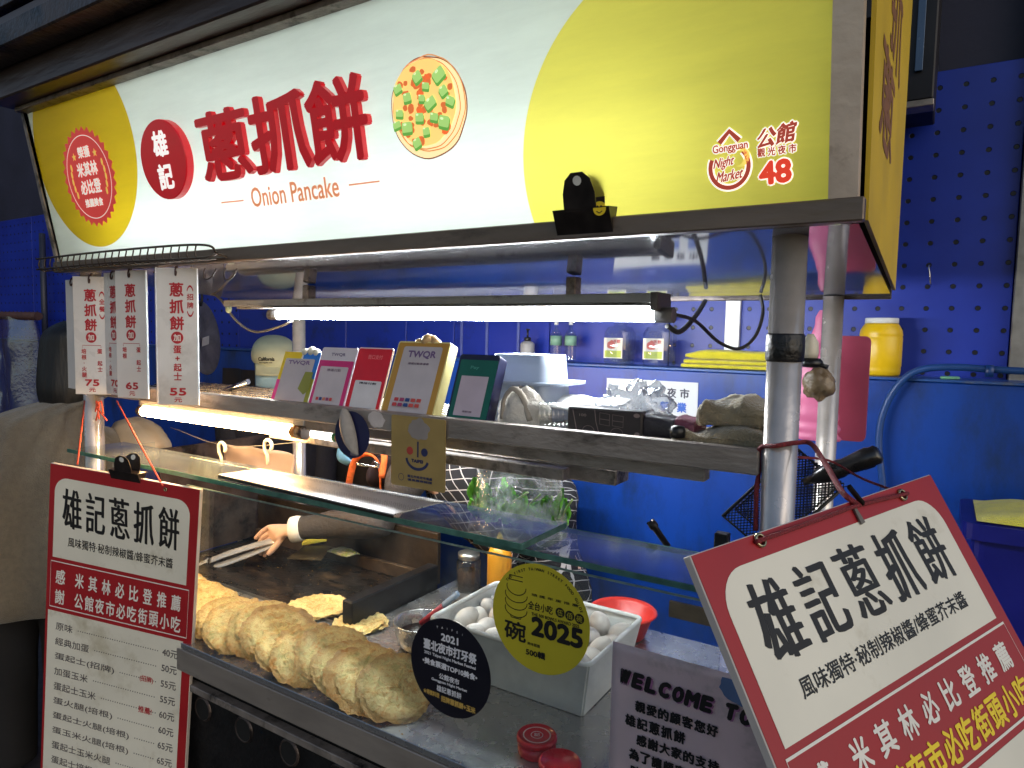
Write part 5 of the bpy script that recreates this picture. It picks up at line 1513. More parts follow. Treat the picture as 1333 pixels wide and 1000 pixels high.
# white cloth bag with handle
c = at(668, 545, Y=1.2)
wb = thing('cloth_bag', 'crumpled white cloth bag with a looped handle beside the navy card block', 'bag', (c.x, 1.2, 1.4145))
m = MB()
def bagf(a, b):
    an = 2 * PI * a; r = (1 - (1 - b) ** 3 * 0.1) * (1 - 0.75 * b ** 3)
    q = V(math.cos(an) * 0.062 * r, math.sin(an) * 0.04 * r, 0.075 * b)
    k = 1 + 0.22 * nz((q.x * 40, q.y * 40, q.z * 40), 1, 3)
    return V(c.x + q.x * k + 0.02, 1.21 + q.y * k, 1.415 + q.z * (1 + 0.15 * nz((a * 6, b * 3, 0), 1, 1)))
m.grid(bagf, 30, 14, wrapu=True)
m.build('body', mat('off_white_cotton', (206, 200, 190), 0.85, 0, 0.08, 20, 0.3, 150), wb)
h0, h1 = at(653, 545, Y=1.18), at(690, 548, Y=1.18)
MB().tube(curve([h0, at(656, 520, Y=1.18), at(668, 506, Y=1.18), at(681, 518, Y=1.18), h1], 6), 0.0042, 8, flat=1.6).build('handle', mat('grey_cotton', (160, 152, 140), 0.85), wb)
# stack of clear cups lying on its side
c = at(700, 546, Y=1.155)
m = MB()
ax = V(0.92, 0.38, 0.06).normalized()
prof = []
for k in range(12):
    prof += [(0.026 - 0.0002 * k, 0.009 * k), (0.0235 - 0.0002 * k, 0.009 * k + 0.002), (0.024 - 0.0002 * k, 0.009 * k + 0.008)]
m.lathe(V(c.x, 1.165, 1.442), prof, 26, ax=ax)
tag(m.build('cup_stack', film('clear_plastic', (0.92, 0.93, 0.92), 0.3, 0.12, 0.08, 40, drgb=(226, 222, 210))), 'stack of clear plastic cups lying on its side on the shelf', 'cups')
# white paper sheets behind
c = at(728, 530, Y=1.28)
m = MB(); m.grid(lambda a, b: V(c.x - 0.07 + 0.2 * a, 1.22 + 0.14 * b, 1.452 + 0.012 * nz((a * 4, b * 3, 0), 1, 2) + 0.012 * b), 16, 10)
tag(m.build('paper_sheets', mat('white_paper', (224, 222, 220), 0.6, 0, 0.04), solid=0.004), 'white paper sheets lying behind the black printed carton', 'paper')
o = MB().box(at(712, 527, Y=1.3).x, at(742, 527, Y=1.3).x, 1.36, 1.372, at(725, 527, Y=1.36).z - 0.006, at(725, 527, Y=1.36).z + 0.003).build('red_strip', mat('red_plastic'))
tag(o, 'thin red plastic strip beside the white paper sheets on the shelf', 'strip')
# black printed carton
a, b = at(738, 552, Y=1.155), at(834, 562, Y=1.155)
bxz = at(785, 533, Y=1.155).z
bk = thing('printed_carton', 'long black carton printed with pale line drawings lying on the shelf', 'carton', ((a.x + b.x) / 2, 1.2, 1.4145))
CF = Frame(V(a.x, 1.155, 1.415), V(1, 0.04, 0), V(0, 0, 1)); cw = b.x - a.x; chh = bxz - 1.415
MB().obox(CF.p(cw / 2, chh / 2, -0.035), CF.u, CF.v, CF.n, cw / 2, chh / 2, 0.035, ch=0.003).build('box', mat('black_carton', (44, 38, 38), 0.5, 0, 0.15, 20), bk)
m = MB()
stroke(m, CF, [(cw * 0.08, chh * 0.9), (cw * 0.14, chh * 0.1)], 0.0016, 0.0006)
for x0, x1, y0, y1 in ((0.45, 0.58, 0.42, 0.82), (0.62, 0.76, 0.40, 0.78)):
    stroke(m, CF, [(cw * x0, chh * y0), (cw * x1, chh * (y0 - 0.04)), (cw * x1, chh * y1), (cw * x0, chh * (y1 + 0.04))], 0.0008, 0.0006, closed=True)
    stroke(m, CF, [(cw * x0, chh * (y0 + y1) / 2), (cw * x1, chh * (y0 + y1) / 2 - 0.001)], 0.0008, 0.0006)
stroke(m, CF, [(cw * 0.38, chh * 0.95), (cw * 0.40, chh * 0.5), (cw * 0.44, chh * 0.1)], 0.0014, 0.0006)
for x in (0.3, 0.68): stroke(m, CF, [(cw * x + 0.012 * math.cos(t), chh * 0.12 + 0.010 * math.sin(t)) for t in [PI * i / 10 for i in range(11)]], 0.0008, 0.0006)
flat(m, CF, disc(cw * 0.93, chh * 0.85, 0.006, 16, 0.004), 0.0006, 0.0002); flat(m, CF, disc(cw * 0.94, chh * 0.15, 0.005, 16, 0.004), 0.0006, 0.0002)
write(m, CF, '100', cw * 0.22, chh * 0.72, w=0.014, h=0.005); m.build('drawing', mat('pale_line_print', (128, 112, 108), 0.5), bk)
a2, b2 = at(836, 558, Y=1.165), at(903, 572, Y=1.165)
z2 = at(868, 542, Y=1.165).z
pk2 = thing('dark_packet', 'dark wrapped packet with a pink end beside the black carton', 'packet', ((a2.x + b2.x) / 2, 1.2, 1.4145))
def pkf(x0, x1):
    def fn(a, b):
        an = 2 * PI * b; sg = lambda t: math.copysign(abs(t) ** 0.45, t)
        k = 1 + 0.05 * nz((a * 5 + x0 * 9, math.cos(an) * 2, math.sin(an) * 2), 1.3, 2)
        return V(x0 + (x1 - x0) * a, 1.2 + 0.036 * sg(math.cos(an)) * k, 1.4155 + (z2 - 1.4155) * (0.5 + 0.5 * sg(math.sin(an)) * k) * (1 - 0.12 * a))
    return fn
xm = a2.x + (b2.x - a2.x) * 0.62
for x0, x1, mm_ in ((a2.x, xm, mat('dark_wrap', (48, 42, 46), 0.5, 0, 0.2, 20, 0.2, 60)), (xm + 0.0006, b2.x, mat('dark_pink_wrap', (112, 56, 74), 0.5, 0, 0.25, 20, 0.2, 60))):
    m = MB(); f_ = pkf(x0, x1); m.grid(f_, 10, 32)
    m.add([f_(0, i / 32) for i in range(32)], [tuple(range(32))]); m.add([f_(1, i / 32) for i in range(32)], [tuple(range(32))])
    m.build('wrap' if x0 == a2.x else 'pink_end', mm_, pk2)
# crumpled clear bag on top
c = at(828, 520, Y=1.22)
m = MB()
def crf(a, b):
    an = 2 * PI * a; ph = PI * b * 0.55
    d = V(math.cos(an) * math.sin(ph) * 1.2, math.sin(an) * math.sin(ph) * 0.8, math.cos(ph))
    k = 0.048 * (1 + 0.45 * nz(d, 2.6, 1) + 0.3 * abs(nz(d, 6, 3)))
    return V(c.x, 1.225, z2 - 0.008) + V(d.x * k * 1.15, d.y * k, d.z * k * 1.25)
m.grid(crf, 44, 22, wrapu=True)
tag(m.build('plastic_bag', film('crumpled_film', (0.9, 0.92, 0.95), 0.42, 0.14, 0.12, 30, 0.6, (226, 232, 240), 0.35, 0.65)), 'crumpled clear plastic bag on top of the black carton', 'plastic bag')
c = at(881, 563, Y=1.13)
tag(MB().lathe(V(c.x, 1.135, 1.4285), [(0.013, 0.0), (0.0135, 0.012), (0.011, 0.019), (0.0, 0.021)], 18).build('rubber_stopper', BLACKP), 'small black stopper standing on the shelf edge before the brown towel', 'stopper')
# brown towel heap
c0, c1 = at(893, 570, Y=1.2), at(996, 580, Y=1.2)
ztw = at(955, 518, Y=1.2).z
tw_ = thing('towel', 'folded brown terry towel at the right end of the shelf', 'towel', ((c0.x + c1.x) / 2, 1.2, 1.4145))
TB = mat('brown_terry', (158, 142, 112), 0.95, 0, 0.2, 30, 0.6, 260, stain=(124, 110, 66), stscale=9, sheen=0.5)
x9 = at(920, 560, Y=1.2).x
for k, (x0, x1, z0, z1, dep) in enumerate(((c0.x, c1.x + 0.03, 1.4155, 1.4155 + (ztw - 1.4155) * 0.42, 0.075), (x9, c1.x + 0.03, 1.4155 + (ztw - 1.4155) * 0.40, ztw, 0.062))):
    m = MB()
    def tf(u, v, x0=x0, x1=x1, z0=z0, z1=z1, dep=dep, k=k):
        an = 2 * PI * v; sg = lambda t, e: math.copysign(abs(t) ** e, t)
        x = x0 + (x1 - x0) * u - 0.006 * math.cos(an) * (1 - u)
        rise = 0.45 + 0.55 * min(1, u / (0.42 if k == 0 else 0.10)) ** 0.7
        zz = 0.5 + 0.5 * sg(math.sin(an), 0.55)
        fold = 0.006 * math.sin(u * 11 + v * 9 + 2.5 * nz((u * 3, v * 2, k), 1, 2)) * (zz > 0.5)
        y = 1.215 - dep * sg(math.cos(an), 0.55) * (1 + 0.10 * nz((u * 5, v * 3, k * 4), 1, 8))
        return V(x, y, z0 + (z1 - z0) * zz * rise + fold + 0.003 * nz((u * 22, v * 22, k), 1, 4))
    m.grid(tf, 44, 44)
    m.add([tf(0, i / 44) for i in range(44)], [tuple(range(44))])
    fo = m.build('fold', TB, tw_)
    MB().tube([tf(0.02, i / 30) for i in range(31)], 0.0028, 6).build('hem', mat('pale_hem', (196, 186, 166), 0.95, 0, 0.1, 80, 0.4, 300), fo)
# ---- hanging bag of greens under the shelf
c = at(676, 640, Y=1.42)
gb_ = thing('bag_of_greens', 'clear plastic bag of fresh green vegetables hanging under the shelf', 'plastic bag', (c.x, 1.42, 1.2))
xa0, xa1 = at(612, 670, Y=1.42).x, at(741, 680, Y=1.42).x
zb0, zb1 = at(676, 696, Y=1.42).z, at(690, 600, Y=1.42).z + 0.02
m = MB()
def bgf(a, b):
    an = 2 * PI * a
    w = 0.78 + 0.22 * (1 - b)
    x = (xa0 + xa1) / 2 + (xa1 - xa0) / 2 * math.cos(an) * w * (1 + 0.05 * nz((a * 8, b * 3, 0), 1, 1))
    y = 1.42 + (0.012 + 0.06 * (1 - b) ** 1.2) * math.sin(an) + 0.006 * math.sin(an * 7 + 2 * b) * b
    return V(x, y, zb0 + (zb1 - zb0) * b)
m.grid(bgf, 60, 20, wrapu=True)
m.build('film', film('bag_film', (0.94, 0.95, 0.96), 0.5, 0.14, 0.1, 16, 0.6, (228, 228, 234), 0.42, 0.66), gb_)  # pale diffuse patches paint whitish highlights on the film
LEAF = mat('fresh_leaf', (112, 190, 60), 0.45, 0, 0.3, 20, trl=0.35)
rng = random.Random(4)
for k in range(44):
    m = MB()
    x0 = rng.uniform(xa0 + 0.02, xa1 - 0.02); y0 = 1.42 + rng.uniform(-.025, .02)
    z0 = zb0 + rng.uniform(0.02, 0.055); L_ = rng.uniform(0.04, 0.085); an = rng.uniform(-0.5, 0.5); w_ = rng.uniform(0.012, 0.022)
    d = V(math.sin(an), rng.uniform(-.25, .25), math.cos(an)).normalized(); sd = V(d.z, 0.3 * rng.uniform(-1, 1), -d.x).normalized()
    def lf(a, b, x0=x0, y0=y0, z0=z0, L_=L_, d=d, sd=sd, w_=w_, k=k):
        w = w_ * math.sin(PI * (0.08 + 0.9 * b)) ** 0.8
        return V(x0, y0, z0) + d * L_ * b + sd * (a - 0.5) * 2 * w + V(0, -0.01, 0) * (1 - (2 * a - 1) ** 2) * nz((a * 2, b * 2, k), 1) * 2 + V(0, 0.004 * math.sin(a * 14 + b * 9), 0)
    m.grid(lf, 6, 7)
    m.build('leaf', LEAF, gb_)
for k in range(7):
    x0 = xa0 + 0.02 + (xa1 - xa0 - 0.04) * k / 6
    MB().tube(curve([V(x0, 1.42, zb0 + 0.02), V(x0 + rng.uniform(-.02, .02), 1.415, zb0 + 0.07), V(x0 + rng.uniform(-.03, .03), 1.42, zb0 + 0.11)], 4), 0.0028, 6).build('stem', mat('pale_stem', (176, 200, 130), 0.4, trl=0.3), gb_)

# crumbs and flakes fallen beside the pancakes
m = MB(); rng = random.Random(21)
for k in range(170):
    x = rng.uniform(-1.75, -0.85); y = rng.choice((rng.uniform(0.99, 1.01), rng.uniform(1.18, 1.27), rng.uniform(1.18, 1.27)))
    zc = 0.8003
    if k > 100:
        x, y, zc = rng.uniform(-2.1, -1.37), rng.uniform(1.3, 1.64), 0.7963
    r = rng.uniform(0.001, 0.0034); h = r * rng.uniform(0.3, 0.8); a = rng.uniform(0, 6.28)
    m.add([V(x + r * math.cos(a + i * 2.1) * rng.uniform(.6, 1.4), y + r * math.sin(a + i * 2.1), zc) for i in range(3)] + [V(x, y, zc + h)], [(0, 1, 2), (0, 1, 3), (1, 2, 3), (2, 0, 3)])
o = m.build('pastry_crumbs', mat('crumb', (206, 162, 92), 0.7, 0, 0.3, 60))
o['kind'] = 'stuff'; tag(o, 'scattered pastry crumbs on the steel counter beside the pancakes', 'crumbs')
# ================================================================== RIGHT OF THE STALL AND ON THE LEDGE
# pink rubber glove hung by a finger
c = at(1070, 480, Y=1.82)
gl_ = thing('rubber_glove', 'pink rubber glove hanging upside down between the two right posts', 'glove', tuple(at(1066, 572, Y=1.82)))
rows = [(1073, 404, 5), (1073, 412, 10), (1072, 430, 12), (1070, 448, 15), (1066, 470, 21), (1063, 490, 24), (1062, 520, 26), (1061, 545, 28), (1060, 560, 30), (1060, 572, 31)]
m = MB()
def glf(a, b):
    k = b * (len(rows) - 1); i = min(int(k), len(rows) - 2); t = k - i
    px = rows[i][0] * (1 - t) + rows[i + 1][0] * t; py = rows[i][1] * (1 - t) + rows[i + 1][1] * t; w = rows[i][2] * (1 - t) + rows[i + 1][2] * t
    p = at(px, py, Y=1.82); s = 1.68 / 890
    an = 2 * PI * a
    wr = 1 + 0.10 * nz((math.cos(an) * 2, math.sin(an) * 2, b * 9), 1, 4) + 0.05 * math.sin(b * 60) * (0.3 + b)
    return p + V(math.cos(an) * w * s * wr, math.sin(an) * (0.012 + 0.014 * b) * wr, 0)
m.grid(glf, 30, 44, wrapu=True)
m.build('glove', mat('pink_rubber', (214, 112, 154), 0.45, 0, 0.06, 16, 0.1, 60, trl=0.2), gl_)
MB().tube(curve([at(1076, 330, Y=1.82), at(1077, 380, Y=1.82), at(1074, 412, Y=1.80)], 5), 0.002, 6).build('cord', BC, gl_)
# pink chopping board on the rear post
a, b = at(1078, 437, Y=1.9), at(1126, 576, Y=1.9)
m = MB(); m.prism([V(x, 1.9, z) for x, z in rounded(a.x, b.x, b.z, a.z, 0.014, 6)], V(0, 0.016, 0))
pb = m.build('chopping_board', mat('translucent_pink_plastic', (196, 88, 118), 0.4, 0, 0.08, 8, trl=0.3))
tag(pb, 'rounded pink plastic chopping board hanging behind the right rear post', 'chopping board')
# kitchen torch
c = at(1054, 462, Y=1.42)
kt = thing('kitchen_torch', 'small white and black gas torch beside the taped post', 'torch', tuple(c))
MB().lathe(V(c.x, 1.42, c.z - 0.006), [(0.014, 0.0), (0.016, 0.01), (0.015, 0.03), (0.009, 0.04), (0.006, 0.046)], 20).build('bottle', mat('ivory_plastic', (214, 208, 190), 0.4), kt)
MB().lathe(V(c.x + 0.004, 1.42, c.z - 0.024), [(0.014, 0.0), (0.021, 0.004), (0.02, 0.012), (0.015, 0.0175)], 18).build('base', BLACKP, kt)
MB().tube([V(c.x + 0.01, 1.415, c.z - 0.016), V(c.x + 0.034, 1.41, c.z - 0.022)], 0.0045, 8).build('nozzle', BLACKP, kt)
c = at(1066, 500, Y=1.48)
m = MB()
def bagm(a, b):
    an = 2 * PI * a; ph = PI * b
    d = V(math.cos(an) * math.sin(ph), math.sin(an) * math.sin(ph), math.cos(ph))
    k = 1 + 0.3 * nz(d, 1.8, 6) + 0.12 * abs(nz(d, 4, 2))
    return V(c.x, 1.48, c.z) + V(d.x * 0.028 * k, d.y * 0.02 * k, d.z * 0.032 * k)
m.grid(bagm, 30, 22, wrapu=True)
tag(m.build('brown_bag', mat('brown_film_bag', (128, 110, 86), 0.25, 0, 0.3, 30, 0.5, 60, stain=(70, 80, 50), stscale=20)), 'small crumpled brown bag between the two right posts under the torch', 'bag')

# black mesh basket with handle
YB = 1.33
Lc, Tc, Rc, Bc = at(941, 672, Y=YB), at(1037, 583, Y=YB), at(1096, 637, Y=YB), at(1000, 722, Y=YB)
mb_ = thing('mesh_basket', 'black wire mesh basket with a thick black handle hung behind the right post', 'basket', tuple((Lc + Tc + Rc + Bc) / 4))
BW = mat('black_wire', (24, 23, 24), 0.4, 0.4, 0.2, 40)
for off in (0.0, 0.05):
    d = V(0, off, 0); k = 1 - off * 2.0
    cc = (Lc + Tc + Rc + Bc) / 4
    q = [cc + (p - cc) * k + d for p in (Lc, Tc, Rc, Bc)]
    MB().tube(q + [q[0], q[1]], 0.0035 if off == 0 else 0.002, 8, cap=False).build('frame', BW, mb_)
    m = MB()
    n1, n2 = 22, 15
    for i in range(1, n1 + n2):
        # two diagonal families clipped to the parallelogram, in (s,t) with s along L>T and t along T>R
        for fam in (0, 1):
            k_ = i / 1.0
            if fam == 0:
                s0, t0 = (i / n1, 0.0) if i <= n1 else (1.0, (i - n1) / n2)
                s1, t1 = (0.0, i / n2) if i <= n2 else ((i - n2) / n1, 1.0)
            else:
                s0, t0 = (1 - i / n1, 0.0) if i <= n1 else (0.0, (i - n1) / n2)
                s1, t1 = (1.0, i / n2) if i <= n2 else (1 - (i - n2) / n1, 1.0)
            P0 = q[0] + (q[1] - q[0]) * s0 + (q[3] - q[0]) * t0
            P1 = q[0] + (q[1] - q[0]) * s1 + (q[3] - q[0]) * t1
            bul = V(0, -0.004 if off == 0 else 0.008, 0)
            m.tube([P0, (P0 + P1) / 2 + bul * 0.3, P1], 0.0011, 4, cap=False)
    o = m.build('wire_mesh', BW, mb_); o['kind'] = 'stuff'
h0 = at(1046, 628, Y=1.31); h1 = at(1146, 590, Y=1.31)
dr = (h1 - h0)
prof = [(0, 0.007), (0.14, 0.008), (0.2, 0.013), (0.32, 0.0165), (0.5, 0.0165), (0.55, 0.0145), (0.75, 0.0175), (0.86, 0.0185), (0.9, 0.0165), (0.96, 0.0165), (1.0, 0.011)]
MB().tube([h0 + dr * t for t, r in prof], [r for t, r in prof], 18).build('handle', mat('black_handle', (26, 24, 24), 0.3, 0, 0.2, 30, coat=0.3), mb_)
# knob behind the glass and a black block
a = at(870, 712, Y=1.25); b = at(846, 678, Y=1.25)
tag(MB().tube([a, a * 0.3 + b * 0.7, a * 0.25 + b * 0.75, b], [0.006, 0.0065, 0.0095, 0.0085], 12).build('gas_lighter', mat('dark_lighter', (34, 28, 28), 0.3, 0.3)), 'dark gas lighter sticking up behind the right glass shelf', 'lighter')
a = at(940, 705, Y=1.2)
tag(MB().box(a.x - 0.012, a.x + 0.012, 1.19, 1.21, 1.2145, at(938, 693, Y=1.2).z).build('black_block', BLACKP), 'small black plastic block standing by the corner of the tilted board', 'block')

# ledge: jar, towels, bottles
c = at(1144, 486, Y=2.53)
jr = thing('mustard_jar', 'big yellow plastic jar with a white lid on the blue ledge', 'jar', (c.x, 2.53, 1.4875))
JX = V(c.x, 2.53, 1.4875)
MB().lathe(JX, [(0.056, 0.0), (0.061, 0.006), (0.062, 0.02), (0.0615, 0.028), (0.063, 0.032), (0.063, 0.122), (0.0615, 0.126), (0.063, 0.13), (0.061, 0.146), (0.052, 0.163), (0.048, 0.168)], 40).build('body', mat('yellow_jar_plastic', (232, 190, 12), 0.35, 0, 0.05, 8), jr)
MB().lathe(JX, [(0.0475, 0.1685), (0.049, 0.170), (0.049, 0.184), (0.047, 0.186), (0.0, 0.1865)], 40).build('lid', WHITEP, jr)
a, b = at(888, 488, Y=2.48), at(1003, 488, Y=2.48)
zt1 = at(950, 456, Y=2.5).z
tw = thing('towel_stack', 'stack of folded yellow towels on the blue ledge', 'towels', ((a.x + b.x) / 2, 2.52, 1.4875))
YT = mat('yellow_towel', (214, 204, 40), 0.95, 0, 0.1, 30, 0.6, 300, sheen=0.4)
lay = [(1.488, 0.016), (1.5035, 0.016), (1.519, zt1 - 1.519)]
for k, (z0, th) in enumerate(lay):
    m = MB()
    def tf(u, v, z0=z0, th=th, k=k):
        an = 2 * PI * v
        sg = lambda t, e: math.copysign(abs(t) ** e, t)
        xo = (0.0, 0.008, 0.012)[k]
        x = a.x + xo + (b.x + 0.03 - a.x - xo) * u
        zz = sg(math.sin(an), 0.45)
        drape = 0.0
        if k == 2:
            drape = 0.05 * max(0, 0.22 - u) / 0.22 * (0.5 + 0.5 * zz) * 4 * th
            zz = zz * (0.62 + 0.38 * min(1, u / 0.14)) + 0.35 * nz((u * 4, 0, 0), 1, 2) * (zz > 0)
        yy = 2.54 - (0.078 - 0.004 * k) * sg(math.cos(an), 0.4) * (1 + 0.05 * nz((u * 7, k * 3, v * 2), 1, 5))
        return V(x, yy, z0 + th * (0.5 + 0.5 * zz) - drape)
    m.grid(tf, 30, 36)
    m.add([tf(0, i / 36) for i in range(36)], [tuple(range(36))])
    m.build('towel', YT, tw)
PETC = film('bottle_plastic', (0.86, 0.9, 0.94), 0.10, 0.10, 0.05, 20, drgb=(210, 220, 230))
def bottle(px, w, ytop, label, kind, Y=2.53, group=None):
    p = at(px, 477, Y=Y); r = w / 2 * 2.42 / 890; h = at(px, ytop, Y=Y).z - 1.4875
    t = thing('water_bottle' if kind == 'w' else ('drink_jug' if kind == 'j' else 'pump_bottle'), label, 'bottle', (p.x, Y, 1.4875), 0, group)
    B = V(p.x, Y, 1.4875)
    if kind == 'w':
        prof = [(r * 0.9, 0.0), (r, 0.01)]
        for k in range(8): prof += [(r, 0.02 + h * 0.09 * k), (r * 0.93, 0.02 + h * 0.09 * k + h * 0.045)]
        prof += [(r, h * 0.8), (r * 0.7, h * 0.92), (r * 0.32, h), (r * 0.32, h + 0.015)]
        MB().lathe(B, prof, 24).build('body', PETC, t)
        MB().lathe(B, [(r * 1.005, h * 0.86 - 0.05), (r * 1.005, h * 0.86 - 0.01)], 24).build('wrap', mat('green_wrap', (120, 160, 140), 0.4), t)
        MB().lathe(B, [(r * 0.36, h + 0.0155), (r * 0.36, h + 0.03), (0, h + 0.031)], 16).build('cap', WHITEP, t)
    elif kind == 'j':
        MB().lathe(B, [(r * 0.92, 0), (r, 0.012), (r, h * 0.8), (r * 0.8, h * 0.95), (r * 0.4, h), (r * 0.4, h + 0.02)], 4 * 6, sx=1, sy=0.8).build('body', PETC, t)
        MB().lathe(B, [(r * 0.42, h + 0.0205), (r * 0.42, h + 0.035), (0, h + 0.036)], 16).build('cap', WHITEP, t)
        fr = Frame(B + V(-r * 0.1, -r * 0.82, h * 0.16), V(1, 0, 0), V(0, 0, 1))
        m = MB(); lw_, lh_ = r * 1.25, h * 0.52
        m.prism([fr.p(x - lw_ / 2, y, 0.0) for x, y in ((0, 0), (lw_, 0), (lw_, lh_), (0, lh_))], fr.n * -0.001); m.build('label', mat('white_label', (222, 218, 206), 0.5), t)
        m = MB(); flat(m, fr, [(-lw_ * 0.44, lh_ * 0.05), (lw_ * 0.44, lh_ * 0.05), (lw_ * 0.44, lh_ * 0.38), (-lw_ * 0.44, lh_ * 0.38)], 0.0006, 0.0003); m.build('label_green', mat('label_green', (176, 190, 70), 0.5), t)
        m = MB(); flat(m, fr, blob(-lw_ * 0.1, lh_ * 0.66, lw_ * 0.22, 16, 0.4, 3), 0.0006, 0.0003); m.build('label_red', mat('label_red', (200, 90, 80), 0.5), t)
        m = MB(); write(m, fr, '茶飲', lw_ * 0.2, lh_ * 0.84, w=lw_ * 0.4, h=lh_ * 0.18, wt=0.0004, lift=0.0012); m.build('lettering', RED_INK, t)
    else:
        MB().lathe(B, [(r, 0.0), (r * 1.05, 0.006), (r * 1.05, h * 0.5), (r * 0.9, h * 0.56), (r * 0.4, h * 0.62)], 24).build('body', mat('grey_pump_body', (150, 150, 152), 0.4), t)
        MB().lathe(B, [(r * 0.5, h * 0.62), (r * 0.5, h * 0.72), (r * 0.14, h * 0.74), (r * 0.14, h * 0.95), (r * 0.3, h * 0.955), (r * 0.3, h), (0, h)], 16).build('pump', BLACKP, t)
    return t
bottle(686, 22, 428, 'grey pump bottle on the ledge, leftmost of the bottles', 'p')
bottle(723, 18, 428, 'ribbed clear water bottle on the ledge, left of the pair', 'w')
bottle(742, 18, 428, 'ribbed clear water bottle on the ledge, right of the pair', 'w')
bottle(806, 46, 424, 'clear square jug with a colourful label left of its twin on the ledge', 'j')
bottle(858, 48, 424, 'clear square jug with a colourful label beside the yellow towels', 'j')
# market notice on the blue panel
a, b = at(790, 492, Y=2.436), at(907, 548, Y=2.436)
nf = Frame(V(a.x, 2.436, b.z - 0.05), V(1, 0, 0), V(0, 0, 1)); nw, nh = b.x - a.x, a.z - b.z + 0.05
t = thing('market_notice', 'white notice about night market opening on the blue wall panel', 'notice', (a.x + nw / 2, 2.436, b.z))
m = MB(); m.prism([nf.p(0, 0), nf.p(nw, 0), nf.p(nw, nh), nf.p(0, nh)], nf.n * -0.003); m.build('sheet', mat('pale_blue_paper', (206, 214, 222), 0.5, 0, 0.05, 6), t)
m = MB()
for i, ch in enumerate('觀光夜市'): write(m, nf, ch, nw * (0.46 + 0.135 * i), nh - 0.042, w=0.034, h=0.036, wt=0.0006, nib=(0.0008, -0.0005))
m.build('lettering', mat('navy_ink', (40, 46, 70), 0.5), t)
for i, ch in enumerate('營業'):
    m = MB(); write(m, nf, ch, nw * (0.66 + 0.18 * i), nh - 0.094, w=0.036, h=0.036, wt=0.001, nib=(0.0008, -0.0005))
    m.build('lettering', mat('bright_blue_ink', (30, 90, 190), 0.5), t)
# blue hose on the panel
pts = [(1152, 660), (1148, 620), (1144, 580), (1147, 548), (1158, 518), (1176, 494), (1200, 481), (1240, 478), (1290, 481), (1345, 484)]
tag(MB().tube(curve([at(x, y, Y=2.405) for x, y in pts], 6), 0.0105, 12).build('hose', mat('blue_hose', (28, 66, 124), 0.4, 0, 0.12, 12)), 'blue hose bending up the blue wall panel and along its ledge', 'hose')
for (px, py) in ((1288, 483), ):
    p = at(px, py, Y=2.405)
    tag(MB().tube([p + V(-0.01, 0, 0), p + V(0.01, 0, 0)], 0.018, 12).build('hose_clamp', mat('dark_blue_clamp', (24, 60, 120), 0.4)), 'dark blue clamp on the hose along the ledge', 'clamp')
p = at(1237, 487, Y=2.47)
tag(MB().lathe(V(p.x, 2.47, 1.4875), [(0.018, 0), (0.02, 0.004), (0.018, 0.008), (0.0, 0.009)], 20, sx=1.6).build('bottle_cap', mat('green_white_cap', (120, 190, 150), 0.4)), 'flat pale green lid lying on the blue ledge', 'lid')

# stacked blue tubs with yellow cloth, far right
BT = mat('deep_blue_plastic', (16, 22, 118), 0.4, 0, 0.1, 8)
Yb = 2.0
xb0 = at(1252, 690, Y=Yb).x; ztop = at(1285, 684, Y=Yb).z
labs = ['deep blue plastic tub, topmost of the stack at the right edge', 'deep blue plastic tub, second of the stack at the right edge', 'deep blue plastic tub, third of the stack at the right edge', 'deep blue plastic tub at the foot of the stack at the right edge']
hh_ = ztop / 4
for k in range(4):
    z1 = ztop - k * hh_
    t = thing('plastic_tub', labs[k], 'tub', (xb0 + 0.25, Yb + 0.15, z1 - hh_), 0, 'blue tubs at the right edge')
    m = MB()
    m.prism([V(x, y, z1 - hh_ + 0.003) for x, y in rounded(xb0 + 0.02, xb0 + 0.48, Yb + 0.02, Yb + 0.30, 0.03, 4)], V(0, 0, hh_ - 0.045)); m.build('body', BT, t)
    m = MB(); m.prism([V(x, y, z1 - 0.041) for x, y in rounded(xb0, xb0 + 0.5, Yb, Yb + 0.32, 0.035, 4)], V(0, 0, 0.040)); m.build('rim', BT, t)
m = MB()
def yc_(a, b):
    x = xb0 + 0.03 + 0.42 * a; y = Yb + 0.02 + 0.27 * b
    e = max(0, (1 - (2 * a - 1) ** 4)) * max(0, (1 - (2 * b - 1) ** 4))
    return V(x, y, ztop + 0.003 + 0.03 * e * (1 + 0.4 * nz((x * 14, y * 14, 0), 1, 3)))
m.grid(yc_, 26, 18)
tag(m.build('yellow_cloth', YT), 'bright yellow cloth heaped on the topmost blue tub', 'cloth')

# ================================================================== LEFT BACKGROUND
m = MB()
pa, pb_ = at(-60, 400, Y=2.3), at(58, 400, Y=2.35)
def cur(a, b):
    x = pa.x + (pb_.x - pa.x) * a
    return V(x, 2.32 + 0.04 * math.sin(a * 15 + b * 1.2) + 0.03 * nz((a * 6, b * 3, 0), 1, 2), 0.9 + (1.66 - 0.9) * b)
m.grid(cur, 80, 24)
tag(m.build('plastic_curtain', film('curtain_film', (0.80, 0.81, 0.85), 0.14, 0.22, 0.14, 2, 0.2, (176, 176, 186), 0.3, 0.9)), 'clear plastic sheet hanging in folds at the left edge behind the customer', 'curtain')
m = MB(); m.tube([V(pa.x - 0.2, 2.30, 1.672), V(pb_.x - 0.05, 2.33, 1.662)], 0.03, 12)
tag(m.build('curtain_roll', mat('brown_roll', (70, 46, 44), 0.7, 0, 0.2, 20)), 'rolled brown edge at the top of the clear plastic sheet', 'roll')
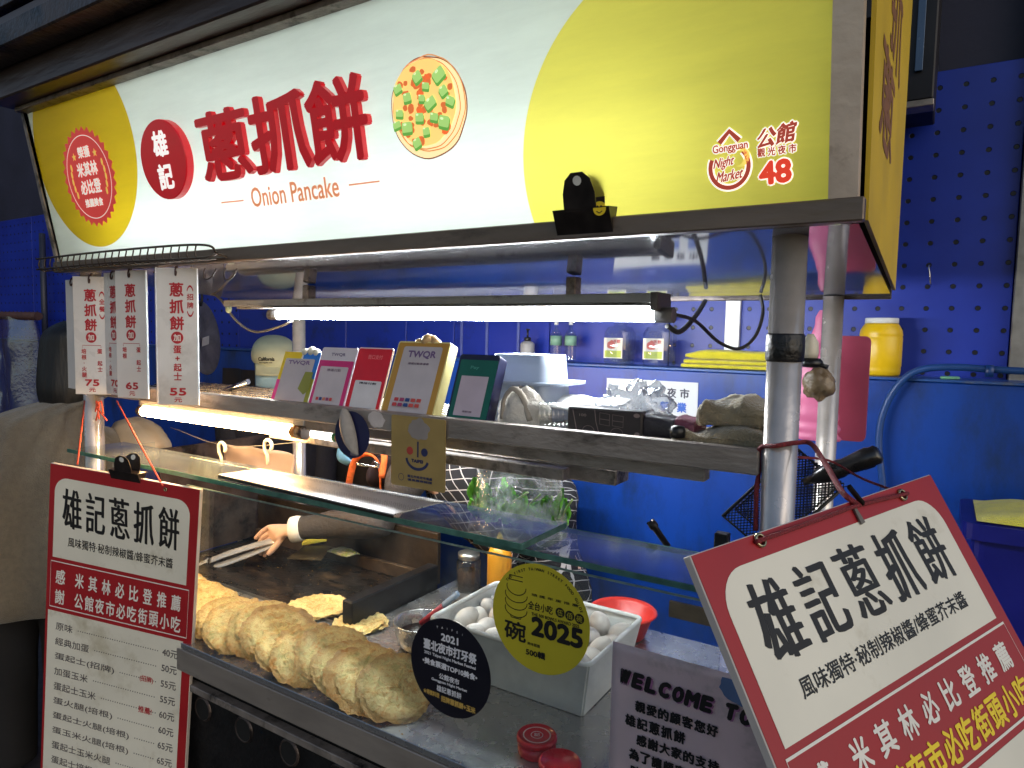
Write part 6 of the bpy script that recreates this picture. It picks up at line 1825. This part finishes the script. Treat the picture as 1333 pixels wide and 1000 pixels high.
# hanging dark round pan with a label
c = at(262, 440, Y=1.95)
wk = thing('hanging_pan', 'dark round pan with a white label hung edge-on left of the lamp', 'pan', tuple(c))
axp = V(0.80, 0.50, 0.10).normalized()
MB().lathe(c, [(0.0, -0.03), (0.115, -0.024), (0.165, 0.0), (0.176, 0.012), (0.172, 0.014), (0.115, -0.012), (0.0, -0.02)], 44, ax=axp).build('dish', mat('sooty_pan', (136, 134, 132), 0.4, 0.35, 0.25, 14, 0.3, 60), wk)
pf = Frame(c + axp * 0.004, axp.cross(V(0, 0, 1)) * -1, V(0, 0, 1)); m = MB()
m.prism([pf.p(x, y, 0.008) for x, y in ((-0.02, -0.04), (0.05, -0.03), (0.055, 0.01), (-0.015, 0.0))], pf.n * 0.001); m.build('label', mat('white_label'), wk)
MB().tube(curve([c + V(0, 0, 0.15), c + V(0.01, 0, 0.19), c + V(0.0, 0, 0.23)], 4), 0.006, 8).build('handle', BLACKP, wk)
# steel whisk handle on the shelf
a, b = at(283, 513, Y=1.3), at(323, 497, Y=1.3)
tag(MB().tube([a, a * 0.3 + b * 0.7, b], [0.007, 0.0085, 0.008], 12).build('steel_handle', mat('shiny_handle', (196, 198, 206), 0.15, 1.0)), 'shiny steel utensil handle lying at the left of the shelf', 'utensil')
# pale plastic bag by the left post
c = at(180, 572, Y=1.42)
m = MB()
def plb(a, b):
    an = 2 * PI * a; ph = PI * b
    d = V(math.cos(an) * math.sin(ph), math.sin(an) * math.sin(ph), math.cos(ph))
    k = 1 + 0.10 * nz(d, 1.6, 6) + 0.04 * nz(d, 5, 2)
    return V(c.x, 1.42, c.z - 0.01) + V(d.x * 0.15 * k, d.y * 0.09 * k, d.z * 0.085 * k * (1 - 0.25 * d.x))
m.grid(plb, 40, 28, wrapu=True)
tag(m.build('flour_bag', mat('cream_bag', (214, 196, 166), 0.55, 0, 0.06, 8, 0.1, 50, trl=0.2)), 'full cream coloured bag beside the left post under the warm lamp', 'bag')

# added dark sheet, fills the dark gap behind the left part of the stall
m = MB()
m.grid(lambda a, b: V(-3.25 + 1.15 * a, 2.26 + 0.025 * math.sin(a * 26) + 0.02 * nz((a * 5, b * 2, 0), 1, 3), 0.55 + 0.84 * b), 60, 10)
tag(m.build('dark_filler_sheet', mat('dark_brown_filler', (46, 38, 34), 0.9, 0, 0.2, 12), solid=0.004), 'added dark brown sheet filling the dark gap behind the left part of the stall', 'cloth')

# small steel peg hook on the pegboard
p = at(1211, 345, Y=YW - 0.002)
tag(MB().tube(curve([p + V(0, 0.0, 0), p + V(-0.004, -0.02, -0.006), p + V(0.0, -0.028, -0.03), p + V(0.004, -0.022, -0.06), p + V(0.006, -0.012, -0.064)], 5), 0.0022, 7).build('peg_hook', mat('shiny_wire')), 'small shiny steel hook on the pegboard above the yellow jar', 'hook')
# ================================================================== PEOPLE
SKIN = mat('skin', (234, 194, 170), 0.5, 0, 0.06, 14, 0.06, 200)
HAIR = mat('black_hair', (17, 13, 12), 0.5, 0, 0.3, 60, 0.2, 120, stretch=(1, 1, 0.12))
def skinned(name, chains, m, parent, sub=2):
    """one continuous surface grown round joined chains of (point, radius); chains share joints by position"""
    verts, idx, edges, rad = [], {}, [], []
    for ch in chains:
        prev = None
        for p, r in ch:
            key = tuple(round(x, 4) for x in p)
            if key not in idx:
                idx[key] = len(verts); verts.append(tuple(p)); rad.append(r)
            i = idx[key]
            if prev is not None and prev != i: edges.append((prev, i))
            prev = i
    me = bpy.data.meshes.new(name); me.from_pydata(verts, edges, [])
    o = bpy.data.objects.new(name, me); COL.objects.link(o)
    md = o.modifiers.new('skin', 'SKIN'); md.use_smooth_shade = True
    sv = me.skin_vertices[0].data
    for i, r in enumerate(rad):
        rr = r if isinstance(r, tuple) else (r, r)
        sv[i].radius = rr
    sv[0].use_root = True
    s2 = o.modifiers.new('sub', 'SUBSURF'); s2.levels = sub; s2.render_levels = sub
    dg = bpy.context.evaluated_depsgraph_get()
    nm = bpy.data.meshes.new_from_object(o.evaluated_get(dg))
    bpy.data.objects.remove(o)
    nm.materials.clear(); nm.materials.append(m)
    nm.polygons.foreach_set('use_smooth', [True] * len(nm.polygons))
    ob = bpy.data.objects.new(name, nm); COL.objects.link(ob)
    ob.parent = parent; ob.matrix_parent_inverse = Matrix.Translation(-parent.location)
    return ob
def loft(secs, m, name, parent, n=36, wr=0.0, seed=1.0, sc=9, caps=True, fold=0.0, nf=9):
    """secs: (centre, right axis half-width vector, front axis half-depth vector); soft body or cloth shape through rings"""
    mb = MB(); K = len(secs)
    ring = []
    T = 6
    allr = []
    for i in range(K - 1):
        for t in range(T if i < K - 2 else T + 1):
            u = t / T
            def h(k):
                a = secs[max(i - 1, 0)][k]; b = secs[i][k]; c = secs[i + 1][k]; d = secs[min(i + 2, K - 1)][k]
                a, b, c, d = map(Vector, (a, b, c, d))
                return 0.5 * ((2 * b) + (c - a) * u + (2 * a - 5 * b + 4 * c - d) * u * u + (3 * b - a - 3 * c + d) * u ** 3)
            allr.append((h(0), h(1), h(2)))
    for j, (c, a, b) in enumerate(allr):
        for k in range(n):
            an = 2 * PI * k / n
            d = a * math.cos(an) + b * math.sin(an)
            p = c + d
            f = 1 + wr * nz(p, sc, seed) + fold * math.sin(an * nf + 3 * nz((p.x * 1.5, p.y * 1.5, p.z * 1.1), 1, seed))
            ring.append(c + d * f)
    fs = [(j * n + k, j * n + (k + 1) % n, (j + 1) * n + (k + 1) % n, (j + 1) * n + k) for j in range(len(allr) - 1) for k in range(n)]
    mb.add(ring, fs, True)
    if caps:
        mb.add(ring[:n], [tuple(range(n))[::-1]], True); mb.add(ring[-n:], [tuple(range(n))], True)
    return mb.build(name, m, parent)
def rings(c, up, right, spec):
    """head-like rings: spec (height, half width, half depth, forward shift)"""
    f = up.cross(right).normalized()
    return [(c + up * h + f * s, right * w, f * d) for h, w, d, s in spec]

# ---- customer seen from behind at the left
cu = V(-2.71, 1.13, 0.0)
ps = thing('person', 'customer with dark hair in a grey beige knitted coat, back turned, by the left post', 'person', tuple(cu))
fw = V(-0.84, 0.54, 0).normalized(); rt = V(fw.y, -fw.x, 0)          # facing away, a little to the left
hd = at(112, 462, X=-2.68)
up = V(0, 0, 1)
# body: one surface, head to feet
hip = cu + V(0, 0, 0.86)
nk = V(hd.x, hd.y, hd.z - 0.15)
ch = [
    [(hip, 0.13), (cu + V(0, 0, 1.05), 0.12), (cu + V(0.01, 0.02, 1.17), 0.10), (nk - V(0, 0, 0.02), 0.05), (nk + V(0, 0, 0.05), 0.055), (hd, 0.085), (hd + V(0, 0, 0.07), 0.06)],
]
for s in (-1, 1):
    sh = cu + V(0.01, 0.02, 1.17) + rt * 0.13 * s
    ch.append([(cu + V(0.01, 0.02, 1.17), 0.10), (sh, 0.05), (sh + V(0, 0, -0.26) + rt * 0.05 * s + fw * 0.02, 0.045), (sh + V(0, 0, -0.42) + fw * 0.16 + rt * 0.03 * s, 0.035), (sh + V(0, 0, -0.40) + fw * 0.26, 0.03)])
    ch.append([(hip, 0.13), (hip + rt * 0.09 * s - V(0, 0, 0.08), 0.09), (hip + rt * 0.10 * s - V(0, 0, 0.42), 0.065), (hip + rt * 0.10 * s - V(0, 0, 0.80), 0.045), (hip + rt * 0.10 * s - V(0, 0, 0.83) + fw * 0.12, 0.035)])
skinned('body', ch, SKIN, ps)
KN = mat('grey_beige_knit', (106, 98, 84), 0.95, 0, 0.10, 60, 0.5, 240, sheen=0.3)
S = cu + V(0.01, 0.02, 0)
loft([(cu + V(0, 0, 0.60), rt * 0.225, fw * 0.165), (cu + V(0, 0, 0.66), rt * 0.245, fw * 0.19), (cu + V(0, 0, 0.85), rt * 0.25, fw * 0.185), (cu + V(0, 0, 1.03), rt * 0.245, fw * 0.17), (S + V(0, 0, 1.10), rt * 0.235, fw * 0.165),
      (S + V(0, 0, 1.20), rt * 0.20, fw * 0.14), (S + V(0, 0, 1.28), rt * 0.135, fw * 0.11), (nk + V(0, 0, 0.0), rt * 0.075, fw * 0.075)], KN, 'coat', ps, 80, 0.03, 2, 4, fold=0.05, nf=9)
for s in (-1, 1):
    sh = S + V(0, 0, 1.20) + rt * 0.175 * s
    el = sh + V(0, 0, -0.27) + rt * 0.085 * s + fw * 0.0
    wr_ = el + V(0, 0, -0.12) + fw * 0.2 - rt * 0.03 * s
    loft([(sh + V(0, 0, 0.03) - rt * 0.03 * s, fw * 0.075, rt * 0.05), (sh, fw * 0.085, rt * 0.075), ((sh + el) / 2, fw * 0.08, rt * 0.075), (el, fw * 0.078, (rt + V(0, 0, 0.5)).normalized() * 0.075), ((el + wr_) / 2, V(0, 0, 1) * 0.068, rt * 0.062), (wr_, V(0, 0, 1) * 0.055, rt * 0.05)],
         KN, 'sleeve', ps, 28, 0.16, 4 + s, 12, fold=0.025, nf=5)
for s in (-1, 1):
    a = hip + rt * 0.10 * s
    loft([(a - V(0, 0, 0.02), rt * 0.115, fw * 0.125), (a - V(0, 0, 0.35), rt * 0.10, fw * 0.10), (a - V(0, 0, 0.6), rt * 0.085, fw * 0.085), (a - V(0, 0, 0.82), rt * 0.085, fw * 0.09)], mat('black_trousers', (20, 19, 21), 0.85, 0, 0.2, 20), 'trouser_leg', ps, 24, 0.08, 3, 10)
hf = V(0.55, 0.83, 0).normalized(); hr = V(hf.y, -hf.x, 0)
loft(rings(hd, up, hr, [(0.128, 0.02, 0.02, -0.01), (0.118, 0.06, 0.07, -0.012), (0.08, 0.098, 0.112, -0.018), (0.02, 0.106, 0.118, -0.026), (-0.05, 0.11, 0.11, -0.04), (-0.13, 0.112, 0.10, -0.05), (-0.20, 0.10, 0.08, -0.06), (-0.27, 0.075, 0.05, -0.075), (-0.33, 0.03, 0.025, -0.085)]), HAIR, 'hair', ps, 48, 0.07, 5, 7, fold=0.014, nf=15)
# face turned towards the stall
fc = hd + hf * 0.062
loft([(fc + V(0, 0, -0.115) + hf * 0.012, hr * 0.028, hf * 0.03), (fc + V(0, 0, -0.09) + hf * 0.012, hr * 0.048, hf * 0.05), (fc + V(0, 0, -0.04) + hf * 0.008, hr * 0.064, hf * 0.062), (fc + V(0, 0, 0.02), hr * 0.07, hf * 0.062), (fc + V(0, 0, 0.06), hr * 0.062, hf * 0.05)], SKIN, 'face', ps, 24)
MB().lathe(fc + hf * 0.068 - V(0, 0, 0.03), [(0.013, 0.0), (0.011, 0.012), (0.004, 0.02), (0.0, 0.021)], 12, ax=(hf - V(0, 0, 0.2))).build('nose', SKIN, ps)

# ---- worker with a pale cap at the back
wc = V(-2.52, 2.02, 0)
ps = thing('person', 'worker in a pale green cap and a light blue mask behind the shelf at left', 'person', tuple(wc))
hd = at(357, 468, Y=2.0)
f2 = V(0.80, -0.58, -0.12).normalized(); r2 = f2.cross(V(0, 0, 1)).normalized() * -1
r2 = V(-f2.y, f2.x, 0).normalized() * -1
ch = [[(wc + V(0, 0, 0.85), 0.13), (wc + V(0, 0, 1.1), 0.13), (wc + V(0.02, -0.01, 1.24), 0.12), (hd - V(0.02, 0, 0.16), 0.055), (hd - V(0, 0, 0.06), 0.075), (hd + V(0, 0, 0.02), 0.085)]]
for s in (-1, 1):
    sh = wc + V(0.02, -0.01, 1.26) + r2 * 0.17 * s
    ch.append([(wc + V(0.02, -0.01, 1.24), 0.12), (sh, 0.055), (sh + V(0.02, -0.02, -0.27), 0.045), (sh + V(0.04, -0.04, -0.46), 0.035), (sh + V(0.05, -0.05, -0.56), 0.03)])
    ch.append([(wc + V(0, 0, 0.85), 0.13), (wc + r2 * 0.09 * s + V(0, 0, 0.75), 0.09), (wc + r2 * 0.1 * s + V(0, 0, 0.42), 0.065), (wc + r2 * 0.1 * s + V(0, 0, 0.05), 0.045)])
skinned('body', ch, SKIN, ps)
DK = mat('dark_navy_jacket', (30, 30, 40), 0.85, 0, 0.25, 14, 0.3, 80)
loft([(wc + V(0, 0, 0.7), r2 * 0.2, f2 * 0.15), (wc + V(0, 0, 0.95), r2 * 0.2, f2 * 0.15), (wc + V(0, 0, 1.15), r2 * 0.215, f2 * 0.15), (wc + V(0.02, -0.01, 1.27), r2 * 0.205, f2 * 0.12), (wc + V(0.03, -0.02, 1.335), r2 * 0.11, f2 * 0.085), (hd - V(0.0, 0, 0.12), r2 * 0.07, f2 * 0.07)], DK, 'jacket', ps, 40, 0.12, 3, 7)
for s in (-1, 1):
    sh = wc + V(0.02, -0.01, 1.25) + r2 * 0.19 * s
    loft([(sh + V(0, 0, 0.03), f2 * 0.06, r2 * 0.05), (sh + V(0, 0, -0.06), f2 * 0.07, r2 * 0.065), (sh + V(0.03, -0.02, -0.27), f2 * 0.065, r2 * 0.06), (sh + V(0.04, -0.04, -0.48), f2 * 0.055, r2 * 0.05)], DK, 'sleeve', ps, 24, 0.14, 2, 12)
upc = (V(0, 0, 1) + f2 * 0.28).normalized()
loft(rings(hd, V(0, 0, 1), r2, [(-0.13, 0.05, 0.06, 0.03), (-0.09, 0.072, 0.085, 0.012), (-0.03, 0.082, 0.095, -0.002), (0.02, 0.084, 0.098, -0.01)]), HAIR, 'hair', ps, 28, 0.06, 3, 20)
CAP = mat('pale_green_cap', (196, 200, 168), 0.8, 0, 0.06, 12, 0.25, 300)
cp = loft(rings(hd + f2 * 0.005, upc, r2, [(0.0, 0.094, 0.108, 0.0), (0.03, 0.096, 0.110, 0.0), (0.065, 0.086, 0.098, -0.004), (0.09, 0.062, 0.07, -0.008), (0.101, 0.022, 0.026, -0.01)]), CAP, 'cap', ps, 36, 0.02, 1, 9)
m = MB()
ff = upc.cross(r2).normalized()
if ff.dot(f2) < 0: ff = -ff
m.grid(lambda a, b: hd + f2 * 0.005 + upc * (0.004 - 0.022 * b - 0.02 * (2 * a - 1) ** 2 * b) + ff * (0.098 * math.cos((a - 0.5) * 1.7) + 0.062 * b * math.cos((a - 0.5) * 2.0)) + r2 * 0.096 * math.sin((a - 0.5) * 2.0), 20, 6)
m.build('brim', CAP, cp, solid=0.003)
cfm = Frame(hd + f2 * 0.005 + upc * 0.035 + (ff + r2 * 0.35).normalized() * 0.1125, r2 * (-1 if r2.dot(V(1, 0, 0)) < 0 else 1), upc)
m = MB(); write(m, cfm, 'California', 0, 0.004, w=0.066, h=0.018, wt=0.0007, lift=0.003); write(m, cfm, 'los angeles state', 0.0, -0.013, w=0.056, h=0.007, wt=0.0004, lift=0.003)
m.build('lettering', INK, cp)
m = MB()
m.grid(lambda a, b: hd + V(0, 0, -0.035 - 0.075 * b) + f2 * (0.092 * math.cos((a - 0.5) * 2.3) + 0.018 * math.sin(PI * b) * math.cos((a - 0.5) * 2.6)) + r2 * 0.088 * math.sin((a - 0.5) * 2.3), 18, 10)
m.build('mask', mat('light_blue_mask', (150, 186, 206), 0.8, 0, 0.05, 30, 0.2, 120), ps, solid=0.002)

# ---- worker bending over the griddle, arm stretched out with tongs
hc = at(468, 566, Y=1.80)
ps = thing('person', 'worker bent over behind the griddle in a black and white checked apron, reaching with tongs', 'person', (-1.35, 2.1, 0))
pel = V(-1.18, 2.08, 0.86); chest = V(-1.40, 1.93, 1.13); nck = V(-1.58, 1.86, 1.20)
wrist = at(376, 690, Y=1.50); wrist = V(wrist.x, 1.50, wrist.z)
elb = V(-1.52, 1.66, 0.99); shl = V(-1.50, 1.78, 1.15)
bd_ = (chest - pel).normalized()
# hand: palm then fingers
hp = at(352, 690, Y=1.49)
palm0 = wrist; fdir = (at(322, 705, Y=1.48) - wrist).normalized()
side = fdir.cross(V(0, -1, 0.25)).normalized()      # across the knuckles, pointing up
nrm = side.cross(fdir).normalized()
palm = wrist + fdir * 0.062
ch = [[(pel, 0.15), ((pel + chest) / 2, 0.14), (chest, 0.14), (nck, 0.06), (hc + V(0.05, 0.02, 0.0), 0.07), (hc, 0.085), (hc + V(-0.05, -0.03, -0.02), 0.06)],
      [(chest, 0.14), (shl, 0.06), (elb, 0.043), (wrist, (0.026, 0.02)), (palm, (0.038, 0.02))],
      [(chest, 0.14), (V(-1.30, 1.92, 1.2), 0.06), (V(-1.12, 1.80, 1.02), 0.043), (V(-1.14, 1.76, 0.84), 0.028)],
      [(pel, 0.15), (pel + V(0.1, 0.02, -0.1), 0.09), (pel + V(0.1, 0, -0.45), 0.065), (pel + V(0.1, 0, -0.82), 0.045)],
      [(pel, 0.15), (pel + V(-0.1, -0.02, -0.1), 0.09), (pel + V(-0.1, 0, -0.45), 0.065), (pel + V(-0.1, 0, -0.82), 0.045)]]
hand_fw = fdir
for k, (o_, l1, l2, r, curl) in enumerate(((0.028, 0.040, 0.046, 0.0098, 0.35), (0.010, 0.044, 0.048, 0.010, 0.55), (-0.008, 0.040, 0.042, 0.0098, 0.8), (-0.024, 0.032, 0.032, 0.0088, 1.0))):
    b0 = palm + side * o_ + fdir * 0.022
    down = (V(0, -0.25, -1) - fdir * V(0, -0.25, -1).dot(fdir)).normalized()
    d1 = (fdir * math.cos(curl * 0.5) + down * math.sin(curl * 0.5)).normalized()
    d2 = (fdir * math.cos(curl * 1.25) + down * math.sin(curl * 1.25)).normalized()
    ch.append([(palm, (0.038, 0.02)), (b0, r * 1.15), (b0 + d1 * l1, r), (b0 + d1 * l1 + d2 * l2 * 0.6, r * 0.9), (b0 + d1 * l1 + d2 * l2, r * 0.75)])
th0 = wrist + fdir * 0.03 + side * -0.012 + nrm * 0.0
tdir = (fdir * 0.75 + V(0, -0.45, -0.75)).normalized()
ch.append([(palm, (0.038, 0.02)), (th0 + V(0, -0.012, -0.018), 0.013), (th0 + V(0, -0.012, -0.018) + tdir * 0.035, 0.0115), (th0 + V(0, -0.012, -0.018) + tdir * 0.062, 0.009)])
skinned('body', ch, SKIN, ps)
# clothing
CHK = bpy.data.materials.new('black_white_check'); CHK.use_nodes = True
N, L = CHK.node_tree.nodes, CHK.node_tree.links
tc = N.new('ShaderNodeTexCoord'); mp = N.new('ShaderNodeMapping'); mp.inputs['Rotation'].default_value = (0.25, 0.2, 0.5); mp.inputs['Scale'].default_value = (30, 30, 30)
nn = N.new('ShaderNodeTexNoise'); nn.inputs['Scale'].default_value = 6; nn.inputs['Detail'].default_value = 3
ad = N.new('ShaderNodeMix'); ad.data_type = 'RGBA'; ad.blend_type = 'ADD'; ad.inputs[0].default_value = 0.6
L.new(tc.outputs['Object'], mp.inputs[0]); L.new(tc.outputs['Object'], nn.inputs['Vector'])
L.new(mp.outputs[0], ad.inputs[6]); L.new(nn.outputs['Color'], ad.inputs[7])
sx = N.new('ShaderNodeSeparateXYZ'); L.new(ad.outputs[2], sx.inputs[0])
mxs = []
for k in (0, 2):
    f = N.new('ShaderNodeMath'); f.operation = 'FRACT'; L.new(sx.outputs[k], f.inputs[0])
    l_ = N.new('ShaderNodeMath'); l_.operation = 'LESS_THAN'; l_.inputs[1].default_value = 0.085; L.new(f.outputs[0], l_.inputs[0]); mxs.append(l_)
mm = N.new('ShaderNodeMath'); mm.operation = 'MAXIMUM'; L.new(mxs[0].outputs[0], mm.inputs[0]); L.new(mxs[1].outputs[0], mm.inputs[1])
cm = N.new('ShaderNodeMix'); cm.data_type = 'RGBA'; cm.inputs[6].default_value = srgb(28, 28, 32); cm.inputs[7].default_value = srgb(190, 186, 184)
L.new(mm.outputs[0], cm.inputs[0]); L.new(cm.outputs[2], N['Principled BSDF'].inputs['Base Color']); N['Principled BSDF'].inputs['Roughness'].default_value = 0.9
sidev = V(0.35, 0.75, 0.5).normalized()
ax_ = (chest - pel).normalized()
s1 = (V(0.3, 0.8, 0.1) - ax_ * V(0.3, 0.8, 0.1).dot(ax_)).normalized(); s2_ = ax_.cross(s1)
loft([(pel - V(0, 0, 0.5), V(0.17, 0, 0), V(0, 0.15, 0)), (pel - V(0, 0, 0.15), V(0.19, 0, 0), V(0, 0.17, 0)), (pel + V(0, 0, 0.05), s1 * 0.18, s2_ * 0.20), ((pel + chest) / 2, s1 * 0.175, s2_ * 0.21), (chest - ax_ * 0.02, s1 * 0.165, s2_ * 0.21), (chest + ax_ * 0.07, s1 * 0.13, s2_ * 0.16), (nck, s1 * 0.07, s2_ * 0.075)],
     CHK, 'checked_apron', ps, 44, 0.10, 2, 7, fold=0.015, nf=7)
GS = mat('grey_brown_sleeve', (58, 52, 48), 0.8, 0, 0.15, 18, 0.3, 120)
a1 = (elb - shl).normalized(); w1 = a1.orthogonal().normalized(); a2_ = (wrist - elb).normalized(); w2_ = a2_.orthogonal().normalized()
cuffp = wrist - a2_ * 0.015
loft([(shl + (chest - shl) * 0.3, w1 * 0.085, a1.cross(w1) * 0.085), (shl, w1 * 0.075, a1.cross(w1) * 0.075), ((shl + elb) / 2, w1 * 0.062, a1.cross(w1) * 0.062), (elb, w2_ * 0.056, a2_.cross(w2_) * 0.056), ((elb + cuffp) / 2, w2_ * 0.047, a2_.cross(w2_) * 0.047), (cuffp - a2_ * 0.02, w2_ * 0.038, a2_.cross(w2_) * 0.038)],
     GS, 'sleeve', ps, 28, 0.14, 5, 14, fold=0.02, nf=4)
loft([(cuffp - a2_ * 0.032, w2_ * 0.041, a2_.cross(w2_) * 0.041), (cuffp - a2_ * 0.015, w2_ * 0.044, a2_.cross(w2_) * 0.044), (cuffp + a2_ * 0.004, w2_ * 0.042, a2_.cross(w2_) * 0.042)], mat('white_cuff', (226, 222, 214), 0.8, 0, 0.04, 30), 'cuff', ps, 26, 0.03, 2, 20)
b1, b2 = V(-1.30, 1.92, 1.2), V(-1.12, 1.80, 1.02)
w1 = (b2 - b1).normalized().orthogonal().normalized(); x1 = (b2 - b1).normalized().cross(w1)
loft([(b1 - (b2 - b1) * 0.2, w1 * 0.08, x1 * 0.08), (b1, w1 * 0.075, x1 * 0.075), ((b1 + b2) / 2, w1 * 0.06, x1 * 0.06), (b2, w1 * 0.055, x1 * 0.055), (V(-1.14, 1.765, 0.85), w1 * 0.045, x1 * 0.045)], CHK, 'sleeve', ps, 26, 0.1, 2, 12)
# orange neck strap and dark collar
st = curve([at(452, 640, Y=1.74), at(462, 600, Y=1.70), at(480, 592, Y=1.69), at(493, 604, Y=1.70), at(496, 640, Y=1.74)], 6)
MB().tube(st, 0.012, 10, flat=0.35).build('orange_strap', mat('orange_strap', (232, 110, 50), 0.7, 0, 0.2, 60), ps)
st = curve([at(488, 560, Y=1.72), at(500, 590, Y=1.70), at(497, 622, Y=1.70)], 6)
MB().tube(st, 0.011, 10, flat=0.35).build('orange_strap', mat('orange_strap'), ps)
loft([(nck + V(0.05, 0.02, -0.04), V(0.0, 0.10, 0.02), V(0.03, 0, 0.10)), (nck + V(-0.02, -0.02, -0.06), V(0, 0.095, 0.0), V(0.03, 0, 0.095)), (nck + V(-0.07, -0.06, -0.08), V(0, 0.085, 0), V(0.03, 0, 0.08)), (nck + V(-0.10, -0.08, -0.09), V(0, 0.05, 0), V(0.02, 0, 0.05))], mat('dark_maroon_shirt', (34, 20, 28), 0.85, 0, 0.2, 20), 'collar', ps, 28, 0.08, 2, 14)
# head: hair, face, mask
f3 = V(-0.75, -0.55, -0.45).normalized(); r3 = V(0.55, -0.8, 0.0).normalized(); r3 = (r3 - f3 * r3.dot(f3)).normalized(); u3 = r3.cross(f3).normalized()
if u3.z < 0: u3 = -u3
loft([(hc + u3 * 0.10 - f3 * 0.01, r3 * 0.03, f3 * 0.035), (hc + u3 * 0.085 - f3 * 0.012, r3 * 0.07, f3 * 0.08), (hc + u3 * 0.04 - f3 * 0.018, r3 * 0.09, f3 * 0.10), (hc - f3 * 0.035, r3 * 0.092, f3 * 0.088), (hc - u3 * 0.06 - f3 * 0.05, r3 * 0.08, f3 * 0.06)], HAIR, 'hair', ps, 32, 0.06, 2, 18)
m = MB()
m.grid(lambda a, b: hc + u3 * (-0.01 - 0.07 * b) + f3 * (0.088 * math.cos((a - 0.5) * 2.3) + 0.02 * math.sin(PI * b)) + r3 * 0.085 * math.sin((a - 0.5) * 2.3), 18, 10)
m.build('mask', mat('blue_mask', (96, 150, 190), 0.8, 0, 0.05, 30, 0.2, 120), ps, solid=0.002)

# ---- tongs in the hand
tg = thing('tongs', 'steel food tongs with pale scalloped tips held over the pancakes', 'tongs', tuple(palm))
tip = at(258, 740, Y=1.36); grip = palm + fdir * 0.03 + V(0, -0.03, -0.03)
dv = (tip - grip).normalized(); wv = dv.cross(V(0, 0, 1)).normalized(); vv = wv.cross(dv)
for s in (-1, 1):
    o1 = V(0, 0, 0) + vv * 0.007 * s
    pts = [grip - dv * 0.05 + o1 * 0.5, grip + o1 * 1.4, grip + dv * (tip - grip).length * 0.5 + o1 * 2.0, tip - dv * 0.05 + o1 * 1.6]
    MB().tube(curve(pts, 6), 0.0125, 12, flat=0.35).build('arm', mat('tongs_steel', (222, 224, 226), 0.2, 0.6, 0.06, 20), tg)
    m = MB()
    e = tip - dv * 0.05 + o1 * 1.6
    m.grid(lambda a, b, e=e, s=s: e + dv * 0.075 * b + wv * (a - 0.5) * 2 * (0.011 + 0.016 * math.sin(PI * min(1, b * 0.62 + 0.1))) + vv * s * (0.010 * math.sin(PI * a) * (1 - b * 0.6) + 0.004 * b) - vv * s * 0.012 * b * b, 12, 10)
    m.build('tip', mat('pale_steel_tip', (220, 222, 220), 0.28, 0.6), tg, solid=0.0015)
